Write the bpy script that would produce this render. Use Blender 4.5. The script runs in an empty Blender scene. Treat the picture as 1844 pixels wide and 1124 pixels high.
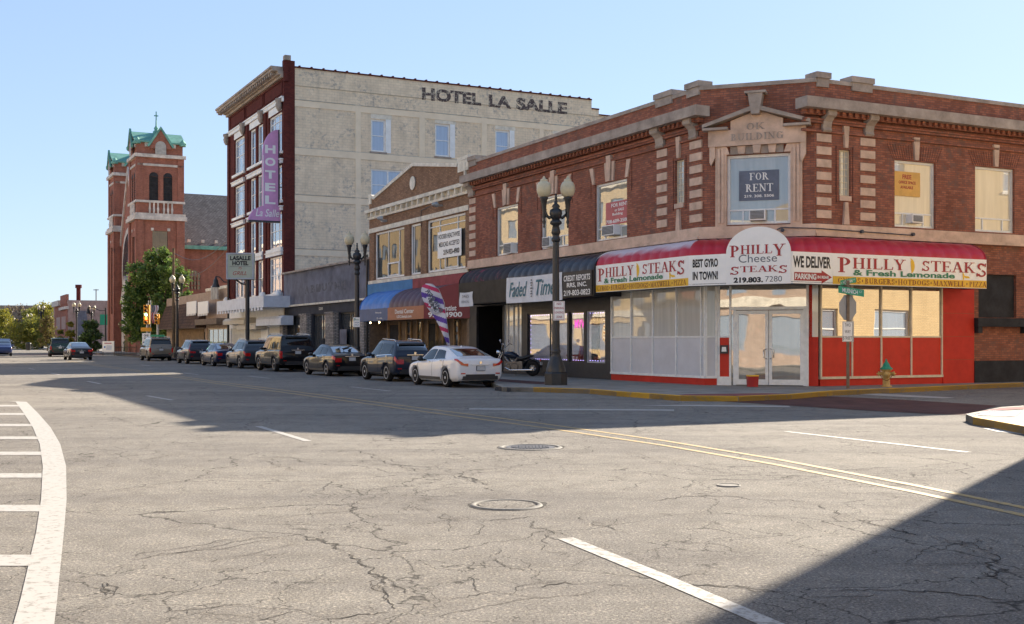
import bpy, bmesh, math, random
from mathutils import Vector, Matrix
random.seed(7)
sc = bpy.context.scene
C = sc.collection
# ---------------------------------------------------------------- camera, sky, sun, exposure
FP, CX, HY, EYE = 2080.0, 922.0, 613.0, 1.62      # focal length in px, centre column, horizon row, eye height
cd = bpy.data.cameras.new('camera'); cam = bpy.data.objects.new('camera', cd); C.objects.link(cam)
cam.location = (0, 0, EYE); cam.rotation_euler = (math.pi/2, 0, 0)
cd.sensor_width = 36; cd.lens = FP/1844*36
cd.shift_y = (HY-562)/1844; cd.clip_end = 3000; cd.clip_start = .1
sc.camera = cam
SUN_EL = math.radians(25.6); SUN_AZ = math.atan2(.544, .839)   # azimuth from +Y towards +X
w = bpy.data.worlds.new("World"); sc.world = w; w.use_nodes = True
nt = w.node_tree; nt.nodes.clear()
sky = nt.nodes.new('ShaderNodeTexSky'); sky.sky_type = 'NISHITA'; sky.sun_disc = False
sky.sun_elevation = SUN_EL; sky.sun_rotation = SUN_AZ; sky.altitude = 100; sky.air_density = 1.0; sky.dust_density = .15; sky.ozone_density = 1.6
bg = nt.nodes.new('ShaderNodeBackground'); bg.inputs[1].default_value = .13
wo = nt.nodes.new('ShaderNodeOutputWorld'); gm = nt.nodes.new('ShaderNodeGamma'); gm.inputs[1].default_value = .45          # softer contrast between the sun side and the far side of the sky
tn = nt.nodes.new('ShaderNodeMix'); tn.data_type = 'RGBA'; tn.blend_type = 'MULTIPLY'; tn.inputs[0].default_value = 1; tn.inputs[7].default_value = (.555, .65, .82, 1)
nt.links.new(sky.outputs[0], gm.inputs[0]); nt.links.new(gm.outputs[0], tn.inputs[6]); nt.links.new(tn.outputs[2], bg.inputs[0]); nt.links.new(bg.outputs[0], wo.inputs[0])
sl = bpy.data.lights.new('sun', 'SUN'); sl.energy = 3.2; sl.angle = math.radians(.5); sl.color = (1, .88, .72)
so = bpy.data.objects.new('sun', sl); C.objects.link(so)
tos = Vector((math.sin(SUN_AZ)*math.cos(SUN_EL), math.cos(SUN_AZ)*math.cos(SUN_EL), math.sin(SUN_EL)))
so.rotation_euler = tos.to_track_quat('Z', 'Y').to_euler()
sc.view_settings.view_transform = 'Standard'; sc.view_settings.look = 'None'
sc.view_settings.exposure = 2.15; sc.view_settings.gamma = 1
sc.cycles.max_bounces = 8; sc.cycles.diffuse_bounces = 4; sc.cycles.transparent_max_bounces = 12
# ---------------------------------------------------------------- materials
MT = {}
def lin(c): return tuple((x/12.92 if x <= .04045 else ((x+.055)/1.055)**2.4) for x in c)
def newmat(name):
    m = bpy.data.materials.new(name); m.use_nodes = True; MT[name] = m
    return m, m.node_tree, m.node_tree.nodes['Principled BSDF']
def N(t, kind, **kw):
    n = t.nodes.new('ShaderNode'+kind)
    for k, v in kw.items():
        if k.startswith('i_'): n.inputs[k[2:].replace('_', ' ')].default_value = v
        else: setattr(n, k, v)
    return n
def mixc(t, a, b, fac, mode='MIX'):
    m = N(t, 'Mix', data_type='RGBA', blend_type=mode)
    for s, v in ((0, fac), (6, a), (7, b)):
        if hasattr(v, 'is_linked') or isinstance(v, bpy.types.NodeSocket): t.links.new(v, m.inputs[s])
        else: m.inputs[s].default_value = v if s == 0 else (*v[:3], 1)
    return m.outputs[2]
def ramp(t, sock, a, b):
    r = N(t, 'MapRange'); r.inputs[1].default_value = a; r.inputs[2].default_value = b
    t.links.new(sock, r.inputs[0]); return r.outputs[0]
def mat(name, col, rough=.7, metal=0, var=.18, scale=2.0, bump=0, bscale=30, coat=0, emit=0, spec=.5):
    if name in MT: return MT[name]
    m, t, p = newmat(name)
    tc = N(t, 'TexCoord'); nz = N(t, 'TexNoise', i_Scale=scale, i_Detail=6.0, i_Roughness=.65); t.links.new(tc.outputs['Object'], nz.inputs['Vector'])
    f = ramp(t, nz.outputs[0], .3, .7)
    c = mixc(t, tuple(x*(1-var) for x in col), tuple(min(1, x*(1+var)) for x in col), f)
    t.links.new(c, p.inputs['Base Color'])
    p.inputs['Roughness'].default_value = rough; p.inputs['Metallic'].default_value = metal
    p.inputs['Specular IOR Level'].default_value = spec if rough < .65 else .2
    p.inputs['Coat Weight'].default_value = coat; p.inputs['Coat Roughness'].default_value = .03
    if emit: p.inputs['Emission Color'].default_value = (*col, 1); p.inputs['Emission Strength'].default_value = emit
    if bump:
        b = N(t, 'Bump', i_Strength=bump, i_Distance=.02); n2 = N(t, 'TexNoise', i_Scale=bscale, i_Detail=4.0)
        t.links.new(tc.outputs['Object'], n2.inputs['Vector']); t.links.new(n2.outputs[0], b.inputs['Height']); t.links.new(b.outputs[0], p.inputs['Normal'])
    return m
def brick(name, c1, c2, mortar, bw=.215, rh=.075, ms=.011, stain=.35, worn=None, bump=.4):
    m, t, p = newmat(name)
    tc = N(t, 'TexCoord')
    b = N(t, 'TexBrick', offset=.5); b.inputs['Scale'].default_value = 1
    for k, v in (('Color1', c1), ('Color2', c2), ('Mortar', mortar)): b.inputs[k].default_value = (*v, 1)
    b.inputs['Mortar Size'].default_value = ms; b.inputs['Mortar Smooth'].default_value = .3
    b.inputs['Brick Width'].default_value = bw; b.inputs['Row Height'].default_value = rh; b.inputs['Bias'].default_value = -.1
    t.links.new(tc.outputs['UV'], b.inputs['Vector'])
    nz = N(t, 'TexNoise', i_Scale=.9, i_Detail=8.0, i_Roughness=.7); t.links.new(tc.outputs['UV'], nz.inputs['Vector'])
    f = ramp(t, nz.outputs[0], .35, .7)
    mp = N(t, 'Mapping'); mp.inputs['Scale'].default_value = (2.2, .25, 1); t.links.new(tc.outputs['UV'], mp.inputs['Vector'])
    n2 = N(t, 'TexNoise', i_Scale=1.0, i_Detail=5.0); t.links.new(mp.outputs[0], n2.inputs['Vector'])
    f2 = ramp(t, n2.outputs[0], .45, .8)
    c = mixc(t, b.outputs[0], (1-stain,)*3, f, 'MULTIPLY')
    c = mixc(t, c, (1-stain*.8,)*3, f2, 'MULTIPLY')
    if worn:
        n3 = N(t, 'TexNoise', i_Scale=.55, i_Detail=9.0, i_Roughness=.72); t.links.new(tc.outputs['UV'], n3.inputs['Vector'])
        n4 = N(t, 'TexNoise', i_Scale=3.6, i_Detail=8.0, i_Roughness=.75); t.links.new(tc.outputs['UV'], n4.inputs['Vector'])
        mm = N(t, 'Math', operation='MULTIPLY'); t.links.new(ramp(t, n3.outputs[0], .49, .57), mm.inputs[0]); t.links.new(ramp(t, n4.outputs[0], .48, .6), mm.inputs[1])
        c = mixc(t, c, worn, mm.outputs[0])
    t.links.new(c, p.inputs['Base Color']); p.inputs['Roughness'].default_value = .9; p.inputs['Specular IOR Level'].default_value = .15
    bu = N(t, 'Bump', i_Strength=bump, i_Distance=.008); bu.invert = True
    t.links.new(b.outputs[1], bu.inputs['Height']); t.links.new(bu.outputs[0], p.inputs['Normal'])
    return m
def glass(name, col, refl=.35, wave=.004, rough=.01, clear=0, top=.85):
    """window pane: reflecting glass over whatever stands right behind it (blind, board, dark room)"""
    m, t, p = newmat(name)
    out = t.nodes['Material Output']; t.nodes.remove(p)
    tc = N(t, 'TexCoord'); nz = N(t, 'TexNoise', i_Scale=.8, i_Detail=1.0); t.links.new(tc.outputs['Object'], nz.inputs['Vector'])
    b = N(t, 'Bump', i_Strength=1.0, i_Distance=wave); t.links.new(nz.outputs[0], b.inputs['Height'])
    g = N(t, 'BsdfGlossy'); g.inputs['Roughness'].default_value = rough; g.inputs['Color'].default_value = (.95, .95, .95, 1); t.links.new(b.outputs[0], g.inputs['Normal'])
    if clear: d = N(t, 'BsdfTransparent')
    else:
        d = N(t, 'BsdfDiffuse'); mp = N(t, 'Mapping'); mp.inputs['Scale'].default_value = (5, 5, .4); t.links.new(tc.outputs['Object'], mp.inputs['Vector'])
        n2 = N(t, 'TexNoise', i_Scale=1.2, i_Detail=3.0); t.links.new(mp.outputs[0], n2.inputs['Vector'])
        t.links.new(mixc(t, tuple(x*.7 for x in col), tuple(min(1, x*1.2) for x in col), n2.outputs[0]), d.inputs['Color'])
    lw = N(t, 'Fresnel', i_IOR=1.5); mr = N(t, 'MapRange'); t.links.new(lw.outputs[0], mr.inputs[0])
    mr.inputs[1].default_value = .04; mr.inputs[2].default_value = .6; mr.inputs[3].default_value = refl; mr.inputs[4].default_value = top
    mx = N(t, 'MixShader'); t.links.new(mr.outputs[0], mx.inputs[0]); t.links.new(d.outputs[0], mx.inputs[1]); t.links.new(g.outputs[0], mx.inputs[2])
    t.links.new(mx.outputs[0], out.inputs[0]); return m
def worn_paint(name, col, under, amt=.5, sc1=8):
    """paint with chips and cracks showing the surface below"""
    m, t, p = newmat(name)
    tc = N(t, 'TexCoord'); n = N(t, 'TexNoise', i_Scale=sc1, i_Detail=8.0, i_Roughness=.75); t.links.new(tc.outputs['Object'], n.inputs['Vector'])
    f = ramp(t, n.outputs[0], amt, amt+.08)
    t.links.new(mixc(t, col, under, f), p.inputs['Base Color']); p.inputs['Roughness'].default_value = .75
    return m
# ---------------------------------------------------------------- asphalt
def asphalt(name, base, sunk=.6):
    m, t, p = newmat(name)
    tc = N(t, 'TexCoord'); O = tc.outputs['Object']
    sp = N(t, 'TexNoise', i_Scale=52.0, i_Detail=5.0, i_Roughness=.8); t.links.new(O, sp.inputs['Vector'])
    sp2 = N(t, 'TexVoronoi', i_Scale=55.0); t.links.new(O, sp2.inputs['Vector'])
    big = N(t, 'TexNoise', i_Scale=.16, i_Detail=5.0, i_Roughness=.6); t.links.new(O, big.inputs['Vector'])
    mp = N(t, 'Mapping'); mp.inputs['Rotation'].default_value = (0, 0, -math.radians(117)); mp.inputs['Scale'].default_value = (.05, .9, 1); mp.vector_type = 'POINT'
    t.links.new(O, mp.inputs['Vector']); st = N(t, 'TexNoise', i_Scale=1.0, i_Detail=4.0); t.links.new(mp.outputs[0], st.inputs['Vector'])
    c = mixc(t, tuple(x*.28 for x in base), tuple(x*1.75 for x in base), ramp(t, sp.outputs[0], .33, .67))
    c = mixc(t, c, (1.5, 1.46, 1.38), ramp(t, sp2.outputs['Color'], .70, .86), 'MULTIPLY')
    c = mixc(t, c, (.8, .8, .82), ramp(t, big.outputs[0], .42, .62), 'MULTIPLY')
    c = mixc(t, c, (.82, .82, .84), ramp(t, st.outputs[0], .45, .65), 'MULTIPLY')
    md = N(t, 'TexNoise', i_Scale=2.6, i_Detail=6.0, i_Roughness=.7); t.links.new(O, md.inputs['Vector'])
    c = mixc(t, c, (.80, .79, .78), ramp(t, md.outputs[0], .45, .68), 'MULTIPLY')
    # hairline cracks, gathered in patches
    wv = N(t, 'TexNoise', i_Scale=1.1, i_Detail=5.0, i_Roughness=.6); t.links.new(O, wv.inputs['Vector'])
    va = N(t, 'VectorMath', operation='MULTIPLY_ADD'); t.links.new(wv.outputs[1], va.inputs[0]); va.inputs[1].default_value = (1.1, 1.1, 0); t.links.new(O, va.inputs[2])
    heights = []
    for s, wd, lo, hi in ((.33, .0045, .40, .46), (1.3, .011, .47, .55), (4.0, .026, .54, .62)):
        vo = N(t, 'TexVoronoi', feature='DISTANCE_TO_EDGE', i_Scale=s); t.links.new(va.outputs[0], vo.inputs['Vector'])
        e = ramp(t, vo.outputs['Distance'], wd, wd*.2)
        k = N(t, 'TexNoise', i_Scale=.3 if s < 1 else .45, i_Detail=3.0); k.inputs['Vector'].default_value = (0, 0, 0)
        ad = N(t, 'VectorMath', operation='ADD'); ad.inputs[1].default_value = (s*31, 7, 0); t.links.new(O, ad.inputs[0]); t.links.new(ad.outputs[0], k.inputs['Vector'])
        mu = N(t, 'Math', operation='MULTIPLY'); t.links.new(e, mu.inputs[0]); t.links.new(ramp(t, k.outputs[0], lo, hi), mu.inputs[1])
        m2 = N(t, 'Math', operation='MULTIPLY'); m2.inputs[1].default_value = .8; t.links.new(mu.outputs[0], m2.inputs[0])
        c = mixc(t, c, (.035, .033, .03), m2.outputs[0]); heights.append(mu.outputs[0])
    t.links.new(c, p.inputs['Base Color']); p.inputs['Roughness'].default_value = .95; p.inputs['Specular IOR Level'].default_value = .12
    b = N(t, 'Bump', i_Strength=.9, i_Distance=.012); t.links.new(sp.outputs[0], b.inputs['Height']); t.links.new(b.outputs[0], p.inputs['Normal'])
    return m
ASPH = (.238, .222, .196)
asphalt('asphalt', ASPH)
asphalt('asphalt_side', (.16, .155, .15))
mat('concrete', (.25, .235, .21), .85, var=.25, scale=1.2, bump=.2)
mat('concrete_dark', (.22, .21, .2), .85, var=.25, scale=1.2, bump=.2)
mat('kerb', (.27, .26, .23), .85, var=.35, scale=3)
worn_paint('paint_chipped', (.40, .385, .355), (.22, .205, .18), .49, 11)
worn_paint('kerb_yellow', (.62, .36, .03), (.3, .27, .2), .56, 3)
worn_paint('paint_white', (.40, .385, .355), (.25, .235, .205), .525, 12)
worn_paint('paint_yellow', (.40, .28, .11), (.23, .2, .16), .53, 10)
brick('paver_red', (.15, .07, .06), (.11, .055, .05), (.09, .07, .06), .2, .1, .006)
brick('paver_pink', (.30, .10, .10), (.26, .09, .09), (.2, .1, .1), .2, .1, .006)
mat('crack', (.055, .05, .045), .95, var=.6, scale=9)
mat('grass', (.06, .09, .02), .9, var=.5, scale=3)
mat('iron', (.07, .075, .09), .6, .4, var=.4, scale=20)
mat('iron_plain', (.2, .19, .17), .75, var=.3, scale=20)
mat('black_metal', (.016, .017, .019), .45, var=.3, scale=6, coat=.15)
mat('black_paint', (.02, .022, .026), .5, var=.35, scale=3)
mat('black_board', (.03, .03, .034), .75, var=.4, scale=2)
mat('alu', (0.66, 0.672, 0.672), .45, .3, var=.1, scale=4)
mat('white_frame', (0.775, 0.775, 0.75), .55, var=.12, scale=5)
mat('white_paint', (0.792, 0.792, 0.768), .6, var=.12, scale=2)
mat('grey_frame', (.4, .42, .44), .5, var=.15, scale=4)
mat('red_wall', (.52, .038, .022), .6, var=.15, scale=1.5, spec=.2)
mat('red_panel', (.58, .042, .022), .55, var=.12, scale=2, spec=.25)
mat('grey_panel', (.56, .565, .59), .5, var=.08, scale=1.5)
mat('cream_metal', (0.66, 0.576, 0.432), .5, var=.15, scale=4)
mat('stone', (0.58, 0.42, 0.319), .85, var=.28, scale=1.6, bump=.25, bscale=20)
mat('stone_grey', (0.351, 0.293, 0.247), .9, var=.35, scale=1.4, bump=.25, bscale=20)
mat('stone_pale', (0.7, 0.644, 0.532), .85, var=.25, scale=2.5)
mat('stone_church', (0.546, 0.494, 0.442), .9, var=.35, scale=1.2)
brick('brick_red', (.43, .165, .10), (.25, .092, .062), (.19, .11, .09), stain=.32, ms=.010, worn=(.17, .10, .08))
brick('brick_tan', (0.4, 0.232, 0.136), (0.256, 0.136, 0.08), (0.176, 0.128, 0.096), stain=.3)
brick('brick_maroon', (0.173, 0.039, 0.03), (0.112, 0.027, 0.024), (0.075, 0.03, 0.027), stain=.3)
brick('brick_church', (.45, .175, .115), (.33, .12, .085), (.26, .15, .12), stain=.32)
brick('brick_white', (.88, .73, .53), (.82, .67, .48), (.68, .57, .42), .4, .2, .012, stain=.2, worn=(.40, .36, .31))
brick('brick_buff', (0.713, 0.529, 0.287), (0.644, 0.471, 0.253), (0.483, 0.38, 0.23), stain=.15)
brick('brick_pale', (0.546, 0.403, 0.312), (0.442, 0.312, 0.234), (0.39, 0.325, 0.26), stain=.2)
brick('brick_pink', (0.504, 0.36, 0.312), (0.456, 0.324, 0.288), (0.432, 0.336, 0.3), .4, .2, .004, stain=.35)
brick('ledgestone', (.50, .46, .42), (.27, .25, .24), (.09, .085, .08), .3, .09, .015, stain=.3)
brick('roof_slate', (.10, .098, .105), (.16, .155, .16), (.05, .05, .055), .4, .28, .03, stain=.35)
brick('shingle_brown', (0.156, 0.0975, 0.0715), (0.104, 0.0676, 0.052), (0.039, 0.026, 0.026), .25, .3, .02, stain=.3)
mat('roof_flat', (.12, .12, .12), .9)
mat('copper', (.15, .34, .28), .75, var=.3, scale=1.5)
mat('stucco_dark', (.15, .155, .19), .85, var=.45, scale=.7)
mat('stucco_darker', (.05, .052, .062), .85, var=.3, scale=1)
mat('wood', (0.392, 0.266, 0.154), .7, var=.3, scale=4)
mat('wood_dark', (.19, .14, .10), .7, var=.3, scale=4)
mat('shutter', (0.65, 0.637, 0.572), .6, var=.1, scale=2)
mat('canopy_white', (0.624, 0.66, 0.72), .6, var=.12, scale=2)
mat('canopy_beige', (.5, .46, .38), .6, var=.12, scale=2)
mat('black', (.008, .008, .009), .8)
mat('blind', (.6, .58, .5), .8, var=.08, scale=3)
mat('curtain', (.5, .54, .6), .8, var=.2, scale=3)
glass('pane_dark', (.05, .055, .06), .07, .006, top=.35)
glass('pane_blind', (0.65, 0.598, 0.468), .2)
glass('pane_pale', (.30, .31, .28), .16)
glass('pane_sky', (.30, .36, .44), .3)
glass('pane_store', (.58, .56, .50), .08)
glass('pane_store_right', (.27, .18, .08), .6, .003)
glass('pane_door', (.28, .27, .23), .3, .008)
glass('pane_clear', (1, 1, 1), .04, clear=1, top=.28)
glass('pane_leaded', (.5, .52, .5), .2)
mat('sign_white', (.88, .865, .82), .5, var=.04, scale=2)
mat('sign_yellow', (0.782, 0.46, 0.023), .5, var=.1, scale=2)
mat('sign_red', (.38, .02, .02), .5, var=.1)
mat('sign_green', (.02, .30, .16), .4, var=.08)
mat('text_red', (.36, .012, .018), .5, var=.1)
mat('text_brown', (.26, .06, .01), .5, var=.1)
mat('text_green', (.03, .20, .10), .5)
mat('text_black', (.012, .012, .014), .5)
mat('text_white', (0.748, 0.748, 0.726), .5, var=.05)
mat('text_teal', (.02, .13, .18), .5)
mat('text_grey', (.12, .13, .15), .6)
mat('lemon', (.80, .48, .02), .5)
# awning vinyl: faded along the crown of the curve (its own sun-bleached colour)
def awning_mat(name, c, fade, amt):
    m, t, p = newmat(name); tc = N(t, 'TexCoord'); sx = N(t, 'SeparateXYZ'); t.links.new(tc.outputs['UV'], sx.inputs[0])
    nz = N(t, 'TexNoise', i_Scale=1.5, i_Detail=5.0); t.links.new(tc.outputs['Object'], nz.inputs['Vector'])
    ad = N(t, 'Math', operation='MULTIPLY_ADD'); ad.inputs[1].default_value = .5; t.links.new(nz.outputs[0], ad.inputs[0]); t.links.new(sx.outputs[1], ad.inputs[2])
    t.links.new(mixc(t, c, fade, ramp(t, ad.outputs[0], amt, amt+.25)), p.inputs['Base Color']); p.inputs['Roughness'].default_value = .45
    return m
awning_mat('awning_red', (.47, .014, .032), (.68, .60, .64), .50)
awning_mat('awning_red2', (.47, .012, .026), (.50, .09, .12), .85)
mat('awning_blue', (0.052, 0.195, 0.546), .5, var=.2, scale=1.5)
mat('awning_blue_valance', (.07, .11, .22), .6, var=.2, scale=1.5)
mat('awning_maroon', (.085, .04, .062), .5, var=.25, scale=1.5)
mat('awning_orange', (0.384, 0.144, 0.066), .6, var=.15, scale=1.5)
mat('awning_crimson', (.19, .025, .03), .6, var=.15, scale=1.5)
mat('fascia_red', (0.264, 0.06, 0.066), .7, var=.25, scale=2)
mat('fascia_blue', (.07, .2, .38), .7, var=.2, scale=2)
worn_paint('awning_peel', (.022, .02, .026), (.24, .03, .06), .56, 1.6)
mat('awning_black', (.022, .024, .032), .42, var=.4, scale=1.2)
mat('awning_brown', (.065, .055, .042), .8, var=.2, scale=2)
mat('banner', (0.66, 0.672, 0.696), .8, var=.1, scale=2, bump=.3, bscale=3)
worn_paint('sign_worn_black', (.075, .05, .048), (.5, .44, .34), .50, 4)
mat('pink_sign', (0.546, 0.26, 0.468), .5, var=.15, scale=1.5)
mat('globe', (.55, .49, .33), .3, var=.15, scale=4)
mat('signal_yellow', (.75, .33, .02), .5, var=.1)
mat('lamp_green', (.2, .95, .6), .4, emit=2.5)
mat('lamp_amber', (1, .2, .03), .4, emit=1.5)
mat('lamp_dark', (.03, .01, .01), .3)
mat('galv', (.42, .43, .43), .5, .5, var=.15)
mat('sign_back', (.30, .31, .33), .45, .5, var=.1)
mat('hydrant_yellow', (.48, .31, .10), .6, var=.3, scale=9)
mat('hydrant_green', (.02, .25, .15), .5, var=.2, scale=9)
mat('rust', (.2, .07, .03), .8, var=.3, scale=9)
mat('bark', (.12, .09, .06), .9, var=.3, scale=4)
mat('rubber', (.018, .018, .019), .8, var=.2, scale=10)
mat('chrome', (.7, .71, .73), .18, 1, var=.05)
mat('rim', (.62, .63, .65), .35, .45, var=.1)
mat('rim_dark', (.12, .12, .13), .3, .8, var=.1)
mat('plastic_black', (.02, .02, .022), .55, var=.2)
mat('well_black', (.006, .006, .006), .9)
mat('tail_red', (.45, .01, .008), .15, coat=1, var=.2, scale=8)
mat('tail_clear', (.5, .4, .42), .15, coat=1)
mat('plate', (.45, .47, .5), .4, var=.2, scale=20)
mat('ac_grille', (.16, .16, .16), .7, var=.2, scale=20)
mat('interior_white', (.8, .8, .82), .8)
mat('led_violet', (.5, .4, 1), .4, emit=1.0)
mat('bulb_warm', (1, .7, .35), .4, emit=3.0)
mat('seat_red', (.3, .02, .03), .4)
mat('seat_black', (.02, .02, .02), .45)
mat('neon_pink', (.8, .1, .5), .4, emit=.25)
mat('terracotta', (.35, .13, .09), .8)
glass('car_glass', (.010, .012, .015), .05, .0, top=.5)
mat('sign_box_face', (.42, .45, .34), .5, var=.1)
glass('pane_mirror', (.07, .065, .06), .10, .01, top=.4)
glass('pane_curtain', (.30, .38, .52), .18)
mat('stucco_grey', (0.378, 0.364, 0.336), .85, var=.3, scale=2)
mat('paint_cream', (.80, .67, .49), .8, var=.1, scale=1)
def leafmat(name, c1, c2):
    m, t, p = newmat(name); out = t.nodes['Material Output']; t.nodes.remove(p)
    tc = N(t, 'TexCoord'); nz = N(t, 'TexNoise', i_Scale=1.6, i_Detail=4.0); t.links.new(tc.outputs['Object'], nz.inputs['Vector'])
    c = mixc(t, c1, c2, ramp(t, nz.outputs[0], .35, .65))
    d = N(t, 'BsdfDiffuse'); tr = N(t, 'BsdfTranslucent'); t.links.new(c, d.inputs[0]); t.links.new(c, tr.inputs[0])
    g = N(t, 'BsdfGlossy'); g.inputs['Roughness'].default_value = .45; g.inputs['Color'].default_value = (.5, .5, .5, 1)
    m1 = N(t, 'MixShader'); m1.inputs[0].default_value = .45; t.links.new(d.outputs[0], m1.inputs[1]); t.links.new(tr.outputs[0], m1.inputs[2])
    m2 = N(t, 'MixShader'); m2.inputs[0].default_value = .06; t.links.new(m1.outputs[0], m2.inputs[1]); t.links.new(g.outputs[0], m2.inputs[2])
    t.links.new(m2.outputs[0], out.inputs[0])
leafmat('leaf_green', (0.085, 0.17, 0.0374), (0.204, 0.289, 0.0595))
leafmat('leaf_dark', (0.045, 0.0825, 0.03), (0.09, 0.135, 0.042))
leafmat('leaf_yellow', (0.21, 0.21, 0.021), (0.336, 0.283, 0.0315))
leafmat('leaf_olive', (0.144, 0.168, 0.03), (0.24, 0.24, 0.048))
leafmat('leaf_brown', (0.13, 0.091, 0.039), (0.182, 0.143, 0.052))
leafmat('leaf_dry', (.22, .17, .12), (.3, .24, .17))
# ---------------------------------------------------------------- geometry helpers
WM = {}
def gp(px, py, z=0):
    Y = FP*(EYE-z)/(py-HY); return Vector(((px-CX)/FP*Y, Y, z))
class Fr:
    """a facade line: x to the viewer's right along it, y into the building, z up"""
    def __init__(s, o, ex, z0=0):
        s.o = Vector((o[0], o[1])); s.ex = Vector(ex[:2]).normalized(); s.ey = Vector((-s.ex.y, s.ex.x)); s.z0 = z0
        s.M = Matrix(((s.ex.x, s.ey.x, 0, s.o.x), (s.ex.y, s.ey.y, 0, s.o.y), (0, 0, 1, z0), (0, 0, 0, 1)))
    def u(s, px, off=0):
        q = s.o-s.ey*off; r = (px-CX)/FP
        return (r*q.y-q.x)/(s.ex.x-r*s.ex.y)
    def p(s, u, off=0): return s.o+s.ex*u-s.ey*off
    def z(s, px, py, off=0): return EYE+(HY-py)*s.p(s.u(px, off), off).y/FP-s.z0
class MB:
    def __init__(s): s.v = []; s.f = []; s.m = []; s.s = []; s.uv = None
    def poly(s, pts, mi=0, sm=False):
        i = len(s.v); s.v += [tuple(p) for p in pts]; s.f.append(tuple(range(i, i+len(pts)))); s.m.append(mi); s.s.append(sm); return s
    def box(s, x0, x1, y0, y1, z0, z1, mi=0):
        i = len(s.v)
        s.v += [(x, y, z) for z in (z0, z1) for x, y in ((x0, y0), (x1, y0), (x1, y1), (x0, y1))]
        for f in ((3, 2, 1, 0), (4, 5, 6, 7), (0, 1, 5, 4), (1, 2, 6, 5), (2, 3, 7, 6), (3, 0, 4, 7)):
            s.f.append(tuple(i+k for k in f)); s.m.append(mi); s.s.append(False)
        return s
    def prism(s, pts, y0, y1, mi=0, mi2=None):
        """polygon in x,z swept from y0 to y1"""
        n = len(pts); i = len(s.v)
        s.v += [(x, y0, z) for x, z in pts]+[(x, y1, z) for x, z in pts]
        s.f.append(tuple(range(i, i+n))); s.f.append(tuple(range(i+2*n-1, i+n-1, -1))); s.m += [mi, mi]; s.s += [False]*2
        for k in range(n):
            a, b = i+k, i+(k+1) % n; s.f.append((b, a, a+n, b+n)); s.m.append(mi if mi2 is None else mi2); s.s.append(False)
        return s
    def slab(s, pts, z0, z1, mi=0):
        n = len(pts); i = len(s.v)
        s.v += [(p[0], p[1], z0) for p in pts]+[(p[0], p[1], z1) for p in pts]
        s.f.append(tuple(range(i+n-1, i-1, -1))); s.f.append(tuple(range(i+n, i+2*n))); s.m += [mi, mi]; s.s += [False]*2
        for k in range(n):
            a, b = i+k, i+(k+1) % n; s.f.append((a, b, b+n, a+n)); s.m.append(mi); s.s.append(False)
        return s
    def grid(s, rows, mi=0, sm=True, close=False):
        i = len(s.v); nc = len(rows[0])
        for r in rows: s.v += [tuple(p) for p in r]
        for a in range(len(rows)-1):
            for b in range(nc if close else nc-1):
                c = (b+1) % nc
                s.f.append((i+a*nc+b, i+a*nc+c, i+(a+1)*nc+c, i+(a+1)*nc+b)); s.m.append(mi); s.s.append(sm)
        return s
    def tube(s, pts, r, n=8, mi=0, cap=True):
        pts = [Vector(p) for p in pts]; rows = []
        rs = r if isinstance(r, (list, tuple)) else [r]*len(pts)
        for k, p in enumerate(pts):
            d = (pts[min(k+1, len(pts)-1)]-pts[max(k-1, 0)]).normalized()
            a = d.cross(Vector((0, 0, 1)) if abs(d.z) < .9 else Vector((1, 0, 0))).normalized(); b = d.cross(a)
            rows.append([p+(a*math.cos(t)+b*math.sin(t))*rs[k] for t in [2*math.pi*j/n for j in range(n)]])
        s.grid(rows, mi, True, True)
        if cap: s.poly(rows[0], mi); s.poly(rows[-1][::-1], mi)
        return s
    def lathe(s, prof, n=12, c=(0, 0, 0), mi=0, axis='z', sm=True):
        rows = []
        for r, z in prof:
            ring = []
            for j in range(n):
                t = 2*math.pi*j/n+math.pi/n; a, b = r*math.cos(t), r*math.sin(t)
                ring.append((c[0]+a, c[1]+b, c[2]+z) if axis == 'z' else (c[0]+a, c[1]+z, c[2]+b) if axis == 'y' else (c[0]+z, c[1]+a, c[2]+b))
            rows.append(ring)
        s.grid(rows, mi, sm, True); s.poly(rows[0], mi); s.poly(rows[-1][::-1], mi); return s
    def wall(s, x0, x1, z0, z1, holes=(), y=0, depth=.2, mi=0, ri=None):
        xs = sorted({x0, x1, *[h[0] for h in holes], *[h[1] for h in holes]}); zs = sorted({z0, z1, *[h[2] for h in holes], *[h[3] for h in holes]})
        for a, b in zip(xs, xs[1:]):
            for c, d in zip(zs, zs[1:]):
                mx, mz = (a+b)/2, (c+d)/2
                if mx < x0 or mx > x1 or mz < z0 or mz > z1 or any(h[0] < mx < h[1] and h[2] < mz < h[3] for h in holes): continue
                s.poly([(a, y, c), (b, y, c), (b, y, d), (a, y, d)], mi)
        for h in holes:
            a, b, c, d = h[:4]; Y = y+depth; r = mi if ri is None else ri
            s.poly([(a, y, c), (a, Y, c), (b, Y, c), (b, y, c)], r); s.poly([(a, y, d), (b, y, d), (b, Y, d), (a, Y, d)], r)
            s.poly([(a, y, c), (a, y, d), (a, Y, d), (a, Y, c)], r); s.poly([(b, y, c), (b, Y, c), (b, Y, d), (b, y, d)], r)
        return s
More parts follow.
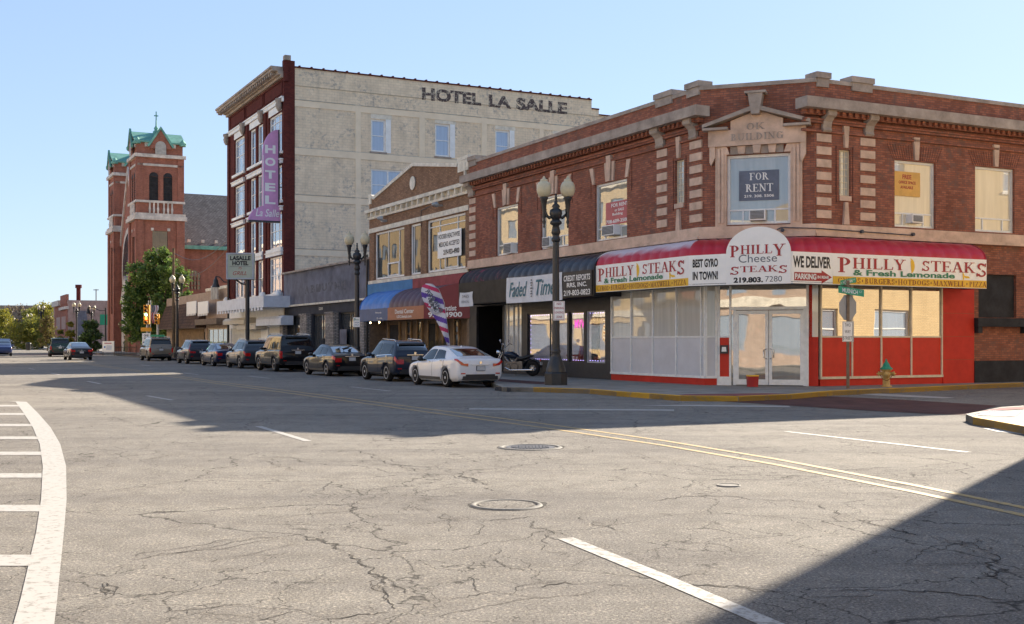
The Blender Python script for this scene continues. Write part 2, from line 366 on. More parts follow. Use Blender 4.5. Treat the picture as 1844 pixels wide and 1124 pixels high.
def mk(name, mb, mats, parent=None, M=None, smooth=None, fix=False, **tags):
    me = bpy.data.meshes.new(name); me.from_pydata(mb.v, [], mb.f)
    for m in (mats if isinstance(mats, (list, tuple)) else [mats]): me.materials.append(MT[m] if isinstance(m, str) else m)
    me.polygons.foreach_set('material_index', mb.m); me.polygons.foreach_set('use_smooth', mb.s)
    ul = me.uv_layers.new(name='UVMap').data
    if mb.uv:
        for l in me.loops: ul[l.index].uv = mb.uv[l.vertex_index]
    else:
        for p in me.polygons:
            n = p.normal; ax, ay, az = abs(n.x), abs(n.y), abs(n.z)
            for li in p.loop_indices:
                v = me.vertices[me.loops[li].vertex_index].co
                ul[li].uv = (v.x, v.y) if az > ax and az > ay else ((v.x, v.z) if ay >= ax else (v.y, v.z))
    if fix:
        bm = bmesh.new(); bm.from_mesh(me); bmesh.ops.remove_doubles(bm, verts=bm.verts, dist=1e-4); bmesh.ops.recalc_face_normals(bm, faces=bm.faces); bm.to_mesh(me); bm.free()
    return link(name, me, parent, M, **tags)
def link(name, me, parent=None, M=None, **tags):
    o = bpy.data.objects.new(name, me); C.objects.link(o)
    if isinstance(M, Fr): M = M.M
    if M is None: M = WM[parent] if parent else Matrix()
    WM[o] = M.copy()
    if parent: o.parent = parent; o.matrix_basis = WM[parent].inverted() @ M
    else: o.matrix_basis = M
    for k, v in tags.items(): o[k] = v
    return o
def thing(name, label, cat, loc=(0, 0, 0), rz=0, group=None):
    o = bpy.data.objects.new(name, None); C.objects.link(o); o.empty_display_size = .2
    M = Matrix.Translation(Vector((loc[0], loc[1], loc[2] if len(loc) > 2 else 0))) @ Matrix.Rotation(rz, 4, 'Z')
    o.matrix_basis = M; WM[o] = M; o['label'] = label; o['category'] = cat
    if group: o['group'] = group
    return o
def tg(label, cat, group=None):
    d = dict(label=label, category=cat)
    if group: d['group'] = group
    return d
STRUCT = dict(kind='structure')
def clone(root, M, label=None, group=None):
    def cp(o, par):
        c = o.copy(); C.objects.link(c); c.parent = par
        for ch in list(o.children): cp(ch, c)
        return c
    r = cp(root, None); r.matrix_basis = M
    if label: r['label'] = label
    if group: r['group'] = group
    return r
# ---------------------------------------------------------------- lettering
def sans(s, bold=.0, shear=0.0):
    cu = bpy.data.curves.new('t', 'FONT'); cu.body = s; cu.offset = bold; cu.shear = shear; cu.resolution_u = 4
    ob = bpy.data.objects.new('t', cu); me = bpy.data.meshes.new_from_object(ob)
    v = [(a.co.x, a.co.y) for a in me.vertices]; f = [tuple(p.vertices) for p in me.polygons]; k = [0]*len(v)
    bpy.data.objects.remove(ob); bpy.data.curves.remove(cu); bpy.data.meshes.remove(me)
    return v, f, k
TK, TN, SF = .17, .06, .12
GL = {  # stems v(x,z0,z1) bars h(x0,x1,z) diagonals d(x0,z0,x1,z1,w) bowls a(cx,cz,rx,rz,a0,a1) serifs s(x,z)
 'P': (.68, [('v', .18, 0, 1), ('a', .24, .73, .36, .27, -90, 90), ('s', .18, 0), ('s', .14, 1)]),
 'H': (.86, [('v', .18, 0, 1), ('v', .68, 0, 1), ('h', .18, .68, .5), ('s', .18, 0), ('s', .68, 0), ('s', .18, 1), ('s', .68, 1)]),
 'I': (.42, [('v', .21, 0, 1), ('s', .21, 0), ('s', .21, 1)]),
 'L': (.70, [('v', .18, 0, 1), ('h', .1, .64, .03), ('d', .62, .02, .65, .26, .06), ('s', .18, 0), ('s', .18, 1)]),
 'Y': (.80, [('v', .4, 0, .48), ('d', .38, .45, .14, 1, .16), ('d', .42, .45, .68, 1, .07), ('s', .4, 0), ('s', .15, 1), ('s', .67, 1)]),
 'S': (.62, [('a', .30, .745, .22, .235, 15, 262), ('a', .30, .26, .25, .245, -172, 82), ('d', .51, .72, .53, .97, .06), ('d', .06, .03, .07, .28, .06)]),
 'T': (.76, [('v', .38, 0, 1), ('h', .05, .71, .97), ('d', .06, .78, .04, 1, .06), ('d', .70, .78, .72, 1, .06), ('s', .38, 0)]),
 'E': (.70, [('v', .18, 0, 1), ('h', .1, .62, .03), ('h', .1, .60, .97), ('h', .18, .48, .5), ('d', .61, .02, .64, .24, .06), ('d', .60, .78, .60, 1, .06), ('d', .48, .4, .48, .6, .05), ('s', .15, 0), ('s', .15, 1)]),
 'A': (.84, [('d', .12, 0, .41, 1, .065), ('d', .70, 0, .41, 1, .17), ('h', .22, .6, .33), ('s', .12, 0), ('s', .70, 0)]),
 'K': (.86, [('v', .18, 0, 1), ('d', .24, .42, .66, 1, .07), ('d', .36, .56, .72, 0, .16), ('s', .18, 0), ('s', .18, 1), ('s', .70, 0), ('s', .64, 1)]),
 'O': (.84, [('a', .42, .5, .35, .49, 0, 360)]),
 'G': (.84, [('a', .42, .5, .35, .49, 38, 322), ('v', .68, .05, .44), ('s', .66, .44), ('d', .70, .74, .70, .97, .05)]),
 'C': (.78, [('a', .42, .5, .35, .49, 42, 318), ('d', .68, .72, .68, .97, .05)]),
 'R': (.80, [('v', .18, 0, 1), ('a', .24, .74, .33, .26, -90, 90), ('d', .38, .5, .68, 0, .16), ('s', .18, 0), ('s', .14, 1), ('s', .70, 0)]),
 'B': (.72, [('v', .18, 0, 1), ('a', .24, .75, .30, .24, -90, 90), ('a', .24, .265, .36, .265, -90, 90), ('s', .13, 0), ('s', .13, 1)]),
 'U': (.84, [('v', .18, .25, 1), ('d', .66, .25, .66, 1, .07), ('a', .42, .28, .27, .28, 180, 360), ('s', .18, 1), ('s', .66, 1)]),
 'D': (.82, [('v', .18, 0, 1), ('a', .22, .5, .5, .49, -90, 90), ('s', .13, 0), ('s', .13, 1)]),
 'N': (.88, [('d', .16, 0, .16, 1, .07), ('d', .14, .98, .70, .04, .17), ('d', .71, 0, .71, 1, .07), ('s', .16, 0), ('s', .71, 1), ('s', .12, 1)]),
 'M': (1.0, [('d', .14, 0, .16, 1, .07), ('d', .18, 1, .49, .05, .16), ('d', .49, .05, .80, 1, .07), ('v', .82, 0, 1), ('s', .14, 0), ('s', .82, 0), ('s', .12, 1), ('s', .86, 1)]),
 'W': (1.12, [('d', .12, 1, .34, 0, .16), ('d', .34, 0, .56, .95, .07), ('d', .56, .95, .78, 0, .16), ('d', .78, 0, 1.0, 1, .07), ('s', .12, 1), ('s', .56, 1), ('s', 1.0, 1)]),
 'X': (.80, [('d', .14, 1, .66, 0, .17), ('d', .12, 0, .66, 1, .07), ('s', .14, 0), ('s', .66, 0), ('s', .14, 1), ('s', .66, 1)]),
 'Z': (.74, [('h', .08, .66, .97), ('h', .08, .66, .03), ('d', .14, .02, .60, .98, .16), ('d', .08, .78, .08, 1, .05), ('d', .66, 0, .66, .22, .05)]),
 'F': (.66, [('v', .18, 0, 1), ('h', .1, .60, .97), ('h', .18, .46, .5), ('d', .60, .76, .60, 1, .06), ('s', .18, 0), ('s', .15, 1)]),
 '.': (.34, [('v', .17, .38, .56)]), ' ': (.4, [])}
def serif(s, big_first=0, big_last=0):
    """outline letters with thick stems, thin bars and bracket serifs; capitals at the ends may be taller"""
    v = []; f = []; k = []; x = 0; li = 0
    for ci, ch in enumerate(s):
        wd, st = GL[ch]; sc_ = 1.0; dz = 0
        if ci == 0 and big_first: sc_ = big_first; dz = 1-big_first
        if ci == len(s)-1 and big_last: sc_ = big_last; dz = 1-big_last
        def quad(q):
            nonlocal li
            i = len(v); v.extend([(x+a*sc_, dz*.999+b*sc_) for a, b in q]); f.append(tuple(range(i, i+len(q)))); k.extend([li]*len(q)); li += 1
        for e in st:
            if e[0] == 'v': quad([(e[1]-TK/2, e[2]), (e[1]+TK/2, e[2]), (e[1]+TK/2, e[3]), (e[1]-TK/2, e[3])])
            elif e[0] == 'h': quad([(e[1], e[3]-TN/2), (e[2], e[3]-TN/2), (e[2], e[3]+TN/2), (e[1], e[3]+TN/2)])
            elif e[0] == 'd': h = e[5]/2; quad([(e[1]-h, e[2]), (e[1]+h, e[2]), (e[3]+h, e[4]), (e[3]-h, e[4])])
            elif e[0] == 's':
                z = e[2]; d = .06 if z < .5 else -.06
                quad([(e[1]-SF-.05, z), (e[1]+SF+.05, z), (e[1]+SF+.03, z+d), (e[1]-SF-.03, z+d)])
            else:
                _, cx, cz, rx, rz, a0, a1 = e; n = 14
                for j in range(n):
                    q = []
                    for jj in (j, j+1):
                        t = math.radians(a0+(a1-a0)*jj/n); tw = TN+(TK-TN)*abs(math.cos(t))**1.2
                        if ch == 'S': tw = .09+.06*abs(math.sin(t*.5+(.8 if e[2] > .5 else 0)))
                        q.append(((cx+rx*math.cos(t), cz+rz*math.sin(t)), (cx+max(rx-tw, 0)*math.cos(t), cz+max(rz-tw*.75, 0)*math.sin(t))))
                    i = len(v); quad([q[0][0], q[1][0], q[1][1], q[0][1]]); li -= 1
                li += 1
        x += wd*sc_+.04
    return v, f, k
class Let:
    """lettering for one sign face: all strings in one mesh"""
    def __init__(s): s.b = MB(); s.mats = []
    def add(s, text, x0, x1, z0, z1, m, y=-.006, bold=.0, shear=0, kind='sans', bf=0, bl=0, flip=False):
        v, f, k = sans(text, bold, shear) if kind == 'sans' else serif(text, bf, bl)
        ax, bx = min(p[0] for p in v), max(p[0] for p in v); az, bz = min(p[1] for p in v), max(p[1] for p in v)
        if m not in s.mats: s.mats.append(m)
        mi = s.mats.index(m); i = len(s.b.v)
        for (px, pz), kk in zip(v, k):
            t = (px-ax)/(bx-ax); t = 1-t if flip else t
            s.b.v.append((x0+t*(x1-x0), y-kk*.0004, z0+(pz-az)/(bz-az)*(z1-z0)))
        for q in f: s.b.f.append(tuple(i+j for j in q)); s.b.m.append(mi); s.b.s.append(False)
        return s
    def shape(s, pts, m, y=-.006):
        if m not in s.mats: s.mats.append(m)
        s.b.poly([(a, y, b) for a, b in pts], s.mats.index(m)); return s
    def build(s, parent, M=None, name='lettering', **t): return mk(name, s.b, s.mats, parent, M, **t)
def lemon(L, cx, cz, r, y=-.008):
    pts = [(cx-r*.55+r*1.1*math.cos(math.radians(a))*.9, cz-r*.1+r*1.3*math.sin(math.radians(a))) for a in range(-75, 100, 12)]
    L.shape(pts+[(cx-r*.35, cz+r*.9)], 'lemon', y)
    L.shape([(cx-r*.2+ (p[0]-cx)*.55, cz+(p[1]-cz)*.7) for p in pts], 'sign_yellow', y-.002)
# ---------------------------------------------------------------- the street grid
A = gp(1262, 693, .14); yb = A.y*.968; B = Vector(((1467-CX)/FP*yb, yb, .14))
D1 = Vector((-1062, FP)).normalized(); N1 = Vector((-D1.y, D1.x))
D2 = Vector((4228, FP)).normalized()          # the side street
D2H = Vector((4078, FP)).normalized()
def SN(s, n, z=0): return Vector((A.x+D1.x*s+N1.x*n, A.y+D1.y*s+N1.y*n, z))
def sn(p): q = Vector((p[0]-A.x, p[1]-A.y)); return q.dot(D1), q.dot(N1)
FA = Fr(A, -D1)
def main_frame(px): return Fr(FA.p(FA.u(px)), -D1)
def cpx(px, n):                                # point on the line n metres outside the lot line, in the photo column px
    return FA.p(FA.u(px, n), n)
# ---------------------------------------------------------------- ground, road, pavements
def flat(name, pts, z, m, **t):
    b = MB(); b.poly([(p[0], p[1], z) for p in pts]); return mk(name, b, m, **(t or STRUCT))
flat('ground', [(-900, -300), (900, -300), (900, 1500), (-900, 1500)], -.03, 'grass')
flat('road', [(-400, -60), (120, -60), (120, 420), (-400, 420)], 0, 'asphalt')
kl = [SN(340, 4.9), SN(108, 4.9), None, SN(96, 4.9), SN(6, 4.9)]
corner = [gp(905, 697.5, .14), gp(960, 698, .14), gp(1062, 701, .14), gp(1110, 705, .14), gp(1170, 709, .14), gp(1225, 713, .14), gp(1330, 714, .14), gp(1425, 710.5, .14), gp(1500, 704, .14), gp(1600, 700, .14), gp(1700, 695.5, .14), gp(1844, 689.5, .14), B+Vector((D2.x, D2.y, 0))*45+Vector((.469, -.883, 0))*2.7]
def pavement(name, kerb, inner, m='concrete', k='kerb', yellow=None):
    b = MB(); b.slab([(p[0], p[1]) for p in kerb]+[(p[0], p[1]) for p in inner], -.02, .136, 0); mk(name, b, [m], **STRUCT)
    kb = MB()
    n = len(kerb)
    for i in range(n-1):
        p, q = Vector(kerb[i][:2]), Vector(kerb[i+1][:2]); d = (q-p).normalized(); w = Vector((-d.y, d.x))
        cen = sum((Vector(x[:2]) for x in inner), Vector((0, 0)))/len(inner)
        if (cen-p).dot(w) < 0: w = -w
        L = (q-p).length; k2 = max(1, int(L/3)); mi = 1 if yellow and yellow[0] <= i <= yellow[1] else 0
        for j in range(k2):
            a = p+d*(L*j/k2); c = p+d*(L*(j+1)/k2-.012)
            kb.slab([a-w*.0, c-w*.0, c+w*.16, a+w*.16], -.015, .145, mi)
    mk(name+'_kerb', kb, [k, 'kerb_yellow'], **STRUCT)
pavement('sidewalk', [SN(96, 4.9), SN(60, 4.9), SN(20, 4.9), SN(6, 4.95)]+corner, [B+Vector((D2.x, D2.y, 0))*45+Vector((-.469, .883, 0))*20, SN(30, -30), SN(96, -30)], yellow=(5, 14))
flat('driveway_strip', [SN(96, 4.6), SN(3, 4.6), SN(3, 3.4), SN(96, 3.4)], .142, 'paver_red')
flat('corner_paving', [gp(1215, 712.2, .142), gp(1330, 713, .142), gp(1420, 709.6, .142), gp(1380, 708.2, .142), gp(1235, 710, .142)], .143, 'paver_pink')
pavement('church_sidewalk', [SN(340, 4.9), SN(108, 4.9), SN(107, -3), SN(107, -40)], [SN(340, -40)])
flat('crossing_pavers', [SN(107.5, 5), SN(107.5, 14), SN(104, 14), SN(104, 5)], .006, 'paver_pink')
isl = [gp(1739, 746, .14), gp(1795, 733.4, .14), gp(1844, 730.8, .14)]
e2 = isl[2]+Vector((D2.x, D2.y, 0))*40
isk = [e2, isl[2], isl[1]+Vector((.1, 0, 0)), isl[0], gp(1752, 751.5, .14), gp(1790, 758, .14), gp(1844, 768, .14), gp(1990, 800, .14), gp(1990, 800, .14)-Vector((D1.x, D1.y, 0))*40]
pavement('south_sidewalk', isk, [isk[-1]+Vector((25, 8, 0)), e2+Vector((12, -10, 0))], yellow=(4, 7))
flat('corner_pavers', [gp(1765, 741, .142), gp(1802, 734.6, .142), gp(1844, 732, .142), gp(1844, 737, .142)], .146, 'paver_pink')
tb = MB()                                      # truncated-dome tile at the kerb ramp
p0, p1, p2, p3 = gp(1758, 748, .14), gp(1828, 750, .14), gp(1838, 741.5, .14), gp(1782, 740.5, .14)
for i in range(16):
    for j in range(6):
        q = p0.lerp(p1, (i+.5)/16).lerp(p3.lerp(p2, (i+.5)/16), (j+.5)/6); tb.lathe([(.03, .0), (.02, .012)], 6, (q.x, q.y, .15))
tb.slab([p0, p1, p2, p3], .142, .15)
mk('tactile_paving', tb, 'sign_white', **STRUCT)
pavement('west_sidewalk', [SN(-60, 26.5), SN(300, 26.5)], [SN(300, 45), SN(-60, 45)])
# paver crosswalk over the side street, with white bars
flat('brick_crosswalk', [gp(*p) for p in ((1236, 716), (1423, 713.5), (1500, 714.5), (1620, 720), (1795, 731), (1738, 748), (1660, 745), (1557, 739.5), (1360, 727), (1236, 719))], .008, 'paver_red')
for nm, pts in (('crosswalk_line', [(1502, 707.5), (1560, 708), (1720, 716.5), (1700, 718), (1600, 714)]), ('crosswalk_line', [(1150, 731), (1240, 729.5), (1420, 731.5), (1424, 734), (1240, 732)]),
                ('stop_line_and_sun_streak', [(845, 736), (1214, 738), (1214, 740.4), (845, 738)]), ('stop_line_and_sun_streak', [(1770, 772), (1844, 769), (1844, 783), (1795, 778)])):  # the long first strip is a streak of sunlight, put on as white paint
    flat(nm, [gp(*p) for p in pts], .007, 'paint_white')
# painted lines, laid along the street
def line(name, pts, w, m, z=.005):
    P = [gp(*p) for p in pts]; rows = []
    for i, p in enumerate(P):
        d = (P[min(i+1, len(P)-1)]-P[max(i-1, 0)]).normalized(); n = Vector((-d.y, d.x, 0))*w/2; rows.append([(p+n)[:2]+(z,), (p-n)[:2]+(z,)])
    b = MB(); b.grid(rows, 0, False); return mk(name, b, m, **STRUCT)
yl = [(120, 651.2), (150, 655), (270, 672), (390, 690), (530, 708.5), (660, 726), (800, 745), (985, 769.5), (1200, 801), (1400, 835), (1650, 884), (1844, 925), (2100, 983)]
line('yellow_line', [(x, y-.033*(y-HY)) for x, y in yl], .11, 'paint_yellow')
line('yellow_line', [(x, y+.012*(y-HY)) for x, y in yl], .11, 'paint_yellow')
for q in (((465, 768), (555, 795)), ((265, 713), (310, 721)), ((158, 687), (181, 691.5)), ((92, 672.5), (108, 675.5)), ((52, 663.5), (62, 665.5)), ((633, 697), (703, 704.5)), ((1415, 777.5), (1745, 815)), ((330, 672), (357, 675)), ((447, 677.5), (486, 681.5)), ((254, 657), (270, 659))):
    line('lane_dash', q, .13, 'paint_white')
line('lane_dash', [(1018, 970), (1190, 1040), (1340, 1104), (1400, 1130)], .145, 'paint_chipped')
go = [(20, 723, 8), (38, 724, 20), (56, 745, 26), (75, 770, 32), (90, 800, 37), (98, 840, 42), (97, 900, 46), (90, 960, 50), (80, 1020, 58), (70, 1080, 66), (58, 1140, 76)]
b = MB(); b.grid([[gp(x-h/2, y)[:2]+(.005,), gp(x+h/2, y)[:2]+(.005,)] for x, y, h in go], 0, False); mk('gore_edge_line', b, 'paint_white', **STRUCT)
for y, x1, h in ((731, 48, 1.5), (746, 62, 1.7), (766, 70, 2), (789, 76, 2.5), (817, 78, 3), (857, 75, 4), (916, 72, 6), (1010, 60, 10)):
    flat('gore_bar', [gp(-60, y-h), gp(x1, y-h), gp(x1, y+h), gp(-60, y+h)], .0045, 'paint_white')
# open cracks in the asphalt
rc = random.Random(3); cb = MB()
def crack(o, pts, w=.018, br=True):
    s = {1: (0, 680, 2.533), 2: (460, 680, 2.533), 3: (900, 680, 2.531), 4: (1360, 680, 2.531)}[o]
    P = [gp(s[0]+x/s[2], s[1]+y/s[2]) for x, y in pts]; Q = []
    for a, c in zip(P, P[1:]):
        n = max(2, int((c-a).length/.035)); d = (c-a).normalized(); pr = Vector((-d.y, d.x, 0))
        for j in range(n): Q.append(a.lerp(c, j/n)+pr*rc.gauss(0, .016)+pr*.05*math.sin(j*.37+a.x*3))
    rows = []; wd = w
    for i, p in enumerate(Q):
        d = (Q[min(i+1, len(Q)-1)]-Q[max(i-1, 0)]).normalized(); pr = Vector((-d.y, d.x, 0))
        wd = max(.003, min(w*1.1, wd+rc.uniform(-.5, .5)*w)); e = min(1, i/6, (len(Q)-1-i)/6)*.6
        rows.append([(p+pr*wd*e*.5)[:2]+(.0035,), (p-pr*wd*e*.5)[:2]+(.0035,)])
        if br and rc.random() < .075:
            a = rc.uniform(.4, 1.2)*rc.choice((-1, 1)); q = p.copy(); dd = Matrix.Rotation(a, 3, 'Z') @ d; rr = []
            for k in range(rc.randint(6, 26)):
                rr.append([(q+pr*.004)[:2]+(.003,), (q-pr*.004)[:2]+(.003,)]); dd = Matrix.Rotation(rc.uniform(-.6, .6), 3, 'Z') @ dd; q = q+dd*.05
            cb.grid(rr, 0, False)
    cb.grid(rows, 0, False)
for a in ((2, [(0, 740), (100, 735), (185, 725), (310, 705), (440, 690)]), (2, [(185, 725), (250, 745), (345, 760), (430, 795), (480, 830), (545, 875), (600, 920), (680, 968), (720, 1000)], .028),
          (2, [(545, 875), (560, 920), (585, 985)]), (2, [(560, 880), (600, 895), (640, 925)]), (2, [(100, 637), (200, 632), (330, 622), (450, 605), (560, 585), (650, 550), (730, 548), (850, 540), (1000, 535)]),
          (2, [(5, 370), (80, 395), (160, 415), (225, 437)], .03), (2, [(790, 440), (860, 460), (940, 480), (985, 485)], .07), (2, [(835, 405), (880, 425), (950, 450), (1010, 475), (1080, 515), (1150, 520)], .06),
          (2, [(180, 405), (300, 395), (430, 385), (560, 380), (640, 400), (720, 418), (790, 440)], .03), (2, [(440, 330), (520, 350), (560, 375)], .03),
          (2, [(725, 590), (800, 605), (850, 635), (930, 655), (1030, 655), (1165, 648), (1360, 632)], .025), (2, [(200, 1110), (440, 1085), (600, 1060), (700, 1070), (800, 1075), (980, 1085)], .022),
          (2, [(820, 1000), (900, 1005), (1000, 990), (1165, 975)], .022), (2, [(60, 625), (110, 640)]), (2, [(300, 480), (350, 515)]), (2, [(60, 455), (110, 485)]), (2, [(1080, 770), (1100, 830), (1100, 890)]),
          (3, [(0, 990), (60, 985), (180, 965), (300, 945), (430, 945), (540, 955), (640, 950), (760, 945), (850, 940), (950, 942), (1100, 945), (1165, 968), (1265, 972), (1395, 980), (1500, 978), (1660, 975), (1820, 978), (1960, 985), (2050, 985), (2160, 1000), (2280, 1015), (2390, 1010)], .032),
          (3, [(105, 650), (180, 690), (250, 710), (310, 730)], .035), (3, [(340, 630), (400, 655), (415, 655)], .08, False), (3, [(400, 650), (480, 680), (560, 695), (620, 720), (700, 740)], .02),
          (3, [(640, 558), (700, 560), (780, 550), (870, 540), (960, 540), (1060, 545), (1150, 560), (1215, 560), (1300, 570), (1370, 575)], .035),
          (4, [(100, 555), (200, 565), (290, 580), (360, 605), (430, 630), (520, 658), (620, 685), (700, 705), (850, 735), (960, 750), (1070, 790), (1110, 860), (1050, 910), (960, 970)], .035),
          (3, [(780, 745), (860, 750), (960, 745), (1100, 745)]), (3, [(150, 750), (250, 800), (330, 840)], .012), (3, [(600, 355), (720, 385), (830, 400), (960, 415), (1060, 440), (1100, 470)]),
          (3, [(0, 430), (0, 370), (130, 368)], .015), (3, [(320, 300), (380, 305), (420, 340), (330, 345)], .02), (3, [(550, 262), (700, 250), (900, 243), (1215, 235)], .02), (3, [(850, 480), (870, 520), (880, 530)], .02),
          (1, [(275, 300), (400, 290), (560, 275), (640, 270)]), (1, [(510, 835), (620, 825), (760, 800), (860, 790), (940, 775), (1000, 765), (1165, 742)], .02), (1, [(400, 130), (470, 160), (540, 190), (600, 210), (700, 240)], .02),
          (1, [(470, 875), (490, 920), (495, 1000), (530, 1040)]), (1, [(690, 1035), (760, 1070), (860, 1075), (1000, 1100)], .014), (1, [(300, 520), (420, 515), (560, 495), (700, 490), (900, 475)], .014), (1, [(930, 590), (1050, 595), (1165, 610)]), (1, [(690, 370), (720, 470)], .012),
          (4, [(290, 540), (400, 537), (560, 532), (700, 530)], .012), (4, [(150, 420), (300, 420), (570, 420)], .02), (4, [(0, 955), (100, 940), (230, 965), (260, 975)], .02), (4, [(1000, 720), (960, 800), (940, 840)], .012), (4, [(900, 535), (1050, 525), (1225, 530)], .03)):
    crack(*a)
mk('road_cracks', cb, 'crack', **STRUCT)
# manhole covers
def manhole(px, py, r, label, lidm, ring):
    c = gp(px, py); t = thing('manhole_cover', label, 'manhole cover', (c.x, c.y, 0))
    b = MB(); b.lathe([(r*.8, .004), (r*.8, .010)], 40)
    if ring == 2:
        for k in range(-6, 7):
            for j in range(-6, 7):
                if (k*k+j*j)**.5 < 6: b.box(k*r*.11-.02, k*r*.11+.02, j*r*.11-.02, j*r*.11+.02, .010, .018, 0)
    mk('lid', b, lidm, t)
    b = MB(); rows = [[((rr)*math.cos(a), rr*math.sin(a), z) for a in [2*math.pi*j/40 for j in range(40)]] for rr, z in ((r*1.04, .001), (r*1.0, .014), (r*.9, .014), (r*.88, .002))]
    b.grid(rows, 0, True, True); mk('rim', b, ['iron_plain'], t)
    if ring:
        b = MB(); rr = random.Random(int(px)); ro = []
        for j in range(61):
            a = 2*math.pi*j/60; k = rr.uniform(.03, .09)*(1.8 if .2 < a < 1.4 else .7); ro.append([(r*1.04*math.cos(a), r*1.04*math.sin(a), .003), ((r*1.04+k*.6)*math.cos(a), (r*1.04+k*.6)*math.sin(a), .003)])
        b.grid(ro, 0, False); mk('broken_edge', b, 'crack', t)
manhole(912, 910, .345, 'sunken round manhole cover in the road with a broken asphalt rim', 'asphalt', 1)
manhole(955, 806, .47, 'flat bluish iron manhole cover in the road near the yellow lines', 'iron', 2)
manhole(1312, 875, .13, 'small pale round valve cover in the asphalt beside branching cracks', 'concrete', 0)
c = gp(905, 699, .1); t = thing('storm_drain', 'dark kerb inlet drain beside the white car', 'drain', (c.x, c.y, 0), math.atan2(-D1.y, -D1.x))
b = MB(); b.box(-.5, .5, -.03, .03, .01, .13, 0)
for i in range(8): b.box(-.45+i*.125, -.42+i*.125, -.06, -.03, .01, .14, 0)
mk('grate', b, 'iron', t)
# ---------------------------------------------------------------- windows
def window(par, fr, x0, x1, z0, z1, kind='sash', fm='white_frame', pm='pane_pale', fw=.07, y=.0, dep=.18, label=None, bars=None, sill=None):
    """one window part: frame mesh with its pane as sub-part; y is the frame's front face"""
    b = MB(); Y0, Y1 = y+dep-.09, y+dep
    for q in ((x0, x1, z0, z0+fw), (x0, x1, z1-fw, z1), (x0, x0+fw, z0+fw, z1-fw), (x1-fw, x1, z0+fw, z1-fw)): b.box(q[0], q[1], Y0, Y1, q[2], q[3])
    W, Hh = x1-x0, z1-z0; Y2 = Y0+.02
    def v(x, a, c, w=.05): b.box(x-w/2, x+w/2, Y2, Y1-.005, a, c)
    def h(z, a, c, w=.05): b.box(a, c, Y2-.003, Y1-.008, z-w/2, z+w/2)
    if kind == 'sash': h(z0+Hh*.5, x0+fw, x1-fw)
    elif kind == 'triple':
        v(x0+W*.33, z0+fw, z1-fw); v(x0+W*.67, z0+fw, z1-fw); h(z0+Hh*.5, x0+fw, x1-fw); h(z0+Hh*.8, x0+fw, x1-fw)
    elif kind == 'double': v(x0+W*.5, z0+fw, z1-fw, .12); h(z0+Hh*.5, x0+fw, x1-fw)
    elif kind == 'office':
        zz = z0+Hh*.21; h(zz, x0+fw, x1-fw); v(x0+W*.25, z0+fw, zz); v(x0+W*.75, z0+fw, zz)
    elif kind == 'bars':
        for t in bars[0]: v(x0+W*t, z0+fw, z1-fw, .05)
        for t in bars[1]: h(z0+Hh*t, x0+fw, x1-fw, .05)
    elif kind == 'leaded':
        for t in (.33, .67): v(x0+W*t, z0+fw, z1-fw, .02)
        for k in range(1, 8): h(z0+Hh*k/8, x0+fw, x1-fw, .02)
    if sill: b.box(x0-.1, x1+.1, y-.07, y+.1, z0-.13, z0-.004)
    o = mk('window', b, fm, par, fr, **({'label': label} if label else {}))
    g = MB(); g.box(x0+fw*.5, x1-fw*.5, Y1-.04, Y1-.03, z0+fw*.5, z1-fw*.5); mk('pane', g, pm, o, fr)
    return o
def ac(fr, cx, z0, w, h, label, y=.0):
    p = fr.p(cx, -y); t = thing('air_conditioner', label, 'air conditioner', (p.x, p.y, z0), math.atan2(fr.ex.y, fr.ex.x))
    b = MB(); b.box(-w/2, w/2, -.22, .12, 0, h); mk('casing', b, 'white_paint', t)
    b = MB(); b.box(-w/2+.04, w/2-.04, -.235, -.222, .04, h-.04)
    mk('grille', b, 'ac_grille', t)
    b = MB()
    for k in range(1, 6): b.box(-w/2+.05, w/2-.05, -.245, -.237, .04+k*(h-.08)/6-.006, .04+k*(h-.08)/6+.006)
    mk('louvre', b, 'grey_frame', t)
# ---------------------------------------------------------------- the corner building
OK = thing('corner_building', 'two storey red brick corner building with stone trim and a cut-off corner', 'building', (A.x, A.y, 0))
F1 = main_frame(845); L1 = F1.u(1262); F2 = Fr(A, B-A); L2 = (B.xy-A.xy).length; F3 = Fr(B, D2); L3 = 24
ZT, ZC0, ZC1, ZB0, ZB1 = 9.95, 9.02, 9.36, 4.98, 5.38
def U(f, *a): return [f.u(x) for x in a]
w1 = [(*U(F1, a, b_), 5.42, 7.60) for a, b_ in ((893, 932.5), (973.5, 1023.5), (1071, 1129))]
n1 = (*U(F1, 1215.6, 1232), 6.15, 7.80)
c1 = (*U(F2, 1309, 1424), F2.z(1366, 403.5), F2.z(1366, 277.6))
n3 = (*U(F3, 1511, 1532), F3.z(1521, 362), F3.z(1521, 270))
w3 = [(*U(F3, 1611, 1685), 5.44, F3.z(1650, 291)), (*U(F3, 1756, 1827), 5.44, F3.z(1790, 302)), (17, 18.6, 5.44, 7.55), (20.5, 22.1, 5.44, 7.55)]
low1 = (*U(F1, 858, 1098.5), .14, 3.6)
for f, L, holes, lo in ((F1, L1, w1+[n1], 0), (F2, L2, [c1], 0), (F3, L3, [n3]+w3, 0)):
    b = MB(); b.wall(0, L, ZB1, ZT, holes, 0, .2, 0)
    mk('wall', b, 'brick_red', OK, f)
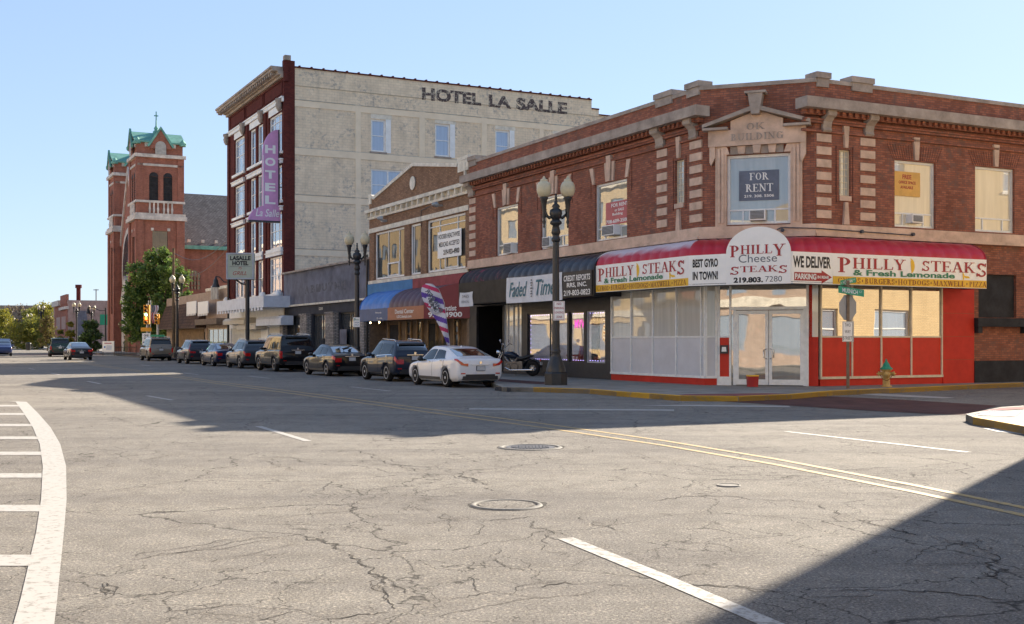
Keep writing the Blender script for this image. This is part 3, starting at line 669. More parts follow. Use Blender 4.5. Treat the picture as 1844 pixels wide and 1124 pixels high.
# stone belt under the windows and its moulding
for f, L, a, c in ((F1, L1, -.0, .04), (F2, L2, -.04, .04), (F3, L3, -.04, 0)):
    b = MB(); b.box(a, L+c, -.10, .2, ZB0+.1, ZB1, 0); b.box(a, L+c, -.17, .2, ZB0, ZB0+.098, 0)
    mk('stone_belt', b, 'stone', OK, f)
    b = MB(); b.box(a, L+c, -.05, .36, ZT, ZT+.13); mk('coping', b, 'stone_grey', OK, f)
for f, a, c in ((F1, 0, L1+.42), (F3, F3.u(1453, .5), L3)):
    b = MB(); b.box(a, c, -.52, .05, ZC0, ZC1)
    mk('cornice', b, 'stone_grey', OK, f)
    b = MB(); b.box(a+.2, c-.3, -.2, .02, 8.86, ZC0-.002); b.box(a+.2, c-.35, -.12, .02, 8.62, 8.70); b.box(a+.2, c-.35, -.08, .02, 8.34, 8.42); b.box(a+.2, c-.35, -.16, .02, 8.70, 8.76)
    x = a+.3
    while x < c-.4: b.box(x, x+.12, -.30, -.2, 8.88, ZC0-.004); x += .27
    mk('corbelling', b, 'brick_red', OK, f)
# roof and the walls out of sight
b = MB(); q = [F1.p(0), A.xy, B.xy, F3.p(L3), F3.p(L3, -16), F1.p(0, -17)]
b.poly([(p[0], p[1], 9.2) for p in q]); mk('roof', b, 'roof_flat', OK, Matrix())
b = MB()
for i in (2, 3, 4, 5): 
    p, r = (q+q[:1])[i], (q+q[:1])[i+1]
    if i > 2: b.poly([(p[0], p[1], 0), (r[0], r[1], 0), (r[0], r[1], ZT), (p[0], p[1], ZT)])
b.box(0, 0, 0, 0, 0, 0); mk('rear_wall', b, 'brick_red', OK, Matrix())
# parapet blocks
for f, a, c, lab in ((F1, 0, .9, 0), (F1, *U(F1, 1181, 1214), 0), (F1, *U(F1, 1237, 1263), 0), (F3, .0, F3.u(1493), 0), (F3, *U(F3, 1530, 1571), 0)):
    b = MB(); b.box(a+.06, c-.06, -.07, .40, ZT-.14, ZT+.14); b.box(a, c, -.12, .46, ZT+.14, ZT+.33); mk('parapet_block', b, 'stone_grey', OK, f)
# quoins: columns of stone blocks, and the scroll brackets above
def quoins(f, a, c, z0, z1, n=7):
    s = (z1-z0)/(n-.38)
    for i in range(n):
        b = MB(); b.box(a, c, -.035, .02, z0+i*s, z0+i*s+s*.62); mk('quoin', b, 'stone', OK, f)
def bracket(f, x, w, z0, z1, dp=.36):
    h = z1-z0; b = MB(); pr = [(-.02, 0), (-.10, 0), (-.15, .08*h), (-.11, .22*h), (-.15, .5*h), (-.26, .66*h), (-dp, .74*h), (-dp-.03, .86*h), (-dp, h), (-.02, h)]
    b.prism([(p[0], p[1]) for p in pr], x, x+w)
    b.v = [(y, xx, z0+z) for xx, y, z in b.v]; mk('scroll_bracket', b, 'stone_grey', OK, f)
for px0, px1 in ((846, 857), (1184, 1202), (1243, 1264)): quoins(F1, *U(F1, px0, px1), 5.58, 8.30)
for px0, px1 in ((1470, 1496), (1548.5, 1575)): quoins(F3, *U(F3, px0, px1), 5.58, 8.30)
for f, px0, px1 in ((F1, 847, 856), (F1, 1185, 1199), (F1, 1245, 1258), (F3, 1478, 1493), (F3, 1554, 1569)):
    a, c = U(f, px0, px1); bracket(f, a, c-a, 8.36, ZC0)
# windows of the upper floor
def wedge(f, x, wb, wt, z0, z1, pr=.05, m='stone', lean=0, name='keystone'):
    b = MB(); b.prism([(x-wb/2, z0), (x+wb/2, z0), (x+wt/2+lean, z1), (x-wt/2+lean, z1)], -pr, .02); mk(name, b, m, OK, f)
for i, h in enumerate(w1):
    window(OK, F1, *h, kind='office', fm='alu', pm='pane_pale', fw=.08)
    cx = (h[0]+h[1])/2; W = h[1]-h[0]
    wedge(F1, cx, .20, .34, h[3]+.02, h[3]+.98, .11); wedge(F1, cx-.22, .12, .2, h[3]+.02, h[3]+.75, .06, lean=-.05); wedge(F1, cx+.22, .12, .2, h[3]+.02, h[3]+.75, .06, lean=.05)
    wedge(F1, cx-W/2-.02, .16, .26, h[3]+.02, h[3]+.66, .06, lean=-.16); wedge(F1, cx+W/2+.02, .16, .26, h[3]+.02, h[3]+.66, .06, lean=.16)
    b = MB(); b.box(h[0]-.34, h[0]-.26, -.03, .01, h[3]-.5, h[3]+.62); b.box(h[1]+.26, h[1]+.34, -.03, .01, h[3]-.5, h[3]+.62); b.box(h[0]-.34, h[1]+.34, -.03, .01, h[3]+.64, h[3]+.7); mk('brick_hood', b, 'brick_red', OK, F1)
for i, h in enumerate(w3):
    window(OK, F3, *h, kind='office', fm='alu', pm='pane_blind', fw=.08)
    cx = (h[0]+h[1])/2; wedge(F3, cx, .16, .28, h[3]+.03, h[3]+.80, .08)
    b = MB(); n = 22
    for k in range(n):
        t = (k+.5)/n; xx = h[0]-.12+(h[1]-h[0]+.24)*t; ln = (t-.5)*.5
        b.prism([(xx-.025, h[3]+.03), (xx+.025, h[3]+.03), (xx+.03+ln, h[3]+.52), (xx-.03+ln, h[3]+.52)], -.02, .01)
    mk('flat_arch', b, 'brick_red', OK, F3)
for f, h in ((F1, n1), (F3, n3)):
    window(OK, f, *h, kind='leaded', fm='cream_metal', pm='pane_leaded', fw=.04)
    b = MB(); b.box(h[0], h[1], -.04, .15, h[2], h[2]+.16); mk('sill', b, 'stone', OK, f)
    cx = (h[0]+h[1])/2; wedge(f, cx, .13, .24, h[3]+.06, h[3]+.78, .09); wedge(f, cx, .24, .13, h[2]-.78, h[2]-.05, .09)
    b = MB(); b.box(h[0]-.13, h[0]-.07, -.04, .01, h[2]-.05, h[3]+.1); b.box(h[1]+.07, h[1]+.13, -.04, .01, h[2]-.05, h[3]+.1); mk('brick_surround', b, 'brick_red', OK, f)
# the stone window surround with pediment on the cut-off corner
def zz(y): return F2.z(1364, y)
window(OK, F2, *c1, kind='office', fm='white_frame', pm='pane_pale', fw=.09)
for a, c in ((1289, 1309), (1424, 1445)):
    b = MB(); x0, x1 = U(F2, a, c); b.box(x0, x1, -.10, .02, ZB1, zz(262)); b.box(x0+.08, x0+.16, -.14, -.1, ZB1+.1, zz(266)); b.box(x1-.16, x1-.08, -.14, -.1, ZB1+.1, zz(266))
    mk('pilaster', b, 'stone', OK, F2)
b = MB(); x0, x1 = U(F2, 1277, 1452); b.box(x0, x1, -.2, .02, zz(262), zz(233)); 
b.prism([(U(F2, 1317)[0], zz(233)+.0), (U(F2, 1411)[0], zz(233)), (U(F2, 1411)[0], zz(217)), (U(F2, 1364)[0], zz(200)), (U(F2, 1317)[0], zz(217))], -.17, .02)
mk('entablature', b, 'stone', OK, F2)
b = MB(); xl, xa, xr = U(F2, 1268, 1363, 1461)
for s, (p, q_) in (('l', (xl, xa)), ('r', (xr, xa))):
    dz = .14
    b.prism([(p, zz(229)), (q_, zz(200)), (q_, zz(192)), (p, zz(223))], -.42, .02) if s == 'l' else b.prism([(q_, zz(200)), (p, zz(229)), (p, zz(223)), (q_, zz(192))], -.424, .018)
b.box(xl, U(F2, 1313)[0], -.40, .02, zz(233.5), zz(229)); b.box(U(F2, 1413)[0], xr, -.40, .02, zz(233.5), zz(229))
mk('pediment', b, 'stone_grey', OK, F2)
wedge(F2, xa, .26, .48, zz(209), zz(172), .46, 'stone_grey'); b = MB(); b.box(xa-.34, xa+.34, -.5, .0, zz(172), zz(168)); mk('keystone_cap', b, 'stone_grey', OK, F2)
for a, c in ((1279, 1289), (1442, 1452)):
    x0, x1 = U(F2, a, c); b = MB(); b.prism([(x0, zz(262)), (x0, zz(290)), (x0+.05, zz(296)), (x1, zz(282)), (x1, zz(262))], -.17, .02); mk('console', b, 'stone', OK, F2)
for k, px in enumerate((1309, 1336, 1364, 1391, 1418)):
    x = U(F2, px)[0]; wedge(F2, x, .2, .27, c1[3]+.02, zz(262)-.01, .12 if k != 2 else .2, lean=(k-2)*-.0+(-.12 if k == 0 else .12 if k == 4 else 0)+(.12 if k == 1 else 0)*0, name='voussoir')
    if k < 4:
        x2 = U(F2, (1336, 1364, 1391, 1418)[k])[0]; b = MB(); b.box(x+.12, x2-.12, -.06, .02, c1[3]+.02, zz(262)-.012); mk('arch_stone', b, 'stone_grey', OK, F2)
Lt = Let(); Lt.add('OK', *U(F2, 1346, 1379), zz(235), zz(223), 'stone_grey', -.215, kind='serif'); Lt.add('BUILDING', *U(F2, 1317, 1412), zz(253.5), zz(241), 'stone_grey', -.215, kind='serif'); Lt.build(OK, F2, 'carved_lettering')
# ---- the wrap-round awning with its sign faces
AO = 1.1; AZ0, AZ1 = 3.37, 4.35
P = [F1.p(F1.u(1070, AO), AO), F1.p(F1.u(1240, AO), AO)]
for px, yt in ((1308, 457.0), (1427, 452.6)):
    Y = FP*(AZ1-EYE)/(HY-yt); P.append(Vector(((px-CX)/FP*Y, Y)))
u4 = F3.u(1499, AO); P += [F3.p(u4, AO), F3.p(F3.u(1781, AO+.1), AO)]
W = [F1.p(F1.u(1070, AO)), A.xy.copy(), A.xy.lerp(B.xy, .25), A.xy.lerp(B.xy, .78), B.xy.copy(), F3.p(F3.u(1781, AO+.1))]
def curve_top(b, p0, p1, w0, w1, z0, z1, ribs, mi=0, v0=0):
    rows = []; n = max(2, ribs*6)
    for i in range(n+1):
        t = i/n; p = p0.lerp(p1, t); w_ = w0.lerp(w1, t); k = 1-.045*(1-abs(math.sin(math.pi*t*ribs))**.6); r = []
        for j in range(9):
            a = math.pi/2*j/8; r.append(((w_+(p-w_)*math.cos(a)*k).to_tuple()+(z0+(z1-z0)*math.sin(a)*k,)))
        rows.append(r)
    b.grid(rows, mi, True); b.uv = (b.uv or [])+[(i*.3, j/8) for i in range(n+1) for j in range(9)]
AW = None; SF_ = []
rb = (10, 3, 4, 3, 11)
for i in range(5):
    b = MB(); curve_top(b, P[i], P[i+1], W[i], W[i+1], AZ1, 4.96, rb[i]); o = mk('awning', b, 'awning_red' if i == 0 else 'awning_red2', OK, Matrix())
    if AW is None: AW = o
    f = Fr(P[i], P[i+1]-P[i]); L = (P[i+1]-P[i]).length; SF_.append((f, L))
    b = MB(); b.box(0, L-.001*i, 0, .03, AZ0, AZ1); mk('sign_panel', b, 'sign_white', OK, f)
b = MB(); b.slab([P[0]*.999+W[0]*.001, *P[1:], *W[::-1]], AZ0+.04, AZ0+.06); mk('awning_soffit', b, 'concrete_dark', OK, Matrix())
for k, f in ((0, F1), (5, F3)):
    s = [(P[k].to_tuple()+(AZ0,)), (W[k].to_tuple()+(AZ0,))]+[((W[k]+(P[k]-W[k])*math.cos(a)).to_tuple()+(AZ1+(4.96-AZ1)*math.sin(a),)) for a in [math.pi/2*(8-j)/8 for j in range(9)]]
    b = MB(); b.poly(s); mk('awning_end', b, 'awning_red2' if k else 'sign_white', OK, Matrix())
def sign_face(f, L, u_, ph, st, l2, lm, lem, yel):
    l = Let(); z = lambda t: AZ1-(AZ1-AZ0)*t
    l.shape([(0.01, z(.985)), (L-.01, z(.985)), (L-.01, z(.73)), (0.01, z(.73))], 'sign_yellow', -.003)
    l.add('PHILLY', u_(ph[0]), u_(ph[1]), z(.60), z(.12), 'text_red', kind='serif', bf=1.38); l.add('STEAKS', u_(st[0]), u_(st[1]), z(.60), z(.12), 'text_red', kind='serif', bl=1.38)
    l.add('& Fresh Lemonade', u_(l2[0]), u_(l2[1]), z(.69), z(.50), 'text_green', bold=.03, y=-.012); lemon(l, u_(lm), z(.30), .19)
    lemon(l, u_(lem), z(.60), .10)
    l.shape([(u_(lem)-.0, z(.57)), (u_(lem)+.24, z(.60)), (u_(lem)+.3, z(.66)), (u_(lem)+.1, z(.67))], 'lemon')
    n = len(yel); 
    for (t, a, c) in yel: l.add(t, u_(a), u_(c), z(.95), z(.775), 'text_brown', kind='serif')
    for (t, a, c), (t2, a2, c2) in zip(yel, yel[1:]):
        m_ = (u_(c)+u_(a2))/2; zc = z(.86); l.shape([(m_-.03, zc), (m_, zc-.05), (m_+.03, zc), (m_, zc+.05)], 'text_brown')
    l.build(AW, f)
f0, L0 = SF_[0]; f4, L4 = SF_[4]
sign_face(f0, L0, f0.u, (1076.5, 1142), (1157, 1232.5), (1088, 1194), 1149, 1207, (('GYROS', 1076, 1096), ('BURGERS', 1100, 1129), ('HOTDOGS', 1133, 1167.5), ('MAXWELL', 1171, 1208), ('PIZZA', 1213, 1236)))
sign_face(f4, L4, f4.u, (1507.5, 1631), (1660, 1775), (1536, 1719), 1643.5, 1735, (('GYROS', 1509, 1549), ('BURGERS', 1557, 1610), ('HOTDOGS', 1617, 1673), ('MAXWELL', 1680, 1737), ('PIZZA', 1745, 1776)))
f1_, L_ = SF_[1]; l = Let(); l.add('BEST GYRO', *U(f1_, 1247.5, 1293), 3.95, 4.22, 'text_black', bold=.04); l.add('IN TOWN!', *U(f1_, 1247.5, 1293), 3.55, 3.82, 'text_black', bold=.04); l.build(AW, f1_)
f3_, L_ = SF_[3]; l = Let(); l.add('WE DELIVER', *U(f3_, 1428, 1496), 3.86, 4.22, 'text_black', bold=.035)
x0, x1 = U(f3_, 1430, 1498); xm = x0+(x1-x0)*.72
l.shape([(x0, 3.46), (xm, 3.46), (xm, 3.38), (x1, 3.59), (xm, 3.80), (xm, 3.72), (x0, 3.72)], 'sign_red', -.004)
l.add('PARKING', x0+.03, x0+(x1-x0)*.58, 3.50, 3.68, 'text_white', -.01, bold=.04); l.add('IN REAR', x0+(x1-x0)*.61, x0+(x1-x0)*.92, 3.54, 3.63, 'text_white', -.01, bold=.04); l.build(AW, f3_)
f2_, L2_ = SF_[2]; b = MB(); x0, x1 = U(f2_, 1308.5, 1424.5); cx = (x0+x1)/2; R = (x1-x0)/2
zt = f2_.z(1366, 408.5); pts = [(x0, AZ0-.005), (x1, AZ0-.005), (x1, AZ1-.0)]+[(cx+R*math.cos(a), AZ1+(zt-AZ1)*math.sin(a)) for a in [math.pi*j/24 for j in range(1, 24)]]+[(x0, AZ1)]
b.prism(pts, -.05, -.004); mk('round_sign_panel', b, 'sign_white', OK, f2_)
l = Let(); z2 = lambda y: f2_.z(1366, y)
l.add('PHILLY', *U(f2_, 1314.5, 1416), z2(462), z2(441), 'text_red', -.056, kind='serif', bf=1.3, bl=1.3); l.add('Cheese', *U(f2_, 1331, 1400), z2(472.5), z2(458), 'text_grey', -.056, bold=-.002)
l.add('STEAKS', *U(f2_, 1316, 1418), z2(494), z2(479), 'text_red', -.056, kind='serif', bf=1.4, bl=1.3); l.add('219.803.', *U(f2_, 1322, 1375), z2(509), z2(499), 'text_black', -.056, bold=.05)
l.add('7280', *U(f2_, 1379, 1409), z2(508), z2(498), 'text_black', -.056, bold=-.01); l.build(AW, f2_)
# ---- ground floor of the steak shop: left glass front, entrance, right front
SB = 1.73
def front(f, x0, x1, xs, gm, pmat, fm, base_m, zt=AZ0+.25, z0=.42, ledge='white_frame', y=0, lab=None):
    b = MB(); b.box(x0, x1, y, y+.15, .1, z0-.06); mk('base', b, base_m, OK, f)
    b = MB(); b.box(x0, x1, y-.05, y+.12, z0-.06, z0+.02); b.box(x0, x1, y-.02, y+.05, SB-.02, SB+.03)
    for x in xs: b.box(x-.028, x+.028, y-.035, y+.06, z0+.02, zt)
    o = mk('shopfront_frame', b, fm, OK, f)
    g = MB(); g.box(x0, x1, y+.02, y+.05, SB+.03, zt); mk('pane', g, gm, o, f)
    g = MB(); g.box(x0, x1, y+.01, y+.05, z0+.02, SB-.02); mk('lower_panel', g, pmat, o, f)
ul = F1.u(1100.5); ur = F1.u(1270)
front(F1, ul, ur, U(F1, 1101.5, 1137, 1176, 1218, 1263, 1269.5), 'pane_store', 'grey_panel', 'white_frame', 'red_wall')
pc = F1.p(ur); pd = F2.p(F2.u(1291)); fc = Fr(pc, pd-pc); Lc = (pd-pc).length
front(fc, .01, Lc, [.03, Lc-.03], 'pane_store', 'grey_panel', 'white_frame', 'red_wall')
front(F3, F3.u(1477), F3.u(1697), U(F3, 1478, 1534, 1586.5, 1640.5, 1695.5), 'pane_store_right', 'red_panel', 'cream_metal', 'red_wall')
b = MB(); b.box(F3.u(1697), F3.u(1753), -.03, .3, .1, AZ0+.3)
mk('red_wall', b, 'red_wall', OK, F3)
b = MB()
for z in (.95, 1.75, 2.55): b.box(F3.u(1697)+.01, F3.u(1753)-.02, -.034, -.028, z, z+.012)
mk('panel_joint', b, 'text_brown', OK, F3)
b = MB(); wx = U(F3, 1762, 1830); b.wall(F3.u(1753), L3, .9, ZB0, [(wx[0], wx[1], 2.42, 3.95), (wx[0]+4.5, wx[1]+4.5, 2.42, 3.95)], 0, .15); mk('wall', b, 'brick_pier' if 'brick_pier' in MT else 'brick_red', OK, F3)
b = MB(); b.box(F3.u(1753)+.004, L3, -.05, .2, .1, .9); mk('black_plinth', b, 'black_board', OK, F3)
for dx in (0, 4.5):
    b = MB(); b.box(wx[0]+dx, wx[1]+dx, .1, .13, 2.42, 3.95); mk('boarded_window', b, 'black_board', OK, F3)
    b = MB(); b.box(wx[0]-.25+dx, wx[1]+.5+dx, -.22, .05, 2.1, 2.4); b.box(wx[0]-.2+dx, wx[0]+dx, -.18, .04, 1.88, 2.098); b.box(wx[1]+.2+dx, wx[1]+.4+dx, -.18, .04, 1.88, 2.098); mk('black_ledge', b, 'black_board', OK, F3)
b = MB(); b.tube([F2.M @ Vector((F2.u(1400), -.14, 5.22)), F2.M @ Vector((F2.u(1408), -.14, 5.28)), F2.M @ Vector((L2+.05, -.14, 5.22)), F3.M @ Vector((F3.u(1640), -.14, 5.16))], .018, 6)
mk('conduit', b, 'iron', OK, Matrix())
for f, px in ((F2, 1410), (F3, 1546), (F3, 1638)):
    b = MB(); b.lathe([(.06, 0), (.06, .08)], 10, (f.u(px), -.2, 5.19), axis='y'); mk('junction_box', b, 'iron', OK, f)
# entrance
def X(px): return F2.u(px)
b = MB(); b.box(X(1291), X(1296), 0, .15, .12, AZ0+.2); b.box(X(1313), X(1316.5), 0, .15, .12, AZ0+.2); b.box(X(1296), X(1313), .0, .12, .12, .42); b.box(X(1296), X(1313), .02, .1, SB-.02, SB+.04)
b.box(X(1452), X(1456), 0, .15, .12, AZ0+.2); b.box(X(1316.5), X(1452), .02, .14, 2.62, 2.72); b.box(X(1320), X(1324.5), .03, .12, .14, 2.62)
b.box(X(1446.5), X(1452), .03, .12, .14, 2.62); o = mk('entrance_frame', b, 'white_frame', OK, F2)
b = MB(); b.box(X(1296), X(1313), .05, .08, SB+.04, AZ0+.2); b.box(X(1316.5), X(1452), .05, .08, 2.72, AZ0+.2); b.box(X(1316.5), X(1320), .06, .08, .14, 2.62); mk('transom_pane', b, 'pane_door', o, F2)
b = MB(); b.box(X(1296), X(1313), .03, .08, .42, SB-.02); mk('red_side_panel', b, 'red_panel', o, F2)
b = MB(); b.box(X(1456), X(1473), .10, .13, .14, SB); b.box(X(1456), X(1462), .09, .2, .14, AZ0+.2); mk('red_return', b, 'red_wall', OK, F2)
b = MB(); b.box(X(1456), X(1473), .09, .12, SB, AZ0+.2); mk('side_pane', b, 'pane_store', OK, F2)
for s, (a, c) in enumerate(((1324.5, 1383.5), (1384.5, 1446.5))):
    x0, x1 = X(a), X(c); b = MB(); fw = .10
    for q_ in ((x0, x1, .16, .34), (x0, x1, 2.48, 2.60), (x0, x0+fw, .34, 2.48), (x1-fw, x1, .34, 2.48)): b.box(q_[0], q_[1], .02, .08, q_[2], q_[3])
    d = mk('door', b, 'white_frame', OK, F2)
    b = MB(); b.box(x0+fw, x1-fw, .045, .055, .34, 2.48); mk('pane', b, 'pane_door', d, F2)
    b = MB(); hx = x1-.05 if s == 0 else x0+.05; sg = -1 if s == 0 else 1
    b.tube([(hx, .02, 1.02), (hx, -.06, 1.02), (hx+sg*.10, -.08, 1.06), (hx+sg*.10, -.08, 1.3), (hx, -.06, 1.34), (hx, .02, 1.34)], .014, 6); mk('handle', b, 'chrome', d, F2)
b = MB(); b.box(X(1297.5), X(1311), -.08, .03, 1.18, 1.46); 
bx = mk('mail_box', b, 'black_metal', None, F2, **tg('small black box with white notice beside the shop entrance', 'mailbox'))
l = Let(); l.shape([(X(1300), 1.25), (X(1309), 1.25), (X(1308), 1.40), (X(1301), 1.40)], 'sign_white', -.084); l.build(bx, F2, 'notice')
pb = gp(1355, 696.5, .14); t = thing('bucket', 'battered red square bucket standing before the double glass doors', 'bucket', (pb.x, pb.y, .14), .2)
b = MB(); b.lathe([(.19, 0), (.21, .30), (.22, .36)], 4); mk('bucket_body', b, 'rust_red' if 'rust_red' in MT else 'sign_red', t)
b = MB(); b.lathe([(.215, .33), (.225, .37), (.20, .37)], 4); mk('bucket_rim', b, 'sign_yellow', t)
# ---- barber shop ground floor, with a real room behind the glass
bw = [(F1.u(949.5), F1.u(1021), .75, 2.76), (F1.u(1024.7), F1.u(1051), .75, 2.76), (F1.u(1054.8), F1.u(1089.5), .75, 2.76)]
ent = (F1.u(858), F1.u(905), .13, 3.2); wg = (F1.u(907), F1.u(939), .30, 3.2)
b = MB(); b.wall(0, ul, .1, ZB0, [ent, wg]+bw, 0, .12); mk('shopfront_wall', b, 'black_paint', OK, F1)
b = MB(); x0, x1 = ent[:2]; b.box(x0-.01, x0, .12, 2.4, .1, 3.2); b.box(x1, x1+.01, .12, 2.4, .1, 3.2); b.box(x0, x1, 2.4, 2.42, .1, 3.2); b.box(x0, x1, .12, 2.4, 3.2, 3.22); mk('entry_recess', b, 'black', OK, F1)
b = MB()
for x in U(F1, 907.5, 913, 923, 931, 938.5): b.box(x-.03, x+.03, .04, .1, .30, 3.2)
o = mk('window', b, 'grey_frame', OK, F1); b = MB(); b.box(wg[0], wg[1], .08, .1, .30, 3.2); mk('pane', b, 'pane_store', o, F1)
for i, h in enumerate(bw):
    b = MB(); fw = .05
    for q_ in ((h[0], h[1], h[2], h[2]+fw), (h[0], h[1], h[3]-fw, h[3]), (h[0], h[0]+fw, h[2]+fw, h[3]-fw), (h[1]-fw, h[1], h[2]+fw, h[3]-fw)): b.box(q_[0], q_[1], .05, .11, q_[2], q_[3])
    if i == 0: m_ = (h[0]+h[1])/2+.2; b.box(m_-.02, m_+.02, .055, .1, h[2]+fw, h[3]-fw)
    o = mk('window', b, 'grey_frame' if i == 2 else 'black_metal', OK, F1)
    b = MB(); b.box(h[0]+.02, h[1]-.02, .075, .085, h[2]+.02, h[3]-.02); mk('pane', b, 'pane_clear', o, F1)
    b = MB(); x = h[0]+.1
    while x < h[1]-.08:
        b.box(x, x+.05, .13, .14, h[3]-.09, h[3]-.07)
        b.box(x, x+.05, .13, .14, h[2]+.07, h[2]+.09); x += .19
    if i == 0:
        z = h[2]+.15
        while z < h[3]-.1: b.box(h[0]+.07, h[0]+.085, .13, .14, z, z+.05); z += .19
    mk('light_string', b, 'led_violet', o, F1)
b = MB(); x0, x1 = bw[0][0]-.2, bw[2][1]+.3
b.box(x0, x1, 1.7, 1.72, .1, 3.1); b.box(x0-.02, x0, .14, 1.7, .1, 3.1); b.box(x1, x1+.02, .14, 1.7, .1, 3.1); b.box(x0, x1, .14, 1.7, 3.1, 3.12); b.box(x0, x1, .14, 1.7, .1, .16)
mk('shop_interior', b, 'interior_white', OK, F1)
b = MB(); b.box(bw[1][0]+.9, bw[1][0]+1.4, .5, .6, .16, 3.0); b.box(bw[2][0]+.15, bw[2][0]+.5, 1.1, 1.2, .16, 3.0); mk('partition', b, 'black_paint', OK, F1)
def barber_chair(x, y, label):
    p = F1.p(x, -y); t = thing('barber_chair', label, 'chair', (p.x, p.y, .16), math.atan2(F1.ex.y, F1.ex.x)+.5)
    b = MB(); b.box(-.3, .3, -.3, .25, .5, .64); mk('seat', b, 'seat_red', t)
    b = MB(); b.prism([(.18, .64), (.30, .64), (.42, 1.22), (.30, 1.24)], -.27, .27); mk('backrest', b, 'seat_red', t)
    for s in (-.33, .27): b = MB(); b.box(-.3, .2, s, s+.06, .82, .88); b.box(-.28, -.25, s+.01, s+.05, .5, .82); mk('armrest', b, 'seat_red', t)
    b = MB(); b.lathe([(.34, 0), (.3, .06), (.07, .1), (.07, .5)], 14); mk('pedestal', b, 'chrome', t)
    b = MB(); b.prism([(-.42, .2), (-.3, .5), (-.26, .5), (-.38, .2)], -.22, .22); b.box(-.6, -.38, -.2, .2, .2, .24); mk('footrest', b, 'chrome', t)
barber_chair(bw[0][1]-.45, .72, 'red padded barber chair with chrome base seen through the barber shop window')
b = MB(); p = F1.p(F1.u(1076), .0-.35); t = thing('barber_pole', 'red white and blue striped barber pole with white globe inside the window', 'barber pole', (p.x, p.y, 0))
b.lathe([(.06, 1.6), (.1, 1.64), (.1, 1.74), (.07, 1.78)], 12); b.lathe([(.07, 2.3), (.1, 2.33), (.1, 2.43), (.05, 2.46)], 12); mk('pole_cap', b, 'chrome', t)
b = MB()
for k in range(26):
    z0 = 1.78+k*.02
    for j in range(12): b.poly([(.07*math.cos(a), .07*math.sin(a), z) for a, z in ((j*math.pi/6, z0), ((j+1)*math.pi/6, z0), ((j+1)*math.pi/6, z0+.02), (j*math.pi/6, z0+.02))], ((j+k) % 12)//3 if ((j+k) % 12)//3 < 4 else 0)
mk('striped_cylinder', b, ['sign_red', 'sign_white', 'awning_blue', 'sign_white'], t)
b = MB(); b.lathe([(.02, 2.46), (.11, 2.50), (.14, 2.6), (.11, 2.7), (.02, 2.74)], 14); mk('pole_globe', b, 'globe', t)
l = Let(); l.add('VVM', F1.u(1032), F1.u(1050), 2.1, 2.45, 'neon_pink', .07, bold=.03, flip=True); l.build(OK, F1, 'window_lettering')
# awnings over the barber shop
bo = 1.2; xa0, xm, xa1 = F1.u(826, bo), F1.u(912, bo), F1.u(1069, bo)
for x0, x1, m1, m2, rb_ in ((xa0, xm, 'awning_peel', 'awning_brown', 8), (xm, xa1, 'awning_black', 'awning_brown', 12)):
    b = MB(); curve_top(b, Vector((x0, -bo)), Vector((x1, -bo)), Vector((x0, 0)), Vector((x1, 0)), 4.22, 4.93, rb_); o = mk('awning', b, m1, OK, F1)
    b = MB(); b.box(x0, x1, -bo, -bo+.03, 3.24, 4.22); mk('valance', b, m2, o, F1)
for x in (xa0, xa1):
    b = MB(); s = [(x, -bo, 3.24), (x, 0, 3.24)]+[(x, -bo*math.cos(a), 4.22+.7*math.sin(a)) for a in [math.pi/2*(8-j)/8 for j in range(9)]]; b.poly(s); mk('awning_end', b, 'awning_black', OK, F1)
b = MB(); b.box(xa0, xa1, -bo, 0, 3.26, 3.28); mk('awning_soffit', b, 'black_board', OK, F1)
def banner(f, px0, px1, z0, z1, off, label, strings=(), m='banner', cat='banner', wav=.012, name='banner', kind='thin', sag=.03):
    x0, x1 = f.u(px0, off), f.u(px1, off); b = MB(); rows = []
    for i in range(13):
        t = i/12; r = []
        for j in range(7):
            s = j/6; r.append((x0+(x1-x0)*t, -off-.02-wav*math.sin(t*17+s*5)*1.0, z0+(z1-z0)*s-sag*math.sin(math.pi*t)*(1 if j == 6 else .3)))
        rows.append(r)
    b.grid(rows, 0, True); rows2 = [[(p[0], p[1]+.004, p[2]) for p in r] for r in rows]; b.grid(rows2, 0, True)
    o = mk(name, b, m, None, f, **tg(label, cat))
    if strings:
        l = Let()
        for s in strings:
            t, a, c, d, e, mm = s[:6]; l.add(t, x0+(x1-x0)*a, x0+(x1-x0)*c, z0+(z1-z0)*d, z0+(z1-z0)*e, mm, -off-.03-wav, bold=s[6] if len(s) > 6 else .0, shear=s[7] if len(s) > 7 else 0)
        l.build(o, f)
    return o
o = banner(F1, 912.5, 1013, F1.z(960, 543.5, bo), 4.24, bo, 'white cloth banner with teal script letters hung on the black awning', (('Faded', .06, .40, .22, .80, 'text_teal', .012, .35), ('Times', .56, .96, .22, .82, 'text_teal', .012, .35)))
l = Let(); bx0, bx1 = F1.u(912.5, bo), F1.u(1013, bo); k = lambda t: bx0+(bx1-bx0)*t
for z, w_ in ((3.40, .06), (3.5, .1), (3.6, .07), (3.72, .12), (3.84, .07), (3.94, .1), (4.05, .06)): l.shape([(k(.48)-w_, z-.03), (k(.48)+w_, z-.03), (k(.48)+w_*.8, z+.03), (k(.48)-w_*.8, z+.03)], 'text_grey', -bo-.045)
l.build(o, F1, 'barber_pole_emblem')
b = MB(); x0, x1 = F1.u(1016, bo), F1.u(1067.5, bo); b.box(x0, x1, -bo-.05, -bo-.004, 3.26, 4.20); o = mk('sign_board', b, 'text_black', None, F1, **tg('black sign board with white letters reading credit reports', 'sign'))
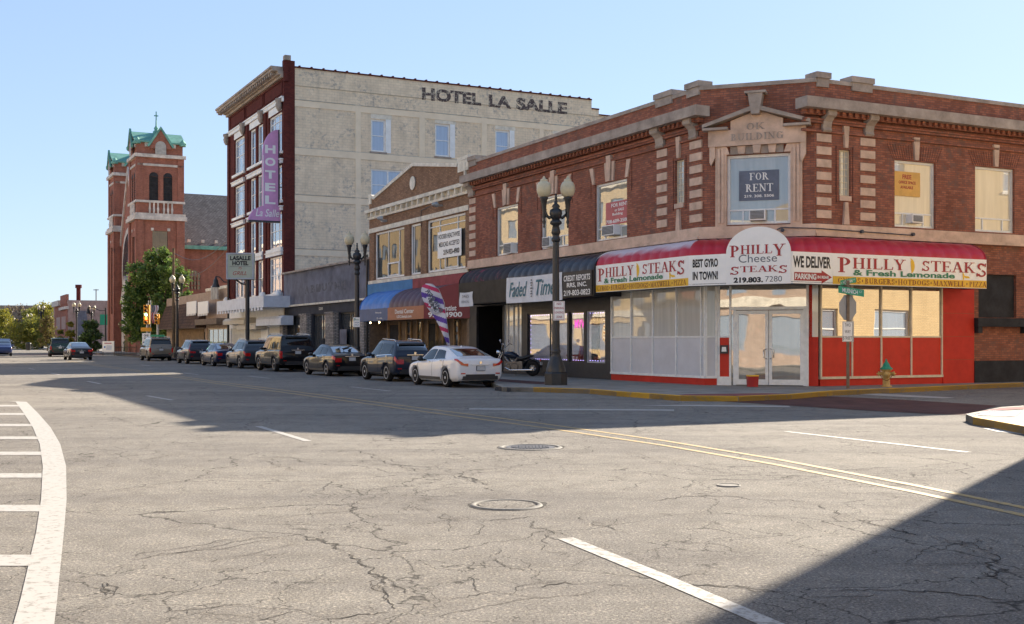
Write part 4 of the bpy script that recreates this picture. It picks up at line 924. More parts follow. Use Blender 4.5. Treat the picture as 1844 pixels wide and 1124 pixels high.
l = Let(); l.add('CREDIT REPORTS', x0+.06, x1-.1, 3.86, 4.08, 'text_white', -bo-.056, bold=.025, shear=.1); l.add('RRS, INC.', x0+.3, x1-.32, 3.60, 3.80, 'text_white', -bo-.056, bold=.03); l.add('219-803-0823', x0+.06, x1-.1, 3.31, 3.52, 'text_white', -bo-.056, bold=.02); l.build(o, F1)
banner(F1, 828, 852, F1.z(840, 552, bo), F1.z(840, 526, bo), bo, 'small white cloth notice hung on the brown awning valance', (('3465', .25, .75, .6, .8, 'text_grey'), ('DENTAL', .2, .8, .25, .4, 'text_grey')), wav=.02)
# notices in the upper windows and the air conditioners
def card(f, px0, px1, y0, y1, m, label, strs, y=.085, cat='window sign'):
    xx = U(f, px0, px1); pm_ = (px0+px1)/2; z1, z0 = f.z(pm_, y0), f.z(pm_, y1)
    b = MB(); b.box(xx[0], xx[1], y, y+.02, z0, z1); o = mk('window_sign', b, m, None, f, **tg(label, cat)); l = Let()
    for t, a, c, d, e, mm, kd in strs: l.add(t, xx[0]+(xx[1]-xx[0])*a, xx[0]+(xx[1]-xx[0])*c, z0+(z1-z0)*d, z0+(z1-z0)*e, mm, y-.006, bold=.02 if kd == 'sans' else 0, kind=kd)
    l.build(o, f)
mat('card_blue', (.10, .12, .17), .4, var=.3, scale=1.5); mat('card_red', (.42, .07, .08), .4, var=.2, scale=2); mat('card_yellow', (.68, .38, .08), .5, var=.15, scale=2)
card(F2, 1330, 1402, 306, 360, 'card_blue', 'blue window sign reading for rent in the pedimented corner window', (('FOR', .26, .76, .68, .92, 'text_white', 'serif'), ('RENT', .16, .86, .29, .55, 'text_white', 'serif'), ('219. 308. 5506', .13, .88, .10, .19, 'text_white', 'sans')), .1)
card(F1, 1087, 1128, 362, 403, 'card_red', 'red window sign reading for rent or sale above the barber awning', (('FOR RENT', .25, .98, .76, .92, 'text_white', 'sans'), ('or SALE', .40, .80, .56, .68, 'text_white', 'sans'), ('Building', .3, .75, .36, .5, 'text_white', 'sans'), ('708-609-3500', .02, .98, .06, .22, 'text_white', 'sans')), .1)
card(F3, 1615, 1661, 309, 353, 'card_yellow', 'yellow window sign reading free in the first window of the side wall', (('FREE', .3, .65, .70, .88, 'text_red', 'sans'), ('OFFICE SPACE', .15, .82, .50, .62, 'text_red', 'sans'), ('AVAILABLE', .22, .72, .3, .42, 'text_red', 'sans')), .1)
b = MB(); 
for a, c in ((1330, 1341), (1351, 1372), (1393, 1401)): b.box(*U(F2, a, c), .105, .107, zz(370), zz(285))
def acpx(f, px0, px1, y0, y1, lab):
    a, c = U(f, px0, px1); m_ = (px0+px1)/2; z0, z1 = f.z(m_, y1), f.z(m_, y0); ac(f, (a+c)/2, z0, c-a, z1-z0, lab, .06)
acpx(F2, 1350, 1379, 378, 397, 'white air conditioner in the pedimented window below the blue sign')
acpx(F3, 1637, 1656, 387, 402, 'window air conditioner under the yellow sign on the side wall')
acpx(F1, 1090, 1112, 406, 424, 'boxy white air conditioner below the red window sign')
acpx(F1, 912, 926, 438, 457, 'air conditioner in the leftmost window of the corner building')
acpx(F1, 982, 996, 427, 445, 'tilted air conditioner in the window behind the near street lamp')
# ---------------------------------------------------------------- dental building
FD = main_frame(665); LD = FD.u(845); dz = lambda *p: FD.z(*p)
o0 = FD.p(0); DB = thing('dental_building', 'two storey tan brick building with white stepped gable and colourful awnings', 'building', (o0.x, o0.y, 0))
hd = [(*U(FD, 674, 728), 5.08, 7.76), (*U(FD, 738, 757.5), 5.08, 7.76), (*U(FD, 768, 838), 5.08, 7.76)]
b = MB(); b.wall(0, LD, 4.9, 9.5, hd, 0, .22)
gz = [(0, 9.5), (LD, 9.5), (LD, 10.3), (FD.u(830), 10.3), (FD.u(824), 10.0), (FD.u(744), 10.85), (FD.u(674), 9.72), (0, 9.95)]
gz[4] = (FD.u(824), 10.05)
b.poly([(x, 0, z) for x, z in gz]); b.prism([(x, z-.02) for x, z in gz], .02, .3)
mk('wall', b, 'brick_tan', DB, FD)
b = MB(); P_ = [(-.02, 10.0), (.35, 9.95), (FD.u(674), 9.80), (FD.u(744), 10.92), (FD.u(824), 10.12), (FD.u(826), 10.34), (LD-.01, 10.36)]
for (x0, z0), (x1, z1) in zip(P_, P_[1:]): b.prism([(x0, z0-.1), (x1, z1-.1), (x1, z1+.08), (x0, z0+.08)], -.07, .34)
mk('coping', b, 'stone_pale', DB, FD)
b = MB(); b.box(FD.u(826), LD-.02, -.06, .02, 9.72, 10.24); b.box(LD-.45, LD-.3, -.09, .0, 9.3, 10.1); b.box(0, .4, -.06, .02, 9.5, 9.9); mk('corner_block', b, 'stone_pale', DB, FD)
b = MB(); b.box(0, LD-.01, -.30, .02, 8.94, 9.12); b.box(0, LD-.01, -.12, .02, 8.58, 8.70)
x = .1
while x < LD-.3: b.box(x, x+.12, -.26, .01, 8.70, 8.938); x += .78
b.box(0, LD-.01, -.05, .01, 8.70, 8.938); mk('cornice', b, 'stone_pale', DB, FD)
b = MB(); b.box(0, LD-.01, -.06, .03, 7.80, 8.05); mk('lintel_band', b, 'stone_pale', DB, FD)
b = MB(); b.box(0, LD-.01, -.08, .03, 4.86, 5.04); mk('sill_band', b, 'stone_pale', DB, FD)
xm = FD.u(745); zm = dz(745, 330); b = MB(); b.lathe([(.36, 0), (.36, .05), (.26, .09)], 20, (xm, -.09, zm), axis='y'); mk('round_medallion', b, 'stone_pale', DB, FD)
for h, kd, pm in zip(hd, (((.42, .78), ()), ((.2,), ()), ((.3, .76), (.86,))), ('pane_dark', 'pane_dark', 'pane_store_right2')):
    window(DB, FD, *h, kind='bars', fm='white_paint' , pm=pm if pm in MT else 'pane_mirror', fw=.11, bars=kd, dep=.2)
for h, t0, t1 in ((hd[0], .42, .78), (hd[2], .45, .78)):
    b = MB(); x0, x1 = h[0]+(h[1]-h[0])*t0, h[0]+(h[1]-h[0])*t1; b.box(x0, x1, .08, .13, h[2]+.12, h[2]+.18); b.box(x0, x1, .08, .13, h[2]+.78, h[2]+.86); b.box(x0, x0+.06, .08, .13, h[2]+.18, h[2]+.78); b.box(x1-.06, x1, .08, .13, h[2]+.18, h[2]+.78)
    mk('vent_sash', b, 'white_paint', DB, FD)
b = MB(); p_ = [FD.M @ Vector(v) for v in ((FD.u(760), -.05, 7.5), (FD.u(760), -.05, 8.35), (FD.u(790), -.25, 8.45), (FD.u(795), -.5, 8.42))]; b.tube(p_, .02, 6); mk('pipe', b, 'iron', DB, Matrix())
for px in (696, 796):
    b = MB(); b.lathe([(.05, 0), (.13, .2), (.14, .3)], 10, (FD.u(px), -.55, dz(px, 394 if px < 700 else 369)), axis='y'); b.box(FD.u(px)-.1, FD.u(px)+.1, -.3, .0, dz(px, 400 if px < 700 else 372), dz(px, 396 if px < 700 else 369)); mk('floodlight', b, 'galv', DB, FD)
ud = FD.u
b = MB(); b.box(-.05, ud(746), -.1, .02, 4.2, 4.85); mk('blue_fascia', b, 'fascia_blue', DB, FD)
b = MB(); b.box(ud(746)+.004, LD, -.1, .02, 4.2, 4.85); mk('red_fascia', b, 'fascia_red', DB, FD)
# awnings: blue, maroon, and the crimson end that folds back to the wall
ao = 1.4; xb0, xb1, xm1 = ud2 = [FD.u(p, ao) for p in (647, 698, 763)]
for x0, x1, m1, m2, rb_, strs in ((xb0, xb1, 'awning_blue', 'awning_blue_valance', 5, (('Wendy', .58, .80, .56, .72, 'text_white'), ('D. dds', .64, .82, .14, .26, 'text_white'))),
                            (xb1, xm1, 'awning_maroon', 'awning_orange', 7, (('Dental Center', .22, .74, .48, .82, 'text_white'), ('UDCdental.com', .27, .68, .14, .36, 'text_white')))):
    b = MB(); curve_top(b, Vector((x0, -ao)), Vector((x1, -ao)), Vector((x0, 0)), Vector((x1, 0)), 3.32, 4.35, rb_); o = mk('awning', b, m1, DB, FD)
    b = MB(); b.box(x0+.002, x1, -ao, -ao+.03, 2.67, 3.32); mk('valance', b, m2, o, FD)
    l = Let()
    for t, a, c, d, e, mm in strs: l.add(t, x0+(x1-x0)*a, x0+(x1-x0)*c, 2.67+.65*d, 2.67+.65*e, mm, -ao-.008, bold=.02)
    l.build(o, FD)
b = MB(); b.poly([(xb0, -ao, 2.67), (xb0, 0, 2.67)]+[(xb0, -ao*math.cos(a), 3.32+1.03*math.sin(a)) for a in [math.pi/2*(8-j)/8 for j in range(9)]]); mk('awning_end', b, 'awning_blue', DB, FD)
pe0 = FD.p(xm1, ao); pe1 = FD.p(ud(846), .0); fe = Fr(pe0, pe1-pe0); Le = (pe1-pe0).length
b = MB(); b.poly([(0, 0, 2.67), (Le, 0, 2.67), (Le, 0, 4.4), (Le*.9, 0, 4.35)]+[(Le*.88*(1-math.cos(a)), 0, 3.32+1.03*math.sin(a)) for a in [math.pi/2*(8-j)/8 for j in range(9)]]); o = mk('awning', b, 'awning_crimson', DB, fe)
b = MB(); n = 8; rows = [[(fe.M @ Vector((Le*.88*(1-math.cos(a)), 0, 3.32+1.03*math.sin(a))))[:], (FD.M @ Vector((xm1+(LD-xm1)*.5*math.sin(a)*0, -ao*math.cos(a), 3.32+1.03*math.sin(a))))[:]] for a in [math.pi/2*j/8 for j in range(9)]]
b.grid(rows, 0, True); mk('awning', b, 'awning_maroon', DB, Matrix())
l = Let(); l.add('Dentist', Le*.30, Le*.72, 3.04, 3.29, 'text_white', -.01, bold=.03, shear=.1); l.add('933-4900', Le*.10, Le*.84, 2.73, 2.98, 'text_white', -.01, bold=.03); l.build(o, fe)
b = MB(); b.poly([(xb0, -ao, 2.69), (xm1, -ao, 2.69), (LD, 0, 2.69), (xb0, 0, 2.69)]); mk('awning_soffit', b, 'wood_dark', DB, FD)
# its shop front
b = MB(); b.box(0, LD, 1.0, 1.05, .1, 2.9); b.box(0, LD, -.0, .1, 2.72, 4.3); b.box(0, .02, 0, 1, .1, 2.9); b.box(LD-.25, LD, 0, 1, .1, 2.9); mk('shopfront_wall', b, 'wood_dark', DB, FD)
for px in (672, 692, 704, 712, 723, 731, 742, 757, 768, 776, 788, 796, 812, 835):
    b = MB(); x = ud(px); b.box(x-.05, x+.05, .88, .99, .14, 2.68); mk('wood_post', b, 'wood', DB, FD)
for a, c in ((704, 712), (723, 731), (768, 776), (788, 796)):
    b = MB(); b.box(ud(a)+.05, ud(c)-.05, .95, .98, .6, 1.9); b.box(ud(a)+.05, ud(c)-.05, .95, .98, 2.05, 2.6); mk('pane', b, 'pane_dark', DB, FD)
for a, c in ((674, 690), (742, 757), (813, 834)):
    b = MB(); b.box(ud(a)+.06, ud(c)-.06, .93, .98, .16, 2.5); mk('door', b, 'black_board', DB, FD)
for px in (667, 683):
    b = MB(); b.lathe([(.03, 0), (.05, .04), (.02, .09)], 8, (FD.u(px, .6), -.6, 2.57)); mk('awning_lamp', b, 'bulb_warm', DB, FD)
o_ = FD; b = MB(); q = [FD.p(0), FD.p(LD), FD.p(LD, -22), FD.p(0, -22)]; b.poly([(p.x, p.y, 8.9) for p in q]); mk('roof', b, 'roof_flat', DB, Matrix())
b = MB(); b.poly([(0, 0, 0), (0, 22, 0), (0, 22, 9.5), (0, 0, 9.5)]); b.poly([(LD, 0, 8), (LD, 22, 8), (LD, 22, 9.5), (LD, 0, 9.5)]); b.poly([(0, 22, 0), (LD, 22, 0), (LD, 22, 9.5), (0, 22, 9.5)]); mk('rear_wall', b, 'brick_tan', DB, FD)
xx = U(FD, 787, 829); b = MB(); b.box(xx[0], xx[1], .03, .07, FD.z(808, 463), FD.z(808, 414.5)); o = mk('poster_sign', b, 'sign_white', None, FD, **tg('white poster with three lines of black lettering in the tan brick building window', 'window sign'))
l = Let(); z0, z1 = FD.z(808, 463), FD.z(808, 414.5); k = lambda t: xx[0]+(xx[1]-xx[0])*t; kz = lambda t: z0+(z1-z0)*t
l.add('HOOSIER HEALTHWISE', k(.04), k(.96), kz(.72), kz(.90), 'text_black', .024, bold=.02); l.add('MEDICAID ACCEPTED', k(.06), k(.94), kz(.42), kz(.60), 'text_black', .024, bold=.02); l.add('219-933-4900', k(.26), k(.94), kz(.10), kz(.30), 'text_black', .024, bold=.05); l.build(o, FD)
# ---------------------------------------------------------------- low dark building
FK = main_frame(511); LK = FK.u(665); uk = FK.u; o0 = FK.p(0)
KB = thing('dark_shop', 'low charcoal stucco shop building with stone piers between white hotel and dental building', 'building', (o0.x, o0.y, 0))
op = [(uk(517), uk(547), .55, 3.35), (uk(560), uk(593.5), .15, 3.35), (uk(609), uk(648.5), .15, 3.35)]
b = MB(); b.wall(0, LK-.02, 4.10, 6.35, (), 0); b.poly([(0, -.0, 6.35), (LK-.02, 0, 6.35), (LK-.02, 22, 6.35), (0, 22, 6.35)]); b.poly([(0, 22, 0), (LK, 22, 0), (LK, 22, 6.3), (0, 22, 6.3)]); mk('upper_wall', b, 'stucco_dark', KB, FK)
b = MB(); b.wall(0, LK-.02, .1, 3.98, op, .05, .3); mk('lower_wall', b, 'stucco_darker', KB, FK)
b = MB(); b.box(-.02, LK-.03, -.18, .02, 6.33, 6.45); mk('coping', b, 'stone_grey', KB, FK)
b = MB(); b.box(0, LK-.03, -.10, .02, 3.98, 4.10); mk('white_trim', b, 'stone_pale', KB, FK)
for a, c in ((506.5, 516.5), (547.5, 559.5), (594, 608.5), (649.5, 664)):
    b = MB(); x0, x1 = max(0, uk(a)), uk(c); b.box(x0, x1, -.30, .04, .1, 3.30); b.box(x0-.06, x1+.06, -.36, .04, 3.30, 3.42); mk('stone_pier', b, 'ledgestone', KB, FK)
for (x0, x1, z0, z1), ms in zip(op, ((.3, .62), (.24, .5, .75), (.45, .55))):
    window(KB, FK, x0, x1, z0, z1, kind='bars', fm='black_paint', pm='pane_dark', bars=(ms, (.0,)), fw=.1, y=.1)
b = MB(); x0 = uk(611); b.box(x0, x0+1.3, .02, .04, .5, 2.3); mk('board_panel', b, 'stucco_dark', KB, FK)
l = Let(); l.add('5250', uk(573), uk(580), 3.60, 3.78, 'stone_pale', .04, bold=.02); l.build(KB, FK, 'house_number')
b = MB(); rr = random.Random(5)
worn_paint('stain_dark', (.075, .078, .095), (.15, .155, .19), .5, 3)
l = Let(); x = uk(549)
for ch in 'ABIUTME': l.add(ch, x, x+1.0, 4.75+rr.uniform(-.05, .05), 5.30, 'stain_dark', -.006, bold=.05); x += 1.27
l.build(KB, FK, 'ghost_lettering')
b = MB(); b.tube([FK.M @ Vector((LK-.1, -.1, .2)), FK.M @ Vector((LK-.1, -.1, 6.6))], .07, 8); mk('drainpipe', b, 'black_metal', KB, Matrix())
# ---------------------------------------------------------------- hotel
FH = main_frame(411); LH = FH.u(511); uh = FH.u; o0 = FH.p(0)
HB = thing('hotel_building', 'tall four storey hotel with maroon brick front and pale painted side wall', 'building', (o0.x, o0.y, 0))
bays = ((422, 440, 'triple'), (449.5, 460, 'sash'), (463, 473.5, 'sash'), (484, 507.5, 'triple'))
rows_ = ((15.3, 18.2), (11.75, 14.35), (8.35, 10.95), (5.05, 7.75))
holes = [(uh(a), uh(c), z0, z1) for a, c, k in bays for z0, z1 in rows_]
b = MB(); b.wall(0, LH, 4.3, 20.6, holes, 0, .25); b.box(0, LH, .02, .3, 20.6, 20.9); mk('wall', b, 'brick_maroon', HB, FH)
for a, c, k in bays:
    for z0, z1 in rows_: window(HB, FH, uh(a), uh(c), z0, z1, kind=k, fm='white_frame', pm='pane_sky', fw=.13, dep=.22, sill=None)
for z0, z1 in rows_:
    for a, c in ((422, 440), (449.5, 473.5), (484, 507.5)):
        b = MB(); b.box(uh(a)-.3, uh(c)+.3, -.16, .02, z0-.22, z0-.02)
        if z0 < 15: b.box(uh(a)-.3, uh(c)+.3, -.18, .02, z1+.04, z1+.36); b.box(uh(a)-.38, uh(c)+.38, -.24, .02, z1+.28, z1+.36)
        mk('white_sill', b, 'white_paint', HB, FH)
for a, c in ((422, 440), (449.5, 473.5), (484, 507.5)):
    b = MB(); b.box(uh(a), uh(c), -.02, .05, 18.24, 18.75); mk('white_panel', b, 'white_paint', HB, FH)
b = MB(); b.box(0, LH, -.12, .02, 18.78, 19.16); b.box(0, LH, -.18, .02, 19.05, 19.16); mk('frieze_band', b, 'white_paint', HB, FH)
for px in (411.5, 442, 475, 508):
    b = MB(); b.lathe([(.08, -.5), (.2, -.3), (.26, -.05), (.20, .1), (.28, .25), (.26, .42), (.1, .46)], 6, (max(.3, min(uh(px), LH-.3)), -.24, 18.6)); b.box(max(.1, min(uh(px), LH-.3)-.2), max(.5, min(uh(px), LH-.3)+.2), -.1, .02, 5, 18.3) if 0 else None
    mk('carved_bracket', b, 'stone_grey', HB, FH)
for a, c in ((411.0, 414.5), (444, 447.5), (476, 480.5)):
    b = MB(); b.box(max(0, uh(a)), uh(c), -.10, .01, 4.3, 18.75); mk('pilaster', b, 'brick_maroon', HB, FH)
for a, c in ((415.5, 441), (443, 474), (476, 509)):
    b = MB(); b.box(uh(a), uh(c), -.06, .01, 19.4, 19.44); b.box(uh(a), uh(c), -.06, .01, 20.3, 20.34); b.box(uh(a), uh(a)+.06, -.06, .01, 19.44, 20.3); b.box(uh(c)-.06, uh(c), -.06, .01, 19.44, 20.3); mk('brick_panel', b, 'brick_maroon', HB, FH)
b = MB(); b.prism([(0, 0), (0, 0)], 0, 0) if 0 else None
for z0, z1, y0 in ((20.5, 20.68, .2), (20.68, 20.95, .4), (20.95, 21.13, .8), (21.13, 21.28, .9)): b.box(-.9 if y0 > .5 else -.1, LH-.15 if y0 > .5 else LH-.05, -y0, .2, z0, z1)
x = -.6
while x < LH-.5: b.box(x, x+.22, -.74, -.4, 20.74, 20.948); x += .55
mk('cornice', b, 'stone_grey', HB, FH)
FS = Fr(FH.p(LH), D2H); us = FS.u; c2 = us(531)
b = MB(); b.box(0, c2, -.0, .4, 4.3, 21.75); b.box(-.02, c2*.35, -.2, .38, 20.2, 21.3); mk('corner_pier', b, 'brick_maroon', HB, FS)
b = MB(); b.box(.05, .5, -.1, .4, 21.75, 22.1); mk('pier_cap', b, 'stone_grey', HB, FS)
sw = [(us(668.5), us(694.5), FS.z(682, 273.5), FS.z(682, 215.5)), (us(784), us(810.5), FS.z(798, 282), FS.z(798, 224)), (us(892.5), us(918), FS.z(905, 291), FS.z(905, 235)), (us(996), us(1020), FS.z(1008, 300), FS.z(1008, 243)),
      (us(668.5), us(730), FS.z(682, 361), FS.z(682, 304.5))]
LS = 46; zr = 21.28; x1 = us(1066); x2 = us(1079)
b = MB(); b.wall(c2, x1, 0, zr, sw, .05, .2, 0); b.wall(x1, x2, 0, 20.55, (), .05); b.wall(x2, LS, 0, 20.1, (), .05); mk('side_wall', b, 'brick_white', HB, FS)
b = MB(); b.box(c2, x1, -.03, .3, zr, zr+.10); b.box(x1, x2, -.03, .3, 20.55, 20.65); b.box(x2, LS, -.03, .3, 20.1, 20.2); x = c2+.3
while x < x1: b.box(x, x+.12, -.04, .3, zr+.1, zr+.18); x += .9
mk('roof_edge', b, 'brick_maroon', HB, FS)
for i, h in enumerate(sw):
    window(HB, FS, *h, kind='double' if i == 4 else 'sash', fm='white_frame', pm='pane_curtain', fw=.12, y=.05, dep=.16)
    if i < 4:
        b = MB(); b.box(h[1], h[1]+.42, .0, .06, h[2]-.05, h[3]+.05); mk('white_jamb', b, 'white_paint', HB, FS)
        b = MB(); b.box(h[0]-.02, h[1]+.5, .035, .06, h[3]+.05, h[3]+.85); mk('blocked_transom', b, 'stone_pale', HB, FS)
    b = MB(); b.box(h[0]-.1, h[1]+.1, -.03, .1, h[2]-.12, h[2]-.004); mk('sill', b, 'stone_grey', HB, FS)
b = MB()
for a, c in ((640, 650), (755, 765.5), (867, 877), (971.5, 979), (1066, 1073)): b.box(us(a), us(c), .0, .055, 3, 19.0)
for z in (18.95, 12.1, 15.5+.02, 8.2):
    b.box(c2, x1+6, .004, .055, z-(.45 if z != 15.52 else .5), z)
mk('concrete_frame', b, 'paint_cream', HB, FS)
b = MB()
for z in (18.97, 15.5, 12.12, 8.22): b.box(c2+.01, x1+5, -.0, .05, z+.02, z+.05)
mk('dark_seam', b, 'stucco_grey', HB, FS)
l = Let(); zt0 = FS.z(770, 180.8); zt1 = FS.z(770, 157.8)
l.add('HOTEL', *U(FS, 760, 867), zt0, zt1, 'sign_worn_black', .04, bold=.05); l.add('LA', *U(FS, 880.5, 921), zt0, zt1, 'sign_worn_black', .04, bold=.05); l.add('SALLE', *U(FS, 930, 1022), zt0, zt1, 'sign_worn_black', .04, bold=.05)
l.build(HB, FS, 'painted_lettering')
b = MB(); q = [FS.p(0), FS.p(LS), FS.p(LS)-FS.ey*0+Vector((-D1.x, -D1.y))*-LH, FH.p(0)]; b.poly([(p.x, p.y, 20.0) for p in q]); mk('roof', b, 'roof_flat', HB, Matrix())
b = MB(); p, r = q[3], q[2]; b.poly([(p.x, p.y, 0), (r.x, r.y, 0), (r.x, r.y, 20.9), (p.x, p.y, 20.9)]); mk('rear_wall', b, 'brick_white', HB, Matrix())
# hotel street level
b = MB(); b.wall(0, LH, .1, 4.3, [(.8, 5.6, .12, 2.6), (6.6, 10.6, .12, 2.6), (12.6, 16.4, .12, 2.6)], 0, .2); b.box(0, LH, -.12, .02, 4.1, 4.3); b.box(uh(475), LH, -.35, .02, 4.3, 4.75); mk('street_wall', b, 'white_paint', HB, FH)
for x0, x1_ in ((.8, 5.6), (6.6, 10.6), (12.6, 16.4)):
    b = MB(); z = .14
    while z < 2.6: b.prism([(0, 0), (0, 0), (0, 0)], 0, 0) if 0 else b.box(x0, x1_, .1, .16, z, z+.085); z += .1
    mk('roller_shutter', b, 'shutter', HB, FH)
b = MB(); x0, x1_ = FH.u(390.5, 1.9), FH.u(474.5, 1.9); b.box(x0, x1_, -1.9, 0, 3.95, 4.75); x = x0
while x < x1_-.3: b.box(x, x+.45, -1.9, -1.86, 3.72, 3.948); x += .9
x = x0
mk('entrance_canopy', b, 'canopy_white', HB, FH)
for a, c, z0, z1 in ((401, 440, 2.9, 3.4), (427, 460, 2.45, 2.95), (461, 505.5, 2.7, 3.35)):
    b = MB(); x0, x1_ = FH.u(a, .9), FH.u(c, .9); b.prism([(-.9, z0), (0, z0), (0, z1), (-.7, z1), (-.9, z1-.2)], x0, x1_); b.v = [(y, xx_, z) for xx_, y, z in b.v]; mk('shutter_hood', b, 'canopy_beige' if a < 450 else 'canopy_white', HB, FH)
for x in (uh(479), LH-.4, uh(414)): b = MB(); b.lathe([(.22, 0), (.30, .1), (.30, .3), (.15, .5)], 8, (x, -.25, 4.75)); mk('urn', b, 'white_paint', HB, FH)
# blade sign, perpendicular to the front
bs0 = FH.p(FH.u(504, .0)); 
def blade():
    px_c = 498; n_in, n_out = .5, 2.5
    s = uh(506); o = FH.p(s, 0); f = Fr(o, -FH.ey*-1)  # provisional, replaced below
    # the plate stands out from the front: its x axis runs from its free edge back to the wall
    fr = Fr(FH.p(s, 2.3), FH.ey)
    zb = lambda px, py: fr.z(px, py)
    top, b1, b2 = zb(496, 234), zb(496, 372.5), zb(486, 398)
    x0, x1 = fr.u(472.5), fr.u(500); xl, xr = fr.u(446.5), fr.u(504)
    return fr, x0, x1, xl, xr, top, b1, b2
fr, x0, x1_, xl, xr, top, b1, b2 = blade()
BS = mk('hotel_blade_sign', MB().prism([(x0, b1), (x1_, b1), (x1_, top)]+[(x1_-(x1_-x0)*math.sin(a), top-(1-math.cos(a))*1.9) for a in [math.pi/2*j/8 for j in range(1, 9)]], -.14, .14), 'pink_sign', None, fr, **tg('tall pink vertical sign reading hotel hung on the maroon brick front', 'sign'))
b = MB(); b.prism([(xl, b2), (xr, b2), (xr, b1), (xl+(xr-xl)*.42, b1), (xl+(xr-xl)*.16, b1-.3), (xl+.1, b1-.75)], -.17, .17); mk('lower_plate', b, 'pink_sign', BS, fr)
b = MB(); b.box(xl, xr, -.2, .2, b2-.12, b2); b.box(x1_, x1_+.1, -.15, .15, b1, top)
for z in (top-2.2, top-5.2, b1+1.4): b.box(x1_, fr.u(508), -.03, .03, z, z+.06)
mk('sign_bracket', b, 'black_metal', BS, fr)
l = Let(); hh = (top-1.0-b1)/5
for i, ch in enumerate('HOTEL'): z = top-1.15-hh*i; l.add(ch, x0+(x1_-x0)*.14, x1_-(x1_-x0)*.18, z-hh*.66, z, 'text_white', -.15, bold=.04)
l.add('La Salle', xl+(xr-xl)*.22, xr-(xr-xl)*.04, b2+.28, b1-.22, 'text_white', -.18, bold=.01, shear=.25)
e = MB(); bx = [(x0, b1+.0), (x0+.05, b1), (x0+.05, top-1.9), (x0, top-1.9)]; l.shape(bx, 'text_white', -.15); l.build(BS, fr)
# ---------------------------------------------------------------- low tan shop and brown mansard shop
FT = main_frame(371); LT = FT.u(411); o0 = FT.p(0); TB = thing('tan_brick_shop', 'small one storey tan brick shop between hotel and brown shingle roof', 'building', (o0.x, o0.y, 0))
zt_ = FT.z(390, 522); b = MB(); b.wall(0, LT, .1, zt_, [(.4, LT-.4, .6, 2.7)], 0, .2); b.box(0, LT, 0, 20, zt_-.3, zt_-.25); b.box(0, .1, 0, 20, 0, zt_); mk('wall', b, 'brick_pale', TB, FT)
window(TB, FT, .4, LT-.4, .6, 2.7, kind='bars', fm='cream_metal', pm='pane_pale', bars=((.25, .5, .75), ()), fw=.12)
b = MB(); b.box(-.1, LT+.0, -1.0, 0, 3.0, 3.5); mk('flat_canopy', b, 'wood_dark', TB, FT); b = MB(); b.box(0, LT, -.06, .3, zt_, zt_+.25); mk('coping', b, 'stone_pale', TB, FT)
b = MB(); x0 = FT.u(392); b.box(x0, x0+2.6, -.6, -.5, zt_-.9, zt_+.3); mk('corrugated_sign_box', b, 'stucco_grey', TB, FT)
FM = main_frame(300); LM = FM.u(371); o0 = FM.p(0); MBd = thing('mansard_shop', 'low shop with steep brown shingle mansard roof and wood slat front', 'building', (o0.x, o0.y, 0))
z0m, z1m = FM.z(345, 590, .9), FM.z(345, 530)
b = MB(); rows = [[(x, -1.0, z0m), (x, .35, z1m)] for x in (-.3, LM+.0)]; b.grid(rows, 0, False); b.poly([(-.3, -1.0, z0m), (-.3, .35, z1m), (-.3, 3, z1m), (-.3, 3, z0m)]); b.poly([(LM, -1.0, z0m), (LM, 3, z0m), (LM, 3, z1m), (LM, .35, z1m)]); mk('mansard_roof', b, 'shingle_brown', MBd, FM)
b = MB(); b.box(0, LM, 0, 14, .1, z1m-.05); mk('wall', b, 'brick_pale', MBd, FM)
b = MB(); b.box(-.3, LM, -1.0, 0, z0m-.05, z0m-.005); mk('eave_soffit', b, 'wood_dark', MBd, FM)
for i in range(26):
    b = MB(); x = LM*.28+i*(LM*.7)/26; b.box(x, x+.2, -.12, -.002, .2, z0m-.1); mk('wood_slat', b, 'wood', MBd, FM)
b = MB(); b.box(LM*.3, LM*.98, -.03, -.0015, .9, z0m-.4); mk('pane', b, 'pane_dark', MBd, FM)
for a, c in ((331, 348), (351, 369)):
    b = MB(); q0, q1 = FM.u(a, 1.0), FM.u(c, 1.0); zz0, zz1 = FM.z((a+c)/2, 565, 1), FM.z((a+c)/2, 543, 1); b.box(q0, q1, -.75, -.68, zz0, zz1)
    for k in range(6): b.box(q0+(q1-q0)*k/6, q0+(q1-q0)*(k+.5)/6, -.75, -.70, zz0-.18, zz0)
    mk('white_sign_board', b, 'sign_white', MBd, FM, label='blank white sign board fixed on brown shingle roof')
